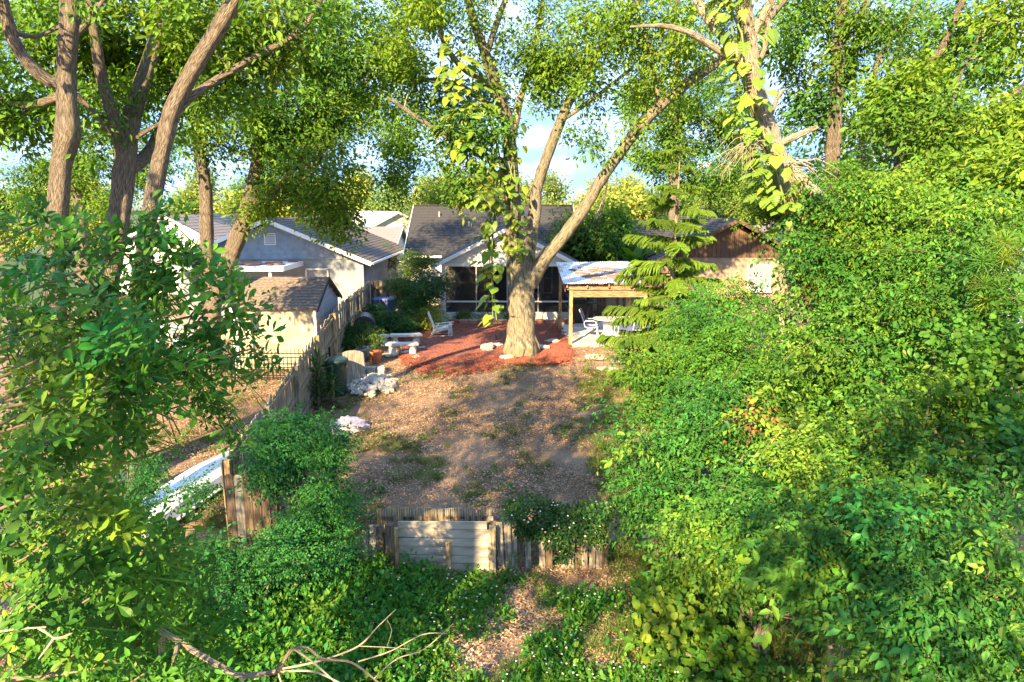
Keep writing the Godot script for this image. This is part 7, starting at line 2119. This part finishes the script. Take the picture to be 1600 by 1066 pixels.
func distant_trees() -> void:
	var rows := [
		[-46.0, -62.0, 6.6, 0], [-37.0, -60.0, 7.0, 1], [-29.0, -66.0, 7.6, 0], [-22.0, -62.0, 7.0, 2], [-15.5, -72.0, 8.4, 1], [-9.5, -70.0, 7.6, 2], [-3.6, -56.0, 7.4, 1], [1.5, -66.0, 7.4, 0], [7.5, -60.0, 6.8, 1], [13.0, -66.0, 7.6, 2],
		[20.0, -58.0, 7.4, 0], [28.0, -56.0, 7.6, 1], [36.0, -52.0, 7.6, 0], [44.0, -58.0, 8.0, 2], [-16.5, -52.0, 6.4, 1], [10.5, -50.0, 5.9, 1],
	]
	var where := ["at the far left end of the tree line", "second from the left end of the far tree line", "behind the white gabled house in the far tree line", "between white house and grey house, far tree line", "rising over the grey house's ridge", "right of the grey house's roof in the far tree line", "just behind the porch house's left roof end", "behind the big oak's trunk in the far tree line", "between oak and conifer in the far tree line", "behind the conifer in the far tree line",
		"behind the tan house in the far tree line", "right of the tan house in the far tree line", "behind the leaning trees in the far tree line", "at the far right end of the tree line", "close behind the grey house, lower than the rest", "low and yellowish behind the tan house's left roof"]
	for k in rows.size():
		var r: Array = rows[k]
		var c: Color = [Color(0.22, 0.31, 0.05), Color(0.32, 0.37, 0.05), Color(0.18, 0.30, 0.07)][r[3]]
		var foot := Vector3(r[0], 0, r[1])
		var h: float = r[2]
		var lobes := []
		for i in 7:
			lobes.append([foot + Vector3(rnd(-2.9, 2.9), h * rnd(0.3, 0.86), rnd(-2.0, 2.0)), Vector3(1.9, 1.3, 1.7), 9])
		tree("distant_tree", "sunlit yellow tree " + where[k], "tree", "far line of sunlit trees", [[[foot, 0.3], [foot + Vector3(0, h * 0.5, 0), 0.2], [foot + Vector3(0.2, h * 0.85, 0), 0.08]]], lobes,
			{"kind": "far", "leaf": "thin_leaf", "bark": "oak_bark", "twig": "twig", "per": 6, "spread": 0.8, "c1": c, "c2": c.lightened(0.08), "sides": 8, "size": 1.15, "bare": 1.0, "step": 1.0})


func dead_branch() -> void:
	var at: Vector3 = Vector3(-2.22, 1.065, -5)
	var d := thing("dead_branch", "bare grey forked branch reaching across the bottom left foreground", "branch", at)
	var parts := [
		[[Vector3(-2.971, 1.323, -5.2), 0.024], [Vector3(-2.813, 1.255, -5.15), 0.026], [Vector3(-2.625, 1.171, -5.1), 0.027], [Vector3(-2.4, 1.125, -5), 0.026], [Vector3(-2.232, 1.041, -5), 0.024], [Vector3(-1.925, 1.115, -4.95), 0.02]],
		[[Vector3(-1.925, 1.115, -4.95), 0.018], [Vector3(-1.83, 1.269, -4.9), 0.017], [Vector3(-1.735, 1.397, -4.85), 0.015], [Vector3(-1.627, 1.402, -4.85), 0.011], [Vector3(-1.49, 1.342, -4.8), 0.010], [Vector3(-1.264, 1.308, -4.8), 0.009], [Vector3(-1.009, 1.129, -4.75), 0.007]],
		[[Vector3(-2.813, 1.255, -5.15), 0.020], [Vector3(-2.764, 1.231, -5), 0.019], [Vector3(-2.754, 1.153, -4.9), 0.012]],
		[[Vector3(-1.902, 1.138, -4.95), 0.010], [Vector3(-1.705, 1.211, -4.9), 0.009], [Vector3(-1.495, 1.269, -4.9), 0.008], [Vector3(-1.22, 1.419, -4.85), 0.007], [Vector3(-1.05, 1.623, -4.8), 0.005], [Vector3(-0.905, 1.772, -4.8), 0.003]],
		[[Vector3(-1.904, 1.115, -4.95), 0.009], [Vector3(-1.589, 1.19, -4.85), 0.008], [Vector3(-1.325, 1.102, -4.8), 0.006]],
		[[Vector3(-1.735, 1.397, -4.85), 0.010], [Vector3(-1.568, 1.308, -4.8), 0.008], [Vector3(-1.361, 1.141, -4.75), 0.006]],
		[[Vector3(-1.213, 1.319, -4.8), 0.006], [Vector3(-0.947, 1.446, -4.75), 0.005], [Vector3(-0.687, 1.624, -4.7), 0.004], [Vector3(-0.5, 1.635, -4.7), 0.003]],
		[[Vector3(-1.081, 1.209, -4.75), 0.005], [Vector3(-0.89, 1.415, -4.7), 0.005], [Vector3(-0.68, 1.498, -4.7), 0.004], [Vector3(-0.45, 1.717, -4.7), 0.002]],
		[[Vector3(-1.22, 1.419, -4.85), 0.004], [Vector3(-0.981, 1.444, -4.8), 0.003], [Vector3(-0.806, 1.427, -4.8), 0.002]],
		[[Vector3(-2.232, 1.041, -5), 0.016], [Vector3(-2.19, 0.947, -4.9), 0.012]],
		[[Vector3(-1.91, 1.103, -4.95), 0.01], [Vector3(-1.86, 0.976, -4.9), 0.007]],
		[[Vector3(-0.973, 1.678, -4.8), 0.003], [Vector3(-0.941, 1.595, -4.8), 0.002], [Vector3(-0.981, 1.455, -4.8), 0.002]],
	]
	for k in parts.size():
		var q := []
		for p in parts[k]:
			q.append([p[0] - at, p[1]])
		var sm := smooth_limb(q, 0.05)
		var b := MB.new()
		b.tube(sm[0], sm[1], 8 if k == 0 else 6, bump, 0.15)
		put("limb" if k < 3 else "twig", b.mesh(), m.pale_bark if k < 3 else m.pale_twig, d)
	# the stem that carries it, standing below the frame
	var b := MB.new()
	var foot: Vector3 = gp(-3.2, -4.9) - at
	b.tube(PackedVector3Array([foot, foot.lerp(parts[0][0][0] - at, 0.5) + Vector3(0.1, 0.1, 0), parts[0][0][0] - at]), PackedFloat32Array([0.06, 0.045, 0.025]), 8)
	put("limb", b.mesh(), m.pale_bark, d)
	var e := thing("dead_twig", "small bare forked twig at the left edge near the bottom", "twig", Vector3(-2.853, 2.409, -3.6))
	b = MB.new()
	for p in [[Vector3(-3.081, 2.388, -3.6), Vector3(-2.73, 2.429, -3.6)], [Vector3(-2.776, 2.421, -3.6), Vector3(-2.657, 2.389, -3.55)], [Vector3(-2.657, 2.389, -3.55), Vector3(-2.513, 2.456, -3.5)], [Vector3(-2.657, 2.389, -3.55), Vector3(-2.725, 2.292, -3.5)]]:
		b.tube(PackedVector3Array([p[0] - e.position, (p[0] + p[1]) / 2.0 - e.position + ball() * 0.01, p[1] - e.position]), PackedFloat32Array([0.008, 0.007, 0.004]), 6)
	put("twig", b.mesh(), m.pale_twig, e)


# ---------------------------------------------------------------- what covers the ground
func ground_cover() -> void:
	# fallen leaves, curled, in small drifts
	var fl := []
	for v in 3:
		var b := MB.new()
		for i in 110:
			var p := Vector3(rnd(-0.42, 0.42), rnd(0.004, 0.03), rnd(-0.42, 0.42))
			var a := rnd(0, TAU)
			var c: Color = [Color(0.41, 0.28, 0.185), Color(0.30, 0.185, 0.115), Color(0.50, 0.38, 0.27), Color(0.19, 0.115, 0.07), Color(0.41, 0.24, 0.14)][rng.randi() % 5]
			b.col = c * rnd(0.75, 1.2)
			leaf_into(b, Transform3D(leaf_basis(Vector3(cos(a), rnd(-0.15, 0.25), sin(a)), (Vector3.UP + ball() * 0.5).normalized(), rnd(0.03, 0.068)), p), LANCE, 0.22, 0.5, rnd(-0.3, 0.6))
		fl.append(b.mesh())
	var xf := [[], [], []]
	var tc := [PackedColorArray(), PackedColorArray(), PackedColorArray()]
	for i in 4600:
		var z := -rnd(7.0, 25.0)
		var x := rnd(-1.0, 1.0) * (4.0 - z * 0.42)
		var v := i % 3
		if bump.get_noise_2d(x * 0.55 + 20.0, z * 0.55) < -0.12 and rnd() < 0.85:
			continue
		xf[v].append(Transform3D(Basis(Vector3.UP, rnd(0, TAU)), gp(x, z, 0.03 + 0.05 * bump.get_noise_2d(x * 0.32, z * 0.32))))
		var k := rnd(0.8, 1.15)
		tc[v].append(Color(k, k, k))
	var lt := Node3D.new()
	lt.name = "leaf_litter"
	add_child(lt)
	lt.set_meta("kind", "stuff")
	for v in 3:
		scatter("fallen_leaves", fl[v], m.fallen_leaf, xf[v], tc[v], lt)
	# mulch chips
	var cb := []
	for v in 2:
		var b := MB.new()
		for i in 60:
			b.col = Color(0.23, 0.066, 0.04) * rnd(0.35, 1.6)
			b.box(Vector3(rnd(-0.3, 0.3), rnd(0.0, 0.025), rnd(-0.3, 0.3)), Vector3(rnd(0.03, 0.09), 0.012, rnd(0.012, 0.025)), Basis.from_euler(Vector3(rnd(-0.3, 0.3), rnd(0, 3), rnd(-0.3, 0.3))))
		cb.append(b.mesh())
	var rim := [Vector3(-4.761, 0, -27.492), Vector3(-3.936, 0, -25.144), Vector3(-3.356, 0, -23.373), Vector3(-3.337, -0.019, -21.719), Vector3(-2.791, -0.098, -20.705), Vector3(-1.96, -0.13, -20.335), Vector3(-1.077, -0.098, -20.705), Vector3(-0.206, -0.039, -21.434), Vector3(0.837, -0.014, -21.792), Vector3(1.409, -0.029, -21.575), Vector3(1.9, 0, -22.523)]
	for v in 2:
		var xs := []
		var cs := PackedColorArray()
		for i in 170:
			var k := rng.randi() % (rim.size() - 1)
			var p: Vector3 = rim[k].lerp(rim[k + 1], rnd())
			var out := pow(rnd(), 2.0) * 0.7 - 0.2
			xs.append(Transform3D(Basis(Vector3.UP, rnd(0, TAU)).scaled(Vector3(1, 1, 1) * rnd(0.6, 1.0)), gp(p.x + rnd(-0.15, 0.15), p.z + out, 0.055)))
			cs.append(Color.WHITE)
		for i in 700:
			var z := -rnd(21.0, 28.0)
			var x := rnd(-3.9, 1.75) if z < -24.5 else rnd(-3.0, 1.75)
			if Vector2(x - 0.32, z + 22.2).length() < 0.8:
				continue
			xs.append(Transform3D(Basis(Vector3.UP, rnd(0, TAU)), gp(x, z, 0.06)))
			cs.append(Color.WHITE)
		var mc := scatter("mulch_chips", cb[v], m.fallen_leaf, xs, cs, self)
	# grass tufts and creeping weeds, thin on the lawn and thick before the fence
	var patch := FastNoiseLite.new()
	patch.seed = 77
	patch.frequency = 0.45
	var gx := [[], []]
	var gc := [PackedColorArray(), PackedColorArray()]
	for i in 9000:
		var z := -rnd(6.5, 24.0)
		var x := rnd(-1.0, 1.0) * (3.0 - z * 0.36)
		var w: float = patch.get_noise_2d(x, z)
		var near := smoothstep(11.5, 9.5, -z)
		var edge := smoothstep(1.2, 2.6, x) * smoothstep(-21.5, -19.0, z)
		if w + near * 0.3 + edge * 0.4 < rnd(0.0, 0.36) or z < -21.5 and x > -5.0:
			continue
		var k := rnd(0.7, 1.3)
		var s := rnd(0.5, 1.0) * (1.0 + 0.5 * edge)
		gx[i % 2].append(Transform3D(Basis(Vector3.UP, rnd(0, TAU)).scaled(Vector3(s, s * rnd(0.6, 1.2), s)), gp(x, z, 0.01)))
		gc[i % 2].append(Color(0.10 * k, 0.20 * k, 0.035 * k).lerp(Color(0.28, 0.27, 0.08), rnd(0.0, 0.5)))
	var gr := Node3D.new()
	gr.name = "grass"
	add_child(gr)
	gr.set_meta("kind", "stuff")
	for v in 2:
		scatter("grass_tufts", kinds.grass.meshes[v], m.leaf, gx[v], gc[v], gr)
	var wx := [[], [], []]
	var wc := [PackedColorArray(), PackedColorArray(), PackedColorArray()]
	var fx := []
	var fcol := PackedColorArray()
	patch.seed = 91
	patch.frequency = 0.55
	for i in 19000:
		var z := -rnd(6.0, 11.4)
		if i % 4 == 0:
			z = -rnd(11.0, 22.0)
		var x := rnd(-1.0, 1.0) * (3.6 - z * 0.36)
		var w: float = patch.get_noise_2d(x, z) + 0.35 * patch.get_noise_2d(x * 3.1, z * 3.1)
		var bias := -0.20
		if z > -10.3:
			bias = 0.2 + 0.55 * smoothstep(-0.6, -1.9, x) - 0.02 * smoothstep(-0.2, 1.2, x)
		if z < -21.0 and x > -5.0:
			continue
		if z < -10.35 and z > -10.95 and x > -2.8 and x < 1.7 and x < -0.4:
			continue
		if w + bias < rnd(0.08, 0.3):
			continue
		var near := z > -10.9
		var s := rnd(0.5, 1.1) * (1.0 + (0.35 * smoothstep(-0.8, -2.4, x) if near else -0.1))
		var k := rnd(0.75, 1.3)
		var v := i % 3
		wx[v].append(Transform3D(Basis(Vector3.UP, rnd(0, TAU)).scaled(Vector3.ONE * s), gp(x, z, 0.08 * s + (rnd(0, 0.22) if near and x < -1.2 else 0.0))))
		wc[v].append(Color(0.05 * k, 0.22 * k, 0.04 * k).lerp(Color(0.16 * k, 0.30 * k, 0.03 * k), pow(rnd(), 1.5)))
		if near and rnd() < 0.14:
			fx.append(Transform3D(Basis.from_euler(Vector3(rnd(-0.4, 0.7), rnd(0, 6), 0)), gp(x + rnd(-0.1, 0.1), z, 0.22 * s + 0.06)))
			fcol.append(Color.WHITE)
	# creeper with white flowers over the pickets
	for i in 900:
		var x := rnd(-0.1, 2.1)
		var h := rnd(0.1, 1.15)
		if bump.get_noise_2d(x * 1.6 + 9.0, h * 1.9) + 0.9 * (h - 0.72) < 0.0:
			continue
		var s := rnd(0.55, 0.95)
		var k := rnd(0.7, 1.3)
		var p := gp(x, -10.45 + rnd(-0.35, 0.16) - maxf(0.0, h - 0.85) * 0.5, minf(h, 1.02 + 0.1 * sin(x * 5.0)))
		wx[i % 3].append(Transform3D(Basis(Vector3.UP, rnd(0, TAU)).scaled(Vector3.ONE * s), p))
		wc[i % 3].append(Color(0.035 * k, 0.12 * k, 0.04 * k).lerp(Color(0.12 * k, 0.21 * k, 0.035 * k), pow(rnd(), 2.5)))
		if rnd() < 0.13:
			fx.append(Transform3D(Basis.from_euler(Vector3(rnd(0.0, 0.9), rnd(-0.6, 0.6), 0)), p + Vector3(rnd(-0.08, 0.08), 0.1, 0.12)))
			fcol.append(Color.WHITE)
	var wd := Node3D.new()
	wd.name = "ground_cover"
	add_child(wd)
	wd.set_meta("kind", "stuff")
	for v in 3:
		scatter("weeds", kinds.weed.meshes[v], m.leaf, wx[v], wc[v], wd)
	var fb := MB.new()
	for k in 6:
		var a := TAU * k / 6.0
		fb.col = Color(0.8, 0.8, 0.76)
		leaf_into(fb, Transform3D(leaf_basis(Vector3(cos(a), 0.15, sin(a)), Vector3.UP, 0.017), Vector3.ZERO), LANCE, 0.35, 0.2, 0.1)
	fb.col = Color(0.7, 0.5, 0.06)
	fb.box(Vector3(0, 0.004, 0), Vector3(0.008, 0.006, 0.008))
	var fl2 := scatter("white_flowers", fb.mesh(), m.fallen_leaf, fx, fcol, self)
	fl2.name = "wild_flowers"
